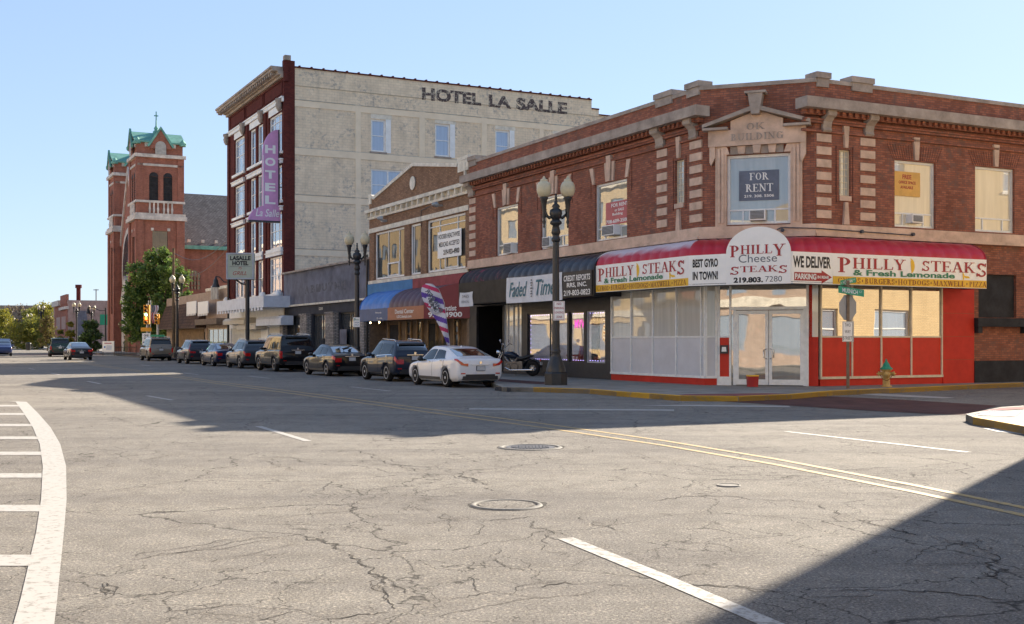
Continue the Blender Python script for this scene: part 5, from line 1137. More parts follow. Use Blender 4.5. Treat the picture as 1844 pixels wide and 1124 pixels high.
# ---------------------------------------------------------------- church
FC = Fr(FA.p(FA.u(247)), D2H); uc = FC.u; zc = FC.z; o0 = FC.o; CH = thing('church', 'red brick church with two square towers and green copper roofs', 'church', (o0.x, o0.y, 0))
WT = uc(329); fD = Vector((D1.x, D1.y))
def tower(o, main):
    f = Fr(o, FC.ex); g = Fr(o+fD*WT, -fD)      # side face and street face
    e0 = .38; z1 = zc(285, 397); ze = zc(288, 257); zr = zc(265, 232)
    for ff, nm in ((f, 's'), (g, 'f')):
        lv = [(WT*.26, WT*.46, zc(276, 363), zc(276, 318)), (WT*.57, WT*.77, zc(276, 363), zc(276, 318))]
        b = MB(); b.wall(0, WT, 0, ze, lv+([(WT*.33, WT*.67, zc(288, 470), zc(288, 416))] if nm == 's' else [(WT*.3, WT*.7, zc(288, 560), zc(288, 425))]), 0, .25); mk('tower_wall', b, 'brick_church', CH, ff)
        for h in lv:
            cx, r = (h[0]+h[1])/2, (h[1]-h[0])/2; b = MB(); b.box(h[0], h[1], .15, .2, h[2], h[3])
            b.poly([(cx+r*math.cos(a), -.01, h[3]+r*math.sin(a)) for a in [math.pi*j/10 for j in range(11)]]); z = h[2]+.2
            while z < h[3]: b.box(h[0], h[1], .04, .14, z, z+.06); z += .32
            mk('louvre', b, 'black_board', CH, ff)
            b = MB()
            for j in range(10):
                a, c = math.pi*j/10, math.pi*(j+1)/10; b.poly([(cx+(r+e)*math.cos(t), -.04, h[3]+(r+e)*math.sin(t)) for t, e in ((a, .02), (c, .02), (c, .3), (a, .3))])
            mk('brick_arch', b, 'brick_church', CH, ff)
        for za, zb, pr in ((397, 390, .45), (390, 385, .3), (366, 362, .25), (300, 296, .12), (285, 279, .35)): b = MB(); b.box(-pr, WT+pr, -pr, .0, zc(288, za), zc(288, zb)); mk('stone_course', b, 'stone_church', CH, ff)
        for t in (.27, .36, .45, .58, .67, .76): b = MB(); b.lathe([(.10, 0), (.16, .5), (.09, .9), (.13, zc(288, 366)-zc(288, 385))], 8, (WT*t, -.12, zc(288, 385))); mk('baluster', b, 'stone_church', CH, ff)
        b = MB(); b.box(-.15, WT*.12, -.12, .0, zc(288, 362), zc(288, 285)); b.box(WT*.88, WT+.15, -.12, .0, zc(288, 362), zc(288, 285)); b.box(-.2, WT*.14, -.2, 0, 0, zc(288, 397)); b.box(WT*.86, WT+.2, -.2, 0, 0, zc(288, 397)); mk('buttress', b, 'brick_church', CH, ff)
        b = MB(); b.poly([(WT*.24, -e0, ze-.8), (WT*.76, -e0, ze-.8), (WT*.5, -e0, zr+.1)])
        b.prism([(WT*.20, ze-.5), (WT*.5, zr+.35), (WT*.5, zr-.05), (WT*.24, ze-.65)], -e0-.15, -e0+.1, 1); b.prism([(WT*.80, ze-.5), (WT*.76, ze-.65), (WT*.5, zr-.05), (WT*.5, zr+.35)], -e0-.151, -e0+.099, 1); mk('gable_wall', b, ['brick_church', 'copper'], CH, ff)
        b = MB(); r = WT*.12; cx = WT/2; b.poly([(cx-r, -e0-.03, zc(288, 279)), (cx+r, -e0-.03, zc(288, 279))]+[(cx+r*math.cos(a), -e0-.03, zc(288, 265)+r*math.sin(a)) for a in [math.pi*j/10 for j in range(11)]]); mk('gable_vent', b, 'stucco_grey', CH, ff)
        b = MB()
        if nm == 's': b.box(WT*.33, WT*.67, .2, .22, zc(288, 470), zc(288, 416)); b.box(WT*.49, WT*.51, .14, .2, zc(288, 470), zc(288, 416)); b.box(WT*.33, WT*.67, .14, .2, zc(288, 436)-.05, zc(288, 436)+.05)
        else: b.box(WT*.3, WT*.7, .2, .22, zc(288, 560), zc(288, 425)); b.box(WT*.49, WT*.51, .14, .2, zc(288, 560), zc(288, 425))
        mk('window', b, 'pane_dark', CH, ff)
        b = MB(); b.box(WT*.16, WT*.24, -.16, 0, ze-.6, ze-.1); b.box(WT*.76, WT*.84, -.16, 0, ze-.6, ze-.1); b.box(WT*.3, WT*.36, -.06, 0, zc(288, 416), zc(288, 411)); b.box(WT*.66, WT*.72, -.06, 0, zc(288, 416), zc(288, 411)); mk('stone_accent', b, 'stone_church', CH, ff)
    b = MB(); b.box(0, WT, 0, WT, 0, ze-.02) if 0 else None
    # copper roof: two crossing gables
    e = .35; m_ = WT/2; zz_ = ze-.1
    for k in (0, 1):
        def T(x, y, z): return (x, y, z) if k == 0 else (y, x, z)
        for s in (-1, 1):
            hw = m_+e if k == 0 else m_*.55; zb_ = zz_ if k == 0 else zz_-.1
            b.poly([T(-e, m_, zr+.02*k), T(WT+e, m_, zr+.02*k), T(WT+e, m_+s*hw, zb_), T(-e, m_+s*hw, zb_)])
        if k == 0:
            for x in (0, WT): b.poly([(x, 0, zz_), (x, WT, zz_), (x, m_, zr-.1)], 1)
    fq = Fr(o, FC.ex)
    b.box(-e, WT+e, -e, WT+e, ze-.12, ze+.06)
    for x in (0, WT):
        for y in (0, WT): b.lathe([(.45, ze-.3), (.5, ze), (.1, ze+.5)], 6, (x, y, 0))
    mk('copper_roof', b, ['copper', 'brick_church'], CH, fq)
    if main:
        b = MB(); b.lathe([(.4, 0), (.42, .4), (.2, .6), (.3, .8), (.1, 1.1), (.07, 2.0)], 8, (m_, m_, zr-.2)); b.box(m_-.06, m_+.06, m_-.05, m_+.05, zr+1.6, zr+2.7); b.box(m_-.26, m_+.26, m_-.05, m_+.05, zr+2.1, zr+2.23); mk('cross', b, 'copper', CH, fq)
    b = MB(); b.wall(0, WT, 0, ze, (), WT); b.poly([(WT, 0, 0), (WT, WT, 0), (WT, WT, ze), (WT, 0, ze)]); mk('tower_wall', b, 'brick_church', CH, fq)
tower(FC.o+FC.ex*0, True)
OFF2 = abs(FA.u(247)-FA.u(207)); W2 = OFF2+WT
tower(FC.o+fD*OFF2, False)
g = Fr(FC.o+fD*OFF2, -fD); LG = OFF2-WT
b = MB(); zg = zc(288, 430); b.prism([(0, 0), (LG, 0), (LG, zg), (LG/2, zg+9.5), (0, zg)], .8, 1.2); mk('gable_front', b, 'brick_church', CH, g)
b = MB()
for s in (0, 1):
    p_ = [(0, zg), (LG/2, zg+9.5)] if s == 0 else [(LG/2, zg+9.5), (LG, zg)]
    b.prism([(p_[0][0], p_[0][1]), (p_[1][0], p_[1][1]), (p_[1][0], p_[1][1]+.7), (p_[0][0], p_[0][1]+.7)], .6, 1.25)
mk('gable_coping', b, 'stone_church', CH, g)
b = MB(); r = LG*.36; cx = LG/2; zz_ = zg-3
for j in range(20):
    a, c = 2*math.pi*j/20, 2*math.pi*(j+1)/20; b.poly([(cx+q*math.cos(t), .75, zz_+q*math.sin(t)) for t, q in ((a, r), (c, r), (c, r+.8), (a, r+.8))])
mk('rose_window_ring', b, 'stone_church', CH, g)
b = MB(); b.lathe([(r, 0), (r, .05)], 20, (cx, .73, zz_), axis='y'); mk('rose_window', b, 'pane_dark', CH, g)
b = MB(); b.box(LG*.3, LG*.7, .3, .8, 0, 6.5); b.prism([(LG*.25, 6.5), (LG*.75, 6.5), (LG*.5, 10)], .2, .8); mk('portal', b, 'stone_church', CH, g)
# nave
NL = 75; nz = zc(370, 441, -1); ny = 2.0
fn = Fr(FC.o+fD*0, FC.ex); he = fn.z(370, 443, -ny); hr_y = 12.0
ar = (uc(344), uc(367), zc(355, 520), zc(355, 497))
b = MB(); b.wall(WT, NL, 0, he, [ar], ny, .3); mk('nave_wall', b, 'brick_church', CH, fn)
b = MB(); cx, r = (ar[0]+ar[1])/2, (ar[1]-ar[0])/2
b.box(ar[0], ar[1], ny+.2, ny+.22, ar[2], ar[3]); b.poly([(cx+r*math.cos(a), ny-.02, ar[3]+r*math.sin(a)) for a in [math.pi*j/12 for j in range(13)]]); mk('arched_window', b, 'pane_dark', CH, fn)
b = MB()
for j in range(12):
    a, c = math.pi*j/12, math.pi*(j+1)/12; b.poly([(cx+q*math.cos(t), ny-.05, ar[3]+q*math.sin(t)) for t, q in ((a, r), (c, r), (c, r+.6), (a, r+.6))])
for t in (.25, .5, .75): b.box(ar[0]+(ar[1]-ar[0])*t-.05, ar[0]+(ar[1]-ar[0])*t+.05, ny-.06, ny+.15, ar[2], ar[3]+r*.8)
for t in (.3, .7): b.box(ar[0], ar[1], ny-.05, ny+.15, ar[2]+(ar[3]-ar[2])*t-.05, ar[2]+(ar[3]-ar[2])*t+.05)
mk('arch_trim', b, 'brick_church', CH, fn)
hr = fn.z(333, 345, -(W2/2))
b = MB(); b.poly([(WT*.9, ny-.5, he-.1), (NL, ny-.5, he-.1), (NL, W2/2+2, hr), (WT*.9, W2/2+2, hr)]); b.poly([(WT*.9, W2+4, he-.1), (NL, W2+4, he-.1), (NL, W2/2+2, hr), (WT*.9, W2/2+2, hr)]); b.uv = [(x, 0) for x in range(8)]
b.uv = [(v[0], math.hypot(v[1], v[2])) for v in b.v]; mk('nave_roof', b, 'roof_slate', CH, fn)
b = MB(); b.box(WT, NL, ny-.7, ny-.4, he-.5, he-.05); mk('copper_gutter', b, 'copper', CH, fn)
b = MB(); x = WT+1
while x < NL-2: b.box(x, x+.35, ny-.05, ny+.2, he+.4, he+.75); x += 1.7
mk('snow_guard', b, 'stone_church', CH, fn)
# ---------------------------------------------------------------- further down the street
FB = main_frame(98); LB = FB.u(122); o0 = FB.p(0); BB = thing('far_brick_building', 'distant two storey brick building with stained pinkish side wall beyond church', 'building', (o0.x, o0.y, 0))
zb_ = FB.z(120, 541); fs = Fr(FB.p(LB), D2H); b = MB(); b.wall(0, LB, 0, zb_-.6, [(LB*.55, LB*.85, zb_*.42, zb_*.68), (LB*.15, LB*.45, zb_*.42, zb_*.68)], 0, .3); b.box(LB*.5, LB*.95, -.1, .3, zb_-.6, zb_+1.1); mk('wall', b, 'brick_church', BB, FB)
b = MB(); b.box(-.3, LB*.5, -.5, .2, zb_-.7, zb_+.3); b.box(LB*.48, LB+.1, -.35, .2, zb_-1.6, zb_-1.1); mk('cornice', b, 'stone_church', BB, FB)
window(BB, FB, LB*.55, LB*.85, zb_*.42, zb_*.68, kind='triple', pm='pane_dark', fw=.3); window(BB, FB, LB*.15, LB*.45, zb_*.42, zb_*.68, kind='triple', pm='pane_dark', fw=.3)
b = MB(); b.box(0, 40, .05, 25, 0, zb_); mk('side_wall', b, 'brick_pink', BB, fs)
b = MB(); b.box(fs.u(180), fs.u(199), .0, .04, 4.4, 6.3); mk('green_panel', b, 'sign_green', BB, fs); b = MB(); b.box(fs.u(139), fs.u(156), -.4, .04, 0, 6.9); mk('grey_annex', b, 'stucco_dark', BB, fs)
b = MB(); b.tube([fs.M @ Vector((fs.u(145), 3, zb_)), fs.M @ Vector((fs.u(145), 3, zb_+2.3))], [.4, .4], 8); b.tube([fs.M @ Vector((fs.u(145), 3, zb_+2.3)), fs.M @ Vector((fs.u(145), 3, zb_+2.9))], .6, 8); mk('chimney', b, 'brick_maroon', BB, Matrix())
hp = gp(190, 622, 0); hx = thing('small_tan_house', 'low tan brick building with reddish roof left of the church', 'building', (hp.x, hp.y, 0), .49)
b = MB(); b.box(-3, 12, 0, 10, 0, 4.6); mk('wall', b, 'brick_pale', hx); b = MB(); b.prism([(-3.5, 4.6), (12.5, 4.6), (9.5, 8), (1.5, 8)], -.4, 10.4); mk('roof', b, 'terracotta', hx)
hp = gp(40, 626.5, 0); hx = thing('brown_block', 'plain dark brown box building far down the street', 'building', (hp.x, hp.y+50, 0), .2)
b = MB(); b.box(-5, 26, 0, 20, 0, 9.0); b.box(-5.2, 26.2, -.2, 20, 9, 9.4); mk('wall', b, 'brick_maroon', hx)
b = MB(); b.box(-60, -5, 30, 45, 0, 11); b.box(-60.2, -4.8, 29.8, 45, 11, 11.4); mk('wing_wall', b, 'brick_pale', hx)
hp = gp(240, 630.5, 0)
# ---------------------------------------------------------------- buildings beside and behind the camera (they shade the road and show in the glass)
cs = Vector((1.45, 6.6))+Vector((.530, .848))*21.5
FX = Fr(cs, Vector((.8976, .4407)))
XB = thing('south_corner_building', 'buff brick corner building on the south side of the side street', 'building', (cs.x, cs.y, 0))
fx2 = Fr(cs, D2)
hs = [(3+i*4.4, 5.2+i*4.4, z, z+1.9) for i in range(8) for z in (1.2, 5.4, 9.2)]
fb = Fr(cs+fx2.ex*40, -fx2.ex)
b = MB(); b.wall(0, 40, 0, 12.4, hs, 0, .2); mk('wall', b, 'brick_buff', XB, fb)
for h in hs: window(XB, fb, *h, kind='sash', pm='pane_sky', fw=.1, sill=True)
fw_ = Fr(cs, -D1); hs2 = [(2+i*4, 4.4+i*4, z, z+2.0) for i in range(5) for z in (5.2, 9.0)]
b = MB(); b.wall(0, 22, 0, 12.4, hs2, 0, .2); b.poly([(0, 0, 12.2), (22, 0, 12.2), (22, 35, 12.2), (0, 35, 12.2)]); mk('wall', b, 'brick_buff', XB, fw_)
for h in hs2: window(XB, fw_, *h, kind='sash', pm='pane_dark', fw=.1)
b = MB(); b.box(-.1, 22, -.15, .3, 12.4, 12.6); mk('coping', b, 'stone_pale', XB, fw_)
specs = ((-62, -36, 13, 'brick_buff', 'cream brick building on the west side of the street'), (-35, -12, 9, 'brick_pale', 'pale brown brick shop building on the west side'), (-3, 18, 12.5, 'brick_buff', 'three storey cream brick building opposite the barber shop'), (19, 44, 8.5, 'brick_red', 'low red brick building opposite the white car'), (45, 77, 15, 'brick_buff', 'tall cream brick building opposite the hotel'), (78, 125, 18, 'brick_buff', 'very tall cream brick building opposite the church'), (126, 190, 18, 'brick_pale', 'pale brown tall building furthest down the west side'))
for s0, s1, hgt, m, lab in specs:
    p = SN(s1, 30.5); q_ = SN(s0, 30.5); fw2 = Fr(SN(s0, 30.5), D1); L = s1-s0
    t = thing('west_side_building', lab, 'building', (p.x, p.y, 0))
    n = int(L/3.4); hs = [(1.2+i*3.4, 2.9+i*3.4, z, z+2.0) for i in range(n) for z in [4.6+3.7*k for k in range(int((hgt-5)/3.7)+1)] if z+2.6 < hgt]; lo = [(1+i*5.1, 5+i*5.1, .8, 3.2) for i in range(int(L/5.1))]
    b = MB(); b.wall(0, L, 0, hgt, hs+lo, 0, .2); mk('wall', b, m, t, fw2)
    b = MB(); b.box(0, L, .18, .2, .5, hgt-.5); mk('window_glass', b, 'pane_sky', t, fw2)
    b = MB(); b.box(0, L, -.4, .2, hgt, hgt+.5); b.box(0, L, -.2, -.002, 3.7, 4.2); mk('cornice', b, 'stone_pale', t, fw2)
    b = MB(); b.box(0, L, .3, 14, 0, hgt-.6); mk('body', b, m, t, fw2)
# ---------------------------------------------------------------- street lamps
def lamp_parts(t):
    b = MB(); b.lathe([(.40, 0), (.40, .38), (.36, .42), (.33, .44)], 8, sm=False); b.lathe([(.34, .43), (.33, .52), (.27, .72), (.18, .92), (.145, 1.05), (.16, 1.08), (.16, 1.14), (.135, 1.18)], 16); mk('base', b, 'black_metal', t)
    b = MB(); b.lathe([(.135, 1.17), (.13, 1.5), (.11, 4.6), (.105, 4.75)], 14)
    b.lathe([(.105, 4.74), (.15, 4.8), (.15, 4.86), (.11, 4.92), (.12, 5.0), (.16, 5.06), (.14, 5.15), (.11, 5.3), (.2, 5.36), (.2, 5.42), (.12, 5.5)], 14); mk('pole', b, 'black_metal', t)
    b = MB(); b.lathe([(.12, 5.49), (.17, 5.56), (.22, 5.7), (.2, 5.82), (.1, 5.88), (.14, 5.93), (.12, 5.98), (.05, 6.04), (.06, 6.1), (.03, 6.14), (.05, 6.2), (.03, 6.28), (.04, 6.33), (.0, 6.38)], 12); mk('finial', b, 'black_metal', t)
    for s in (-1, 1):
        b = MB(); b.tube([(s*.12, 0, 5.62), (s*.22, 0, 5.56), (s*.31, 0, 5.64), (s*.36, 0, 5.78), (s*.34, 0, 5.86)], [.06, .055, .05, .05, .035], 8)
        b.lathe([(.01, 5.22), (.035, 5.26), (.02, 5.32), (.06, 5.42), (.03, 5.5), (.06, 5.6), (.05, 5.75), (.08, 5.9), (.10, 6.12), (.14, 6.2), (.14, 6.25), (.1, 6.28)], 12, (s*.395, 0, 0)); mk('arm', b, 'black_metal', t)
        b = MB(); b.lathe([(.12, 6.26), (.18, 6.30), (.235, 6.40), (.25, 6.52), (.235, 6.64), (.18, 6.74), (.12, 6.78), (.13, 6.80), (.12, 6.84), (.05, 6.87), (.05, 6.90), (.02, 6.95)], 18, (s*.395, 0, 0)); mk('globe', b, 'globe', t)
def streetlamp(px, py, label, first=None, s=1.0, pos=None, ry=0):
    p = pos if pos else gp(px, py, .14)
    if first is None:
        t = thing('street_lamp', label, 'street lamp', (p[0], p[1], .14), ry, 'twin globe street lamps along the pavement'); lamp_parts(t); return t
    return clone(first, Matrix.Translation((p[0], p[1], .14)) @ Matrix.Rotation(ry, 4, 'Z') @ Matrix.Scale(s, 4), label)
SL = streetlamp(1001, 693, 'twin globe street lamp nearest the camera, before the black barber shop')
def onl(px, n=3.7): q = cpx(px, n); return (q.x, q.y)
streetlamp(0, 0, 'twin globe street lamp in front of the charcoal stucco shop', SL, 1.0, onl(643), .0)
streetlamp(0, 0, 'twin globe street lamp before the brown mansard shop, by the traffic lights', SL, 1.02, onl(319), .0)
for px, lab, n, sc_ in ((138, 'twin globe street lamp beside the far sedan, before the pinkish wall', 3.5, 1.0), (165, 'street lamp beside the dark round tree with a banner arm', 2.0, .92),
    (53, 'distant twin globe street lamp behind the green wagon, with bin at its foot', 3.5, 1), (74, 'distant street lamp showing over the yellow trees', 3.5, 1.15), (22, 'far off street lamp, second from the left edge', 3.5, 1.02), (10, 'far off street lamp at the left edge of the picture', 3.5, 1.02)):
    streetlamp(0, 0, lab, SL, sc_, onl(px, n))
def bell_lamp(px, n, label, yt, sx):
    p = onl(px, n); t = thing('arm_street_lamp', label, 'street lamp', (p[0], p[1], .14), math.pi); hz = EYE+(HY-yt)*p[1]/FP-.14-8.8
    b = MB(); b.tube([(0, 0, 0), (0, 0, 8.7+hz)], [.12, .08], 8); mk('pole', b, 'black_metal', t)
    b = MB(); b.tube([(0, 0, 8.3+hz), (.8*sx, 0, 8.35+hz), (1.6*sx, 0, 8.75+hz), (2.3*sx, 0, 8.8+hz)], .05, 6); mk('arm', b, 'black_metal', t)
    b = MB(); b.lathe([(.34, 7.9), (.30, 8.0), (.2, 8.3), (.18, 8.5), (.1, 8.62), (.05, 8.8)], 12, (2.3*sx, 0, hz)); mk('lamp_shade', b, 'black_metal', t)
bell_lamp(190, 1.5, 'bell shaded black street lamp on a curved arm left of the church', 553, 1.0)
bell_lamp(411, .4, 'bell shaded lamp on arm in front of the low tan shop', 498, .45)
# ---------------------------------------------------------------- signs and small street furniture
def plate_thing(name, label, cat, p, ex, parts):
    t = thing(name, label, cat, (p[0], p[1], p[2] if len(p) > 2 else 0)); return t
FI = Fr((0, 0), (1, 0))
def sign_on(name, label, cat, px0, px1, y0, y1, Y, m, rim, strs, back=.012):
    k = Y/FP; f = Fr((0, Y), (1, 0)); x0, x1 = (px0-CX)*k, (px1-CX)*k; z1, z0 = EYE+(HY-y0)*k, EYE+(HY-y1)*k
    b = MB(); b.box(x0, x1, 0, back, z0, z1); o = mk(name, b, m, None, f, **tg(label, cat)); l = Let()
    if rim:
        e = (x1-x0)*.05
        for q in ((x0+e, x1-e, z0+e, z0+e*1.6), (x0+e, x1-e, z1-e*1.6, z1-e), (x0+e, x0+e*1.6, z0+e*1.6, z1-e*1.6), (x1-e*1.6, x1-e, z0+e*1.6, z1-e*1.6)): l.shape([(q[0], q[2]), (q[1], q[2]), (q[1], q[3]), (q[0], q[3])], rim, -.003)
    for t, a, c, d, e_, mm, *bo_ in strs: l.add(t, x0+(x1-x0)*a, x0+(x1-x0)*c, z0+(z1-z0)*d, z0+(z1-z0)*e_, mm, -.005, bold=bo_[0] if bo_ else .01)
    l.build(o, f); return o
lY = gp(1001, 693, .14).y-.17
sign_on('parking_sign', 'white no parking loading zone sign with red letters on the near lamp post', 'sign', 996.5, 1017, 542.5, 577, lY, 'sign_white', 'text_red', (('NO', .3, .7, .80, .91, 'text_red'), ('PARKING', .1, .9, .58, .70, 'text_red'), ('LOADING', .12, .88, .36, .47, 'text_red'), ('ZONE', .26, .76, .12, .24, 'text_red')))
l2 = cpx(643, 3.7); sign_on('parking_sign', 'small white and green parking sign on the second lamp post', 'sign', 636, 648, 571.5, 589, l2.y-.16, 'sign_white', None, (('P', .1, .35, .6, .9, 'text_green'), ('PARKING', .3, .92, .68, .8, 'text_green'), ('2 HOUR', .15, .9, .4, .52, 'text_teal'), ('ONLY', .15, .9, .15, .27, 'text_teal')))
b = MB(); k = lY/FP; b.box((1000.5-CX)*k, (1003-CX)*k, 0, .01, EYE+(HY-690)*k, EYE+(HY-687)*k)
ps = gp(1527, 700, .14); Y = ps.y; k = Y/FP
t = thing('street_sign_post', 'brown post with green street names, back of a stop sign and two way plate', 'street sign', (ps.x, ps.y, .14))
def zf(y): return EYE+(HY-y)*k-.14
b = MB(); w_ = 2.6*k; b.box(-w_, w_, -.02, .02, 0, zf(505)); mk('post', b, 'wood_dark', t)
b = MB(); R = 18*k; cz = zf(554); b.prism([(R*math.cos(a)*.93, cz+R*math.sin(a)*1.36) for a in [math.pi/8+math.pi/4*j for j in range(8)]], .022, .026); mk('stop_sign_back', b, 'sign_back', t)
b = MB(); x0, x1 = (1516.5-1527)*k, (1535.5-1527)*k; z1, z0 = zf(579), zf(615.5); b.box(x0, x1, -.03, -.022, z0, z1); o = mk('two_way_plate', b, 'sign_white', t)
b = MB(); b.box(x0+.03, x1+.03, -.018, -.0205+.01, z0, z1); mk('second_plate', b, 'sign_back', t)
l = Let()
for s, zc_ in (('TWO', .82), ('WAY', .50), ('STREET', .18)): l.add(s, x0+(x1-x0)*(.22 if s != 'STREET' else .08), x1-(x1-x0)*(.22 if s != 'STREET' else .08), z0+(z1-z0)*(zc_-.08), z0+(z1-z0)*(zc_+.08), 'text_black', -.034, bold=.0)
for q in ((.04, .96, .02, .035), (.04, .96, .965, .98), (.04, .07, .035, .965), (.93, .96, .035, .965)): l.shape([(x0+(x1-x0)*a, z0+(z1-z0)*c) for a, c in ((q[0], q[2]), (q[1], q[2]), (q[1], q[3]), (q[0], q[3]))], 'text_black', -.033)
l.build(o)
for i, (pa, pb_, s, sub, nm) in enumerate((((1509, 521), (1549, 529.5), 'MUENICH', 'CT', 'lower'), ((1513, 510), (1547.5, 503), 'HOHMAN', 'AVE', 'upper'))):
    xa, za = (pa[0]-1527)*k, zf(pa[1]); xb, zb2 = (pb_[0]-1527)*k, zf(pb_[1]); h = 12.5*k/2 if i == 0 else 9.5*k/2
    f = Fr((ps.x, ps.y-.005-.02*i), (1, 0)); b = MB()
    yo = -.03 if i == 0 else .03
    f = Fr((ps.x+xa, ps.y-.04+(.03 if i else 0)), (xb-xa, (.35 if i else -.35)), .14)
    L = math.hypot(xb-xa, .35); tz = zb2-za
    b = MB(); b.prism([(0, za-h), (L, za+tz-h), (L, za+tz+h), (0, za+h)], 0, .004); o = mk('street_name_plate', b, 'sign_green', t, f); l = Let()
    l.add(s, L*.16, L*.76, -h*.62, h*.62, 'text_white', -.004, bold=.02); l.add(sub, L*.82, L*.93, h*.0, h*.6, 'text_white', -.004)
    if i: l.add('E', L*.04, L*.10, -h*.3, h*.3, 'text_white', -.004)
    l.b.v = [(x, y, z+za+tz*x/L) for x, y, z in l.b.v]; l.build(o, f)
# fire hydrant
hp = gp(1596, 697, .14); t = thing('fire_hydrant', 'yellow fire hydrant with green bonnet in front of the red wall', 'fire hydrant', (hp.x, hp.y, .14), -.2); hs_ = .94
b = MB(); b.lathe([(.17, 0), (.17, .04), (.115, .05), (.11, .3), (.125, .34), (.12, .5), (.16, .52), (.16, .56)], 16); mk('barrel', b, 'hydrant_yellow', t)
b = MB(); b.lathe([(.2, .56), (.2, .59), (.13, .64), (.09, .74), (.04, .80), (.04, .83), (.025, .84), (.025, .89)], 14); mk('bonnet', b, 'hydrant_green', t)
for s in (-1, 1):
    b = MB(); b.lathe([(.06, 0), (.06, .1), (.075, .11), (.075, .15), (.02, .16), (.02, .2)], 10, (0, 0, 0), axis='x'); b.v = [(s*(x+.1), y, z+.42) for x, y, z in b.v]; mk('side_nozzle', b, 'hydrant_yellow', t)
b = MB(); b.lathe([(.085, 0), (.085, -.1), (.1, -.11), (.1, -.15), (.02, -.16), (.02, -.2)], 12, (0, -.1, .40), axis='y'); mk('front_nozzle', b, 'hydrant_yellow', t)
b = MB(); b.tube([(-.2, -.05, .40), (-.12, -.16, .25), (0, -.2, .2), (.1, -.18, .28), (.2, -.05, .40)], .01, 5); mk('chain', b, 'rust', t)
# feather flag
ff = cpx(806, 3.3); Yf = ff.y; k = Yf/FP; f = Fr((ff.x, Yf), (1, 0)); X_ = lambda px: (px-CX)*k-ff.x; Z_ = lambda y: EYE+(HY-y)*k
R_ = [(766.5, 766.5+9, 511), (760, 782, 515), (758.5, 789, 522), (759, 794, 531), (762, 797.5, 541), (768, 800, 552), (776, 802, 563), (784, 804, 575), (790, 805.5, 586), (795, 807, 597), (800, 808.5, 608), (804, 809.5, 618), (807, 810, 624)]
fine = []
for (a, c, y), (a2, c2_, y2) in zip(R_, R_[1:]):
    for j in range(9): q = j/9; fine.append((a+(a2-a)*q, c+(c2_-c)*q, y+(y2-y)*q))
fine.append(R_[-1])
b = MB(); NC = 26
rows = [[(X_(a+(c-a)*j/NC), .05*math.sin(y*.09+j*.12), Z_(y)) for j in range(NC+1)] for a, c, y in fine]; b.grid(rows, 0, True)
sq = ((0, 1), (7, 2), (15, 1), (23, 3), (34, 1), (42, 2), (50, 1), (58, 3), (72, 1), (80, 2), (88, 1), (96, 3), (110, 1))
for i, fc in enumerate(b.f):
    r, c_ = divmod(i, NC); y = fine[r][2]-510; xx = (fine[r][0]+(fine[r][1]-fine[r][0])*c_/NC-758); v = (y-xx*.35+9) % 33
    b.m[i] = 0 if v < 8 else 1 if v < 15 else 2 if v < 24 else 3
t = thing('feather_flag', 'pink white and purple striped barber feather flag behind the white car', 'flag', (ff.x, ff.y, .14))
mat('flag_pink', (.5, .05, .13), .7); mat('flag_purple', (.13, .07, .34), .7); mat('flag_white', (.6, .6, .66), .7)
fl = mk('flag_cloth', b, ['flag_white', 'flag_pink', 'flag_white', 'flag_purple'], t, f)
b = MB(); b.tube([(X_(810.5), .06, .14), (X_(810), .06, Z_(620)), (X_(800), .06, Z_(545)), (X_(790), .06, Z_(521)), (X_(778), .06, Z_(511.5)), (X_(766), .06, Z_(511))], .015, 6); mk('flag_pole', b, 'galv', t, f)
b = MB(); b.lathe([(.25, 0), (.25, .04), (.03, .1)], 10); mk('flag_base', b, 'black_metal', t)
l = Let(); import itertools
def slant(text, pa, pb_, h, m, out=True):
    n = len(text)
    for i, ch in enumerate(text):
        q = (i+.5)/n; x = X_(pa[0]+(pb_[0]-pa[0])*q); z = Z_(pa[1]+(pb_[1]-pa[1])*q); w_ = h*.8*k
        if out: 
            l.shape([(x-w_*.95, z-h*k*.8), (x+w_*.95, z-h*k*.8), (x+w_*.95, z+h*k*.8), (x-w_*.95, z+h*k*.8)], 'flag_white', -.055)
        s0 = len(l.b.v); l.add(ch, x-w_*.62, x+w_*.62, z-h*k/2, z+h*k/2, m, -.062, bold=.03, flip=True)
        cx_, cz_ = x, z; a = -.75
        for j in range(s0, len(l.b.v)):
            vx, vy, vz = l.b.v[j]; dx, dz_ = vx-cx_, vz-cz_; l.b.v[j] = (cx_+dx*math.cos(a)-dz_*math.sin(a), vy, cz_+dx*math.sin(a)+dz_*math.cos(a))
slant('REBRAB', (768, 521), (796, 562), 7.5, 'card_blue', False); slant('POHS', (771, 537), (787, 561), 6.5, 'text_grey'); l.build(fl, f)
# planter of dry grass by the dental door
def tuft(px, n_, label, h, nb, m, w_=.5, cat='plant', name='ornamental_grass', z=.14):
    q = cpx(px, n_); t = thing(name, label, cat, (q.x, q.y, z)); r = random.Random(int(px)); b = MB()
    for i in range(nb):
        a = r.uniform(0, 6.28); l_ = r.uniform(.5, 1)*h; sp = r.uniform(.1, 1)*w_; d = Vector((math.cos(a), math.sin(a), 0)); pts = [d*.08*r.random(), d*sp*.4+Vector((0, 0, l_*.6)), d*sp*.9+Vector((0, 0, l_)), d*sp*1.3+Vector((0, 0, l_*.85))]
        s = Vector((-d.y, d.x, 0))*.012; b.grid([[p-s*(1-j/4), p+s*(1-j/4)] for j, p in enumerate(pts)], 0, True)
    mk('blades', b, m, t); return t
t = tuft(783, 1.9, 'dry ornamental grass planter beside the feather flag', 1.5, 260, 'leaf_brown', .75); b = MB(); b.lathe([(.3, 0), (.42, .5), (.45, .55)], 12); mk('pot', b, 'black_metal', t)
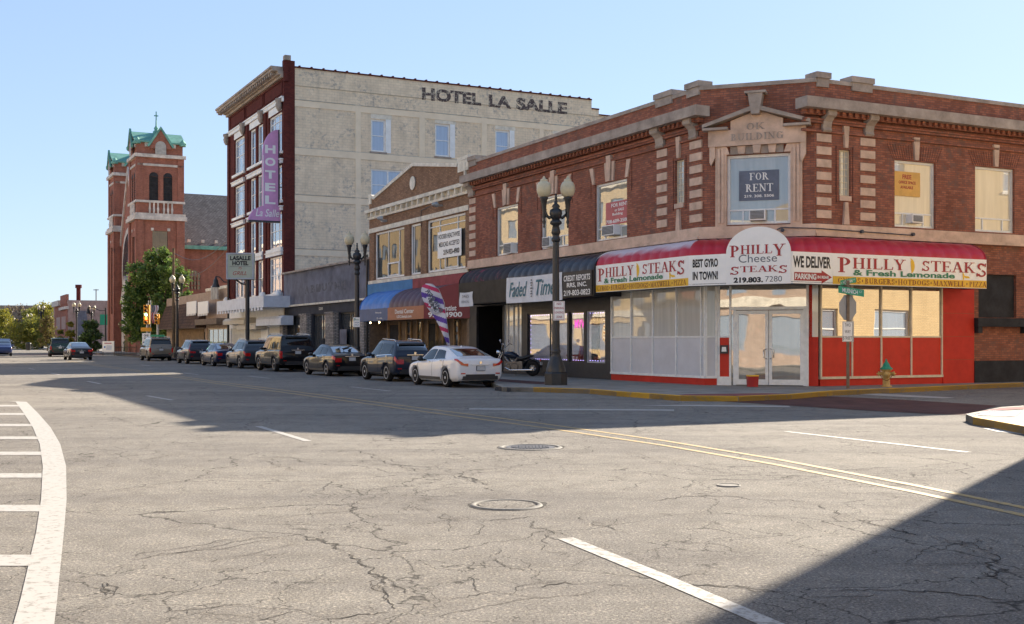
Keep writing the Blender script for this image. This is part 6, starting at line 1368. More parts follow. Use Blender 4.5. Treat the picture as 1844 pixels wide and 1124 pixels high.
# ---------------------------------------------------------------- pole sign of the hotel
sp = cpx(445.5, 4.0); k = sp.y/FP; t = thing('pole_sign', 'pale green box sign with black lettering on a tall black pole', 'sign', (sp.x, sp.y, .14)); zf2 = lambda y: EYE+(HY-y)*k-.14; xf = lambda px: (px-445.5)*k
b = MB(); b.tube([(0, 0, 0), (0, 0, zf2(504))], .14, 10); b.tube([(0, 0, zf2(513)), (xf(435), 0, zf2(511)), (xf(425), 0, zf2(504))], .06, 6); b.box(xf(420), xf(472), -.04, .04, zf2(504.5), zf2(503.5)); mk('pole', b, 'black_metal', t)
b = MB(); b.box(xf(409.5), xf(458), -.25, .2, zf2(503), zf2(456.5)); o = mk('sign_box', b, 'sign_box_face', t)
b = MB(); x0, x1, z0, z1 = xf(409), xf(458.5), zf2(503.3), zf2(456)
for q in ((x0, x1, z0, z0+.1), (x0, x1, z1-.1, z1), (x0, x0+.1, z0+.1, z1-.1), (x1-.1, x1, z0+.1, z1-.1)): b.box(q[0], q[1], -.29, -.252, q[2], q[3])
mk('sign_rim', b, 'grey_frame', o)
l = Let(); l.add('LASALLE', xf(416), xf(453), zf2(469.5), zf2(461.5), 'text_black', -.26, bold=.05); l.add('HOTEL', xf(420), xf(449), zf2(478.5), zf2(470.5), 'text_black', -.26, bold=.05); l.add('GRILL', xf(421), xf(446), zf2(496), zf2(489), 'text_red', -.26, bold=.0, shear=.3); l.add('75', xf(431), xf(437), zf2(485.5), zf2(481.5), 'text_red', -.26, shear=.2)
l.shape([(xf(415), zf2(480.6)), (xf(454), zf2(480.6)), (xf(454), zf2(480.1)), (xf(415), zf2(480.1))], 'text_grey', -.26); l.shape([(xf(415), zf2(459.6)), (xf(454), zf2(459.6)), (xf(454), zf2(459.1)), (xf(415), zf2(459.1))], 'text_grey', -.26); l.build(o)
# ---------------------------------------------------------------- traffic lights
def signal(px, pt, pbm, Y, label, lit, five):
    k = Y/FP; x0 = (px-CX)*k; t = thing('traffic_light', label, 'traffic light', (x0, Y, .14)); z = lambda y: EYE+(HY-y)*k-.14
    b = MB(); b.tube([(0, 0, 0), (0, 0, z(pt)+.1)], .11, 8); b.box(-.14, .14, -.14, .14, 0, .5); mk('pole', b, 'galv', t)
    n = 5 if five else 3; z1, z0 = z(pt), z(pbm); h = (z1-z0)/n; b = MB(); w_ = .24 if five else .2; oy = -.3
    b.box(-w_, w_, oy, oy+.26, z0, z1); b.box(-.05, .05, oy+.2, 0, z0+.2, z0+.3); o = mk('signal_housing', b, 'signal_yellow', t)
    for i in range(n):
        zc_ = z1-h*(i+.5); r = min(h*.38, .17); b = MB(); b.lathe([(r, -.01), (r*.9, .0)], 14, (0, oy-.01, zc_), axis='y'); m = lit.get(i, 'lamp_dark'); mk('lens', b, m, o)
        b = MB(); rows = [[(r*1.15*math.cos(a), oy-y_, zc_+r*1.15*math.sin(a)) for a in [math.pi*(-.1+1.2*j/10) for j in range(11)]] for y_ in (.0, .24)]; b.grid(rows, 0, True); mk('visor', b, 'signal_yellow', o)
    return t, z, k
t, z, k = signal(265.5, 549.5, 584, 97, 'yellow traffic light with green and amber arrow lit, beside the parked tan wagon', {2: 'lamp_green', 3: 'lamp_amber'}, True)
b = MB(); b.box(-.5, .35, -.2, .1, z(597), z(590)); mk('pedestrian_signal', b, 'signal_yellow', t); b = MB(); b.box(.02, .06, .1, .14, z(590), z(541)); mk('mast', b, 'galv', t)
signal(284, 566, 584, 103, 'yellow traffic light seen from the side, before the mansard shop', {}, False)
sign_on('one_way_sign', 'white one way sign with black arrow on the traffic light pole', 'sign', 256, 270.5, 600, 622, 96.6, 'sign_white', None, (('ONE', .2, .8, .72, .9, 'text_black', .02), ('WAY', .2, .8, .48, .66, 'text_black', .02), ('<', .12, .4, .12, .36, 'text_black', .06), ('-', .3, .9, .2, .28, 'text_black', .06)))
q = (284-CX)*103/FP
b = MB(); b.box(q-.9, q+.7, 0, .03, EYE+(HY-606.5)*103/FP, EYE+(HY-603)*103/FP); mk('street_name_sign', b, 'sign_green', None, Fr((0, 102.7), (1, 0)), **tg('small green street name sign below the side facing traffic light', 'street sign'))
q = cpx(312.5, 1.5); t = thing('utility_pole', 'tall grey wooden utility pole rising in front of the big tree', 'utility pole', (q.x, q.y, 0)); kk = q.y/FP
b = MB(); b.tube([(0, 0, 0), (0, 0, EYE+(HY-447)*kk)], [.17, .12], 8); mk('pole', b, 'bark', t)
q = gp(173, 621.5); kk = q.y/FP; t = thing('utility_pole', 'thin far utility pole with cross arm above the pinkish wall', 'utility pole', (q.x, q.y, 0)); h = EYE+(HY-521)*kk; b = MB(); b.tube([(0, 0, 0), (0, 0, h)], .16, 6); mk('pole', b, 'bark', t); b = MB(); b.box(-.9, .9, -.08, .08, h-.35, h-.1); mk('cross_arm', b, 'bark', t)
fp = gp(272, 0+633.5); kk = 110/FP; t = thing('flag_on_pole', 'limp striped flag on pole behind the lit traffic light', 'flag', ((271-CX)*kk, 110, 0)); b = MB(); b.tube([(0, 0, 0), (0, 0, EYE+(HY-541)*kk)], .05, 6); mk('flag_pole', b, 'galv', t)
b = MB(); rows = [[(.03+.7*j/6*(1-.4*i/10)+.1*math.sin(i*.8), .1*math.sin(j*2.2), EYE+(HY-550)*kk-i*.17) for j in range(7)] for i in range(11)]; b.grid(rows, 0, True)
for i in range(len(b.m)): b.m[i] = (i % 6) % 2 if i > 23 or (i % 6) > 2 else 2
mk('flag_cloth', b, ['sign_red', 'flag_white', 'card_blue'], t)
# wires
for a, c, lab in (((312.5, 455, 118), (411, 432, 98), 'sagging black overhead wire between the utility pole and the hotel, upper one'), ((312.5, 490, 118), (411, 446, 98), 'sagging black overhead wire between the utility pole and the hotel, lower one')):
    p, r = [Vector(((x-CX)*Y/FP, Y, EYE+(HY-y)*Y/FP)) for x, y, Y in (a, c)]; b = MB(); b.tube([p.lerp(r, j/8)-Vector((0, 0, 1.2*math.sin(math.pi*j/8))) for j in range(9)], .025, 5); mk('overhead_wire', b, 'black_metal', None, None, **tg(lab, 'wire'))
# white letter board and small things far down the right pavement
q = gp(195, 640.5, .14); kk = q.y/FP; t = thing('notice_board', 'white announcement board on two legs on the far corner pavement', 'sign', (q.x, q.y, .14)); b = MB(); b.box(-10.5*kk, 10.5*kk, 0, .15, 6.5*kk, 26*kk); mk('panel', b, 'sign_white', t)
for s in (-10.3, 9.8): b = MB(); b.box(s*kk, (s+.8)*kk, .02, .12, 0, 25*kk); mk('leg', b, 'wood_dark', t)
l = Let(); l.add('SIX FLAGS', -7*kk, 6*kk, 21.5*kk, 23.5*kk, 'text_red', -.01) if 0 else l.add('NOTICE', -7*kk, 6*kk, 21.5*kk, 23.5*kk, 'text_red', -.01) if 0 else None
l.shape([(-4*kk, 10*kk), (6*kk, 10*kk), (7*kk, 18*kk), (-3*kk, 19*kk)], 'canopy_white', -.01); l.shape([(-8*kk, 14*kk), (-5*kk, 14*kk), (-5*kk, 17*kk), (-8*kk, 17*kk)], 'awning_blue', -.01); l.shape([(-7*kk, 21.5*kk), (6*kk, 21.5*kk), (6*kk, 23*kk), (-7*kk, 23*kk)], 'card_red', -.01); l.build(t)
q = gp(51, 631, .14); t = thing('litter_bin', 'black litter bin at the foot of a distant lamp', 'bin', (q.x, q.y, .14)); b = MB(); b.lathe([(.3, 0), (.38, .9), (.4, 1.0), (.3, 1.05)], 12); mk('bin_body', b, 'black_metal', t); b = MB(); b.lathe([(.41, 1.0), (.41, 1.06), (.2, 1.15)], 12); mk('bin_lid', b, 'black_metal', t)
for px, lab in ((31, 'grey planter of dry flowers far down the pavement, left one'), (43, 'grey planter of dry flowers far down the pavement, beside the bin')):
    t = tuft(px, 2.6, lab, 2.2, 200, 'leaf_dry', 1.5, 'planter', 'flower_planter'); b = MB(); b.lathe([(.9, 0), (1.1, .8)], 8); mk('tub', b, 'concrete', t)
q = cpx(22, 4.2); t = thing('road_sign', 'small white and grey road sign near the left edge', 'sign', (q.x, q.y, .14)); kk = q.y/FP; b = MB(); b.tube([(0, 0, 0), (0, 0, 28*kk*.55)], .08, 6); mk('post', b, 'galv', t); b = MB(); b.box(-2.4*kk, 2.4*kk, -.1, -.05, 7*kk, 14.5*kk); mk('sign_plate', b, 'sign_white', t)
for s0, s1, lab in ((230, 246, 'low black iron fence in front of the church tower'), (207, 228, 'low black iron fence right of the white notice board')):
    pa, pb_ = gp(s0, 641, .14), gp(s1, 640.2, .14); t = thing('iron_fence', lab, 'fence', (pa.x, pa.y, .14), math.atan2(pb_.y-pa.y, pb_.x-pa.x)); L = (pb_-pa).length; b = MB(); b.box(0, L, -.02, .02, .75, .8); b.box(0, L, -.02, .02, .12, .16); mk('rail', b, 'black_metal', t)
    n = int(L/.5); b = MB(); x = 0
    while x < L: b.box(x, x+.03, -.015, .015, 0, .95); x += .45
    mk('pickets', b, 'black_metal', t)
b = MB(); q = cpx(240, -.5); t = thing('wooden_gate', 'tall brown wooden gate beside the church door', 'gate', (q.x, q.y, .14), math.atan2(D2.y, D2.x)); b.box(-1, 2.4, 0, .2, 0, 3.1); mk('gate_board', b, 'wood', t); b = MB(); b.box(2.4, 4.4, 0, .25, 0, 3.2); mk('gate_pier', b, 'brick_pale', t)
# ---------------------------------------------------------------- trees
def tree(name, label, pos, h, trunk_h, blobs, nleaf, size, mats_, seed, group=None, bare=0, density=1):
    r = random.Random(seed); t = thing(name, label, 'tree', (pos[0], pos[1], 0), 0, group); b = MB(); tr = max(.06, h*.022)
    top = max((bl[2] for bl in blobs), default=h); b.tube([(0, 0, 0), (.05*h*.2, 0, trunk_h), (0, .1, top*.8)], [tr*1.3, tr, tr*.35], 8)
    for bl in blobs:
        c_ = Vector(bl[:3]); s = Vector((0, 0, trunk_h*.9+r.random()*h*.15)); m_ = s.lerp(c_, .5)+Vector((0, 0, -.04*h)); b.tube([s, m_, c_], [tr*.6, tr*.35, tr*.1], 5)
    for i in range(bare):
        bl = blobs[i % len(blobs)]; c_ = Vector(bl[:3]); d = Vector((r.gauss(0, 1), r.gauss(0, 1), abs(r.gauss(.5, .8)))).normalized(); e = c_+d*bl[3]*r.uniform(.6, 1.2); b.tube([c_*.8+Vector((0, 0, trunk_h*.2)), (c_+e)/2+Vector((r.uniform(-.2, .2), 0, .1)), e], [tr*.25, tr*.15, tr*.05], 4, cap=False)
    mk('trunk', b, 'bark', t); b = MB(); tot = sum(bl[3]**2 for bl in blobs)
    for bl in blobs:
        c_ = Vector(bl[:3]); R = bl[3]; cl = [(Vector((r.gauss(0, 1), r.gauss(0, 1), r.gauss(0, .9))).normalized()*R*r.uniform(.45, 1)) for _ in range(max(6, int(18*density)))]
        n = int(nleaf*R*R/tot)
        for i in range(n):
            q = r.choice(cl); p = c_+q+Vector((r.gauss(0, 1), r.gauss(0, 1), r.gauss(0, .8)))*R*.17
            a = Vector((r.gauss(0, 1), r.gauss(0, 1), r.gauss(0, 1))).normalized(); u_ = a.cross(Vector((.3, .2, 1))).normalized(); v_ = a.cross(u_); s = size*r.uniform(.6, 1.3)
            b.poly([p-u_*s*.5, p+v_*s*.35, p+u_*s*.5, p-v_*s*.35], 0 if r.random() < .75 or len(mats_) == 1 else 1)
    mk('crown', b, mats_, t); return t
k = 126/FP; tx = (282-CX)*k
def BL(px, py, rr, dy=0): return ((px-282)*k, dy, EYE+(HY-py)*k, rr*k)
tree('leafy_tree', 'big green tree in front of the church tower and nave', (tx, 126), 11, 2.2, [BL(285, 478, 26), BL(310, 492, 24, -1), BL(262, 500, 28, -.5), BL(292, 515, 30, .5), BL(325, 500, 18, .6), BL(245, 530, 22, -.4), BL(268, 545, 30, .8), BL(240, 560, 20), BL(300, 550, 28, -.8), BL(286, 580, 26), BL(255, 590, 24, .4), BL(320, 560, 18, .6), BL(272, 458, 12), BL(297, 455, 12), BL(250, 600, 20), BL(300, 600, 24), BL(328, 585, 18), BL(234, 585, 18), BL(330, 535, 16)], 40000, .25, ['leaf_green', 'leaf_dark'], 11, density=1.3)
def simple(px, pyb, Y, wpx, hpx, name, label, mats_, seed, nl=2600, group=None, bare=0, th=.15, size=None, shape='round'):
    k = Y/FP; r = random.Random(seed); H_ = hpx*k+.0; W_ = wpx*k/2; bl = []
    for i in range(9):
        a = i/9*6.28; t_ = (i % 3)/2; z = H_*(.3+.55*t_); rr = W_*(.62 if shape == 'round' else .7-.3*t_); w2 = W_*.45*(1-.5*t_ if shape != 'round' else math.sin(math.pi*(.3+.5*t_))); bl.append((math.cos(a)*w2, math.sin(a)*w2, z, rr))
    return tree(name, label, ((px-CX)*k, Y), H_, H_*th, bl, nl, size or max(.25, W_*.12), mats_, seed, group, bare)
simple(163, 640, 118, 36, 62, 'round_tree', 'small dark green round tree beside the white notice board', ['leaf_dark', 'leaf_green'], 21, 5000)
simple(127, 634, 150, 22, 60, 'young_tree', 'bright yellow green young tree in front of the pinkish wall', ['leaf_yellow', 'leaf_olive'], 22, 3000, shape='cone')
simple(109, 636, 140, 17, 46, 'young_tree', 'narrow yellow green tree just right of the far green wagon', ['leaf_olive', 'leaf_yellow'], 23, 2600, shape='cone')
simple(86, 633, 175, 34, 62, 'leafy_tree', 'reddish brown tree behind the green wagon', ['leaf_brown', 'leaf_olive'], 24, 3600)
simple(55, 630, 200, 60, 50, 'leafy_tree', 'spreading yellow tree behind the distant lamps', ['leaf_olive', 'leaf_yellow'], 25, 4500)
simple(30, 630, 215, 46, 44, 'leafy_tree', 'orange tinged low tree in front of the brown box building', ['leaf_yellow', 'leaf_brown'], 31, 2500)
gB = 'yellowing trees at the far end of the street'
for i, (px, Y, w_, h_, m, lab) in enumerate(((84, 260, 60, 76, ['leaf_yellow', 'leaf_olive'], 'tall yellow green tree left of the far brick building'), (62, 290, 54, 66, ['leaf_olive', 'leaf_yellow'], 'yellow green tree rising over the brown box building'), (5, 280, 50, 62, ['leaf_yellow', 'leaf_olive'], 'yellow tree at the left edge of the picture'), (-30, 300, 60, 66, ['leaf_olive', 'leaf_green'], 'tree just beyond the left edge of the picture'), (95, 330, 50, 70, ['leaf_olive'], 'olive tree partly behind the far brick building'))):
    simple(px, 0, Y, w_, h_, 'leafy_tree', lab, m, 40+i, 4200, gB)
for px, w_, h_, lab in ((17, 34, 76, 'bare branching tree over the brown box building, left one'), (38, 36, 78, 'bare branching tree over the brown box building, right one')):
    t = simple(px, 0, 320, w_, h_, 'bare_tree', lab, ['leaf_dry'], 60+px, 500, None, 90, size=.5)
simple(189, 0, 300, 18, 85, 'dark_tree', 'dark tree top showing above the pinkish wall roof', ['leaf_dark'], 71, 2000)
for i, (px, n_, w_, h_, lab) in enumerate(((219, -2.0, 26, 30, 'dark clipped bush beside the church wall behind iron fence'), (232, -.8, 20, 32, 'dark bush next to the brown gate by the church'), (147, .5, 16, 24, 'low dark shrub left of the round dark tree'))):
    q = cpx(px, n_); simple(px, 0, q.y, w_, h_, 'dark_bush', lab, ['leaf_dark'], 80+i, 1600, th=.05)
t = None
# ---------------------------------------------------------------- vehicles
def crom(vals, t):
    n = len(vals); i = min(int(t), n-2); f = t-i; p1, p2 = vals[i], vals[i+1]; p0 = vals[i-1] if i else p1; p3 = vals[i+2] if i+2 < n else p2
    return tuple(.5*(2*b+(c-a)*f+(2*a-5*b+4*c-d)*f*f+(3*b-a-3*c+d)*f**3) for a, b, c, d in zip(p0, p1, p2, p3))
SED = [(-2.30, .42, .84, .90, .80, .66), (-2.24, .30, .93, .985, .87, .72), (-1.85, .22, .965, 1.03, .905, .68), (-1.05, .20, .955, 1.36, .92, .60), (-.35, .19, .93, 1.45, .925, .60), (.35, .19, .91, 1.43, .925, .60), (1.2, .19, .885, 1.02, .92, .70), (1.75, .20, .83, .89, .90, .70), (2.15, .24, .72, .77, .84, .62), (2.32, .36, .58, .62, .70, .5)]
FAST = [(-2.30, .42, .90, .93, .78, .66), (-2.22, .30, .985, 1.02, .86, .70), (-1.95, .22, 1.0, 1.06, .905, .66), (-.95, .20, .97, 1.36, .925, .59), (-.25, .19, .93, 1.44, .925, .60), (.45, .19, .90, 1.41, .925, .60), (1.3, .19, .86, .98, .92, .70), (1.8, .20, .81, .87, .90, .70), (2.15, .24, .70, .75, .84, .62), (2.32, .36, .56, .60, .70, .5)]
SUV = [(-2.20, .45, .86, .92, .78, .66), (-2.17, .34, .99, 1.06, .87, .72), (-2.04, .30, 1.05, 1.20, .905, .71), (-1.76, .28, 1.07, 1.55, .915, .62), (-1.30, .26, 1.06, 1.64, .925, .61), (-.3, .25, 1.02, 1.67, .93, .62), (.32, .25, .99, 1.60, .93, .61), (1.2, .25, .96, 1.09, .92, .70), (1.75, .27, .89, .96, .90, .70), (2.08, .30, .74, .80, .82, .6), (2.2, .42, .58, .62, .68, .5)]
BOX = [(-2.50, .50, .92, .97, .86, .80), (-2.46, .40, 1.08, 1.14, .93, .84), (-2.38, .36, 1.12, 1.30, .95, .82), (-2.24, .34, 1.13, 1.80, .96, .76), (-1.9, .32, 1.13, 1.88, .965, .75), (-.4, .30, 1.12, 1.90, .97, .75), (.5, .30, 1.10, 1.84, .97, .74), (1.15, .30, 1.09, 1.24, .965, .82), (2.0, .32, 1.04, 1.10, .95, .80), (2.4, .36, .95, 1.0, .90, .72), (2.52, .5, .7, .74, .8, .6)]
def section(st):
    x, zb, zs, zr, w_, wr = st; d = zr-zs; k = min(1, d/.35)
    return [(0, zb), (w_*.86, zb), (w_*.975, zb+.10), (w_, zb+.55*(zs-zb)), (w_*.98, zs-.07), (w_*.94-.01, zs), (wr+(w_*.94-wr)*(.10*k+.25*(1-k)), zr-.055*k-.02), (wr*.86, zr-.012), (0, zr)]
class Surf:
    def __init__(s, sts): s.st = sts; s.n = len(sts)-1
    def pt(s, a, t, off=0):
        p = s._p(a, t)
        if off:
            e = .01; du = s._p(min(a+e, s.n), t)-s._p(max(a-e, 0), t); dv = s._p(a, min(t+e, 8))-s._p(a, max(t-e, 0)); n = dv.cross(du)
            if n.length > 1e-9: n.normalize()
            if n.y < 0 and p.y > .3: n = -n
            if p.y <= .3 and n.z < 0 and t > 5: n = -n
            p = p+n*off
        return p
    def _p(s, a, t):
        v = crom(s.st, a); sec = section(v); i = min(int(t), 7); f = t-i
        y, z = crom(sec, t) if 2 <= t <= 7.99 else tuple(sec[i][k]+(sec[i+1][k]-sec[i][k])*f for k in (0, 1))
        return Vector((v[0], y, z))
def patch(b, S, cs, off=.006, na=8, nt=5, mi=0, side=1):
    """quad patch of the body surface between four (station, girth) corners: belt-rear, belt-front, roof-front, roof-rear"""
    rows = []
    for i in range(na+1):
        u_ = i/na; r = []
        for j in range(nt+1):
            v = j/nt; a = (cs[0][0]*(1-u_)+cs[1][0]*u_)*(1-v)+(cs[3][0]*(1-u_)+cs[2][0]*u_)*v; t = (cs[0][1]*(1-u_)+cs[1][1]*u_)*(1-v)+(cs[3][1]*(1-u_)+cs[2][1]*u_)*v
            p = S.pt(a, t, off); r.append((p.x, p.y*side, p.z))
        rows.append(r)
    b.grid(rows, mi, True)
def topglass(b, S, a0, a1, t0a, t0b, off=.006, na=10):
    rows = []
    for i in range(na+1):
        a = a0+(a1-a0)*i/na; t0 = t0a+(t0b-t0a)*i/na; r = []
        for sd in (-1, 1):
            ts = [t0+(8-t0)*j/6 for j in range(7)]
            if sd == 1: ts = ts[::-1][1:]
            for t in ts: p = S.pt(a, t, off); r.append((p.x, p.y*sd, p.z))
        rows.append(r)
    b.grid(rows, 0, True)
BODY = {}
def bodymesh(key, sts, ax, wr):
    if key in BODY: return BODY[key]
    S = Surf(sts); b = MB(); N_ = S.n*5; rows = []
    for i in range(N_+1):
        a = i/5; h = [S._p(a, 8*j/32) for j in range(33)]; rows.append([(p.x, p.y, p.z) for p in h]+[(p.x, -p.y, p.z) for p in h[-2:0:-1]])
    b.grid(rows, 0, True, True); b.poly(rows[0]); b.poly(rows[-1][::-1])
    o = mk('t', b, ['white_paint', 'well_black'], fix=True); c = MB()
    for x in ax:
        for s in (-1, 1): c.lathe([(wr+.055, -.24), (wr+.055, .24)], 28, (x, s*.86, wr), 0, 'y')
    c.box(-9, -8.9, 0, .1, 0, .1) if 0 else None
    q = mk('t2', c, ['white_paint', 'well_black'], fix=True)
    for p in q.data.polygons: p.material_index = 1
    m = o.modifiers.new('b', 'BOOLEAN'); m.object = q; m.operation = 'DIFFERENCE'; m.solver = 'EXACT'
    dg = bpy.context.evaluated_depsgraph_get(); me = bpy.data.meshes.new_from_object(o.evaluated_get(dg))
    for x in (o, q): d = x.data; bpy.data.objects.remove(x); bpy.data.meshes.remove(d)
    BODY[key] = (me, S); return BODY[key]
def paint(name, col, metal=0):
    if name in MT: return name
    m, t, p = newmat(name); p.inputs['Base Color'].default_value = (*col, 1); p.inputs['Metallic'].default_value = metal; p.inputs['Roughness'].default_value = .35; p.inputs['Coat Weight'].default_value = .8; p.inputs['Coat Roughness'].default_value = .015; p.inputs['Coat IOR'].default_value = 1.45; p.inputs['Specular IOR Level'].default_value = .1
    return name
def wheel(t, x, y, r, sd, rimm, spokes):
    b = MB(); w_ = .11; b.lathe([(r*.66, -w_), (r*.93, -w_), (r, -w_*.7), (r, w_*.7), (r*.93, w_), (r*.66, w_)], 30, (x, y, r), 0, 'y'); o = mk('wheel', b, 'rubber', t)
    b = MB(); yo = y+sd*w_*.92
    rows = [[(x+q*math.cos(a), yo+sd*d, r+q*math.sin(a)) for a in [2*math.pi*j/28 for j in range(28)]] for q, d in ((r*.70, .0), (r*.69, .012), (r*.63, .01), (r*.60, -.05))]; b.grid(rows, 0, True, True)
    for j in range(spokes):
        a = 2*math.pi*j/spokes+.3; u_ = Vector((math.cos(a), 0, math.sin(a))); v_ = Vector((-math.sin(a), 0, math.cos(a))); c_ = Vector((x, yo, r)); n = Vector((0, sd, 0))
        w0, w1 = .035, .05
        b.grid([[c_+u_*r*.08-v_*w0-n*.005, c_+u_*r*.08+v_*w0-n*.005], [c_+u_*r*.62-v_*w1+n*.0, c_+u_*r*.62+v_*w1+n*.0]], 0, False)
        b.grid([[c_+u_*r*.08-v_*w0-n*.03, c_+u_*r*.08-v_*w0-n*.005], [c_+u_*r*.62-v_*w1-n*.03, c_+u_*r*.62-v_*w1]], 0, False)
    b.lathe([(.05, -.01), (.05, .012), (.03, .016)], 12, (x, yo, r), 0, 'y'); mk('rim', b, rimm, o)
    b = MB(); b.lathe([(r*.62, 0), (r*.62, .006)], 24, (x, yo-sd*.055, r), 0, 'y'); mk('brake_disc', b, 'rim_dark', o)
def car(name, label, kind, pm, pos, yaw, sc_=(1, 1, 1), cat='car', rimm='rim', spokes=5, rimr=None, lights='wrap', roofbox=None, group='cars parked along the right kerb', cladding=False, plate_z=None, glass_='car_glass', plate_m='plate', front=False, rails=False):
    sts = {'sedan': SED, 'fast': FAST, 'suv': SUV, 'box': BOX}[kind]; sts = [(x*sc_[0], a*sc_[2], b_*sc_[2], c_*sc_[2], d*sc_[1], e*sc_[1]) for x, a, b_, c_, d, e in sts]
    axs = {'sedan': (-1.36, 1.42), 'fast': (-1.32, 1.40), 'suv': (-1.28, 1.32), 'box': (-1.45, 1.55)}[kind]; axs = [a*sc_[0] for a in axs]; r = (rimr or {'sedan': .33, 'fast': .335, 'suv': .36, 'box': .39}[kind])
    me, S = bodymesh(f'{kind}{sc_}', sts, axs, r); me = me.copy(); me.materials.clear(); me.materials.append(MT[pm]); me.materials.append(MT['well_black'])
    for p in me.polygons: p.use_smooth = p.material_index == 0 and True
    t = thing(name, label, cat, (pos[0], pos[1], pos[2] if len(pos) > 2 else 0), yaw, group)
    bo_ = link('body', me, t)
    k0 = {'sedan': (2.15, 2.95, 5.15, 5.85, 3.05, 5.55), 'fast': (2.15, 2.98, 5.1, 5.9, 3.05, 5.6), 'suv': (2.15, 2.9, 6.1, 6.9, 2.85, 6.6), 'box': (2.2, 2.95, 6.1, 6.9, 2.95, 6.6)}[kind]
    # glazing
    rf = {'sedan': (2.25, 2.97, 5.1, 5.92), 'fast': (2.2, 2.95, 5.08, 5.92), 'suv': (2.2, 2.95, 6.1, 6.9), 'box': (2.15, 2.93, 6.1, 6.92)}[kind]
    b = MB(); topglass(b, S, rf[0], rf[1], 6.45, 6.55); mk('rear_window', b, glass_, t)
    b = MB(); topglass(b, S, rf[2], rf[3], 6.5, 6.4); mk('windshield', b, glass_, t)
    lo, hi = 5.12, 5.86
    sg = {'sedan': ((2.85, 4.02, 3.98, 3.15), (4.12, 5.72, 5.18, 4.08)), 'fast': ((2.75, 4.02, 3.98, 3.1), (4.12, 5.75, 5.18, 4.08)), 'suv': ((3.05, 3.62, 3.55, 3.5), (3.7, 4.9, 4.85, 3.66), (5.0, 6.65, 6.1, 4.97)), 'box': ((2.9, 3.9, 3.87, 3.12), (4.0, 4.75, 4.72, 3.97), (4.85, 6.62, 6.08, 4.82))}[kind]
    for s in (-1, 1):
        for a, c_, d, e in sg:
            b = MB(); patch(b, S, ((a, lo), (c_, lo), (d, hi), (e, hi)), .006, 8, 4, 0, s); mk('side_window', b, glass_, t)
        b = MB(); a, d = sg[0][0]-.1, sg[-1][1]+.08; patch(b, S, ((a, 5.02), (d, 5.02), (d, 5.10), (a, 5.10)), .009, 24, 1, 0, s); mk('window_trim', b, 'chrome' if kind != 'box' else 'plastic_black', t)
        # mirror, handles, sill
        q = S.pt(sg[-1][1]-.35, 5.1); b = MB(); b.lathe([(.02, -.0), (.075, .02), (.085, .10), (.06, .17), (.01, .19)], 10, (0, 0, 0), 0, 'x'); b.v = [(q.x-.05+x*.9, s*(q.y+.09+y*1.3), q.z+.06+z) for x, y, z in b.v]; b.box(q.x-.02, q.x+.04, min(s*q.y, s*(q.y+.09)), max(s*q.y, s*(q.y+.09)), q.z-.01, q.z+.03); mk('mirror', b, pm if kind != 'fast' else 'plastic_black', t)
        for g_ in sg[-2:]:
            p = S.pt(g_[0]+.18, 4.25); b = MB(); b.box(p.x-.02, p.x+.14, s*p.y-.02, s*p.y+.02, p.z-.0, p.z+.025); mk('door_handle', b, 'chrome', t)
        b = MB(); p0, p1 = S.pt(3.2, 2.0), S.pt(6.0, 2.0); b.box(axs[0]+r+.08, axs[1]-r-.08, s*(p0.y)-.02, s*p0.y+.012, p0.z-.04, p0.z+.06); mk('side_sill', b, 'plastic_black', t)
        # door seams
        b = MB()
        for g_ in ([sg[-1][0]-.05, sg[-1][1]+.02]+([sg[-2][0]+.02] if len(sg) > 1 else [])):
            patch(b, S, ((g_-.012, 2.3), (g_+.012, 2.3), (g_+.012, 5.0), (g_-.012, 5.0)), .003, 1, 10, 0, s)
        mk('door_seam', b, 'well_black', t)
        if cladding:
            for ax in axs:
                b = MB(); rows = []
                for j in range(15):
                    a = math.pi*(-.04+1.08*j/14); rows.append([(ax+q_*math.cos(a), s*(.885*sc_[1]+.035), r+q_*math.sin(a)) for q_ in (r+.05, r+.13)])
                b.grid(rows, 0, True); mk('arch_trim', b, 'plastic_black', t)
        # lamps at both ends
        b = MB(); rz = sts[1][2]
        if lights == 'tall': patch(b, S, ((.35, 3.2), (1.6, 3.2), (1.6, 5.0), (.35, 5.0)), .012, 5, 5, 0, s); b.box(sts[0][0]-.03, sts[0][0]+.02, *sorted((s*.80*sc_[1], s*.92*sc_[1])), rz-.38, rz-.02)
        elif lights == 'claw': patch(b, S, ((.25, 3.9), (1.75, 4.15), (2.0, 4.95), (.25, 4.75)), .012, 8, 5, 0, s); b.prism([(0, 0), (.26, .05), (.36, .17), (.30, .19), (.16, .1), (0, .1)], 0, .05); n_ = len(b.v); b.v[-12:] = [(sts[0][0]-.035+y, s*(.47+x), rz-.24+z) for x, y, z in b.v[-12:]]
        elif lights == 'high': patch(b, S, ((.9, 5.1), (1.8, 5.1), (2.9, 5.9), (2.5, 5.9)), .014, 5, 5, 0, s); patch(b, S, ((.35, 3.9), (1.7, 3.9), (1.8, 4.8), (.35, 4.8)), .012, 5, 5, 0, s); b.box(sts[0][0]-.03, sts[0][0]+.02, *sorted((s*.42, s*.8)), rz-.24, rz-.12)
        else: patch(b, S, ((.3, 3.5), (1.55, 3.7), (1.6, 4.8), (.3, 4.7)), .012, 6, 5, 0, s); b.box(sts[0][0]-.03, sts[0][0]+.02, *sorted((s*.50*sc_[1], s*.79*sc_[1])), rz-.27, rz-.09)
        mk('tail_light', b, 'tail_red', t)
        b = MB(); b.box(sts[0][0]-.02, sts[0][0]+.03, *sorted((s*.58*sc_[1], s*.74*sc_[1])), sts[0][1]+.06, sts[0][1]+.10); mk('reflector', b, 'tail_red', t)
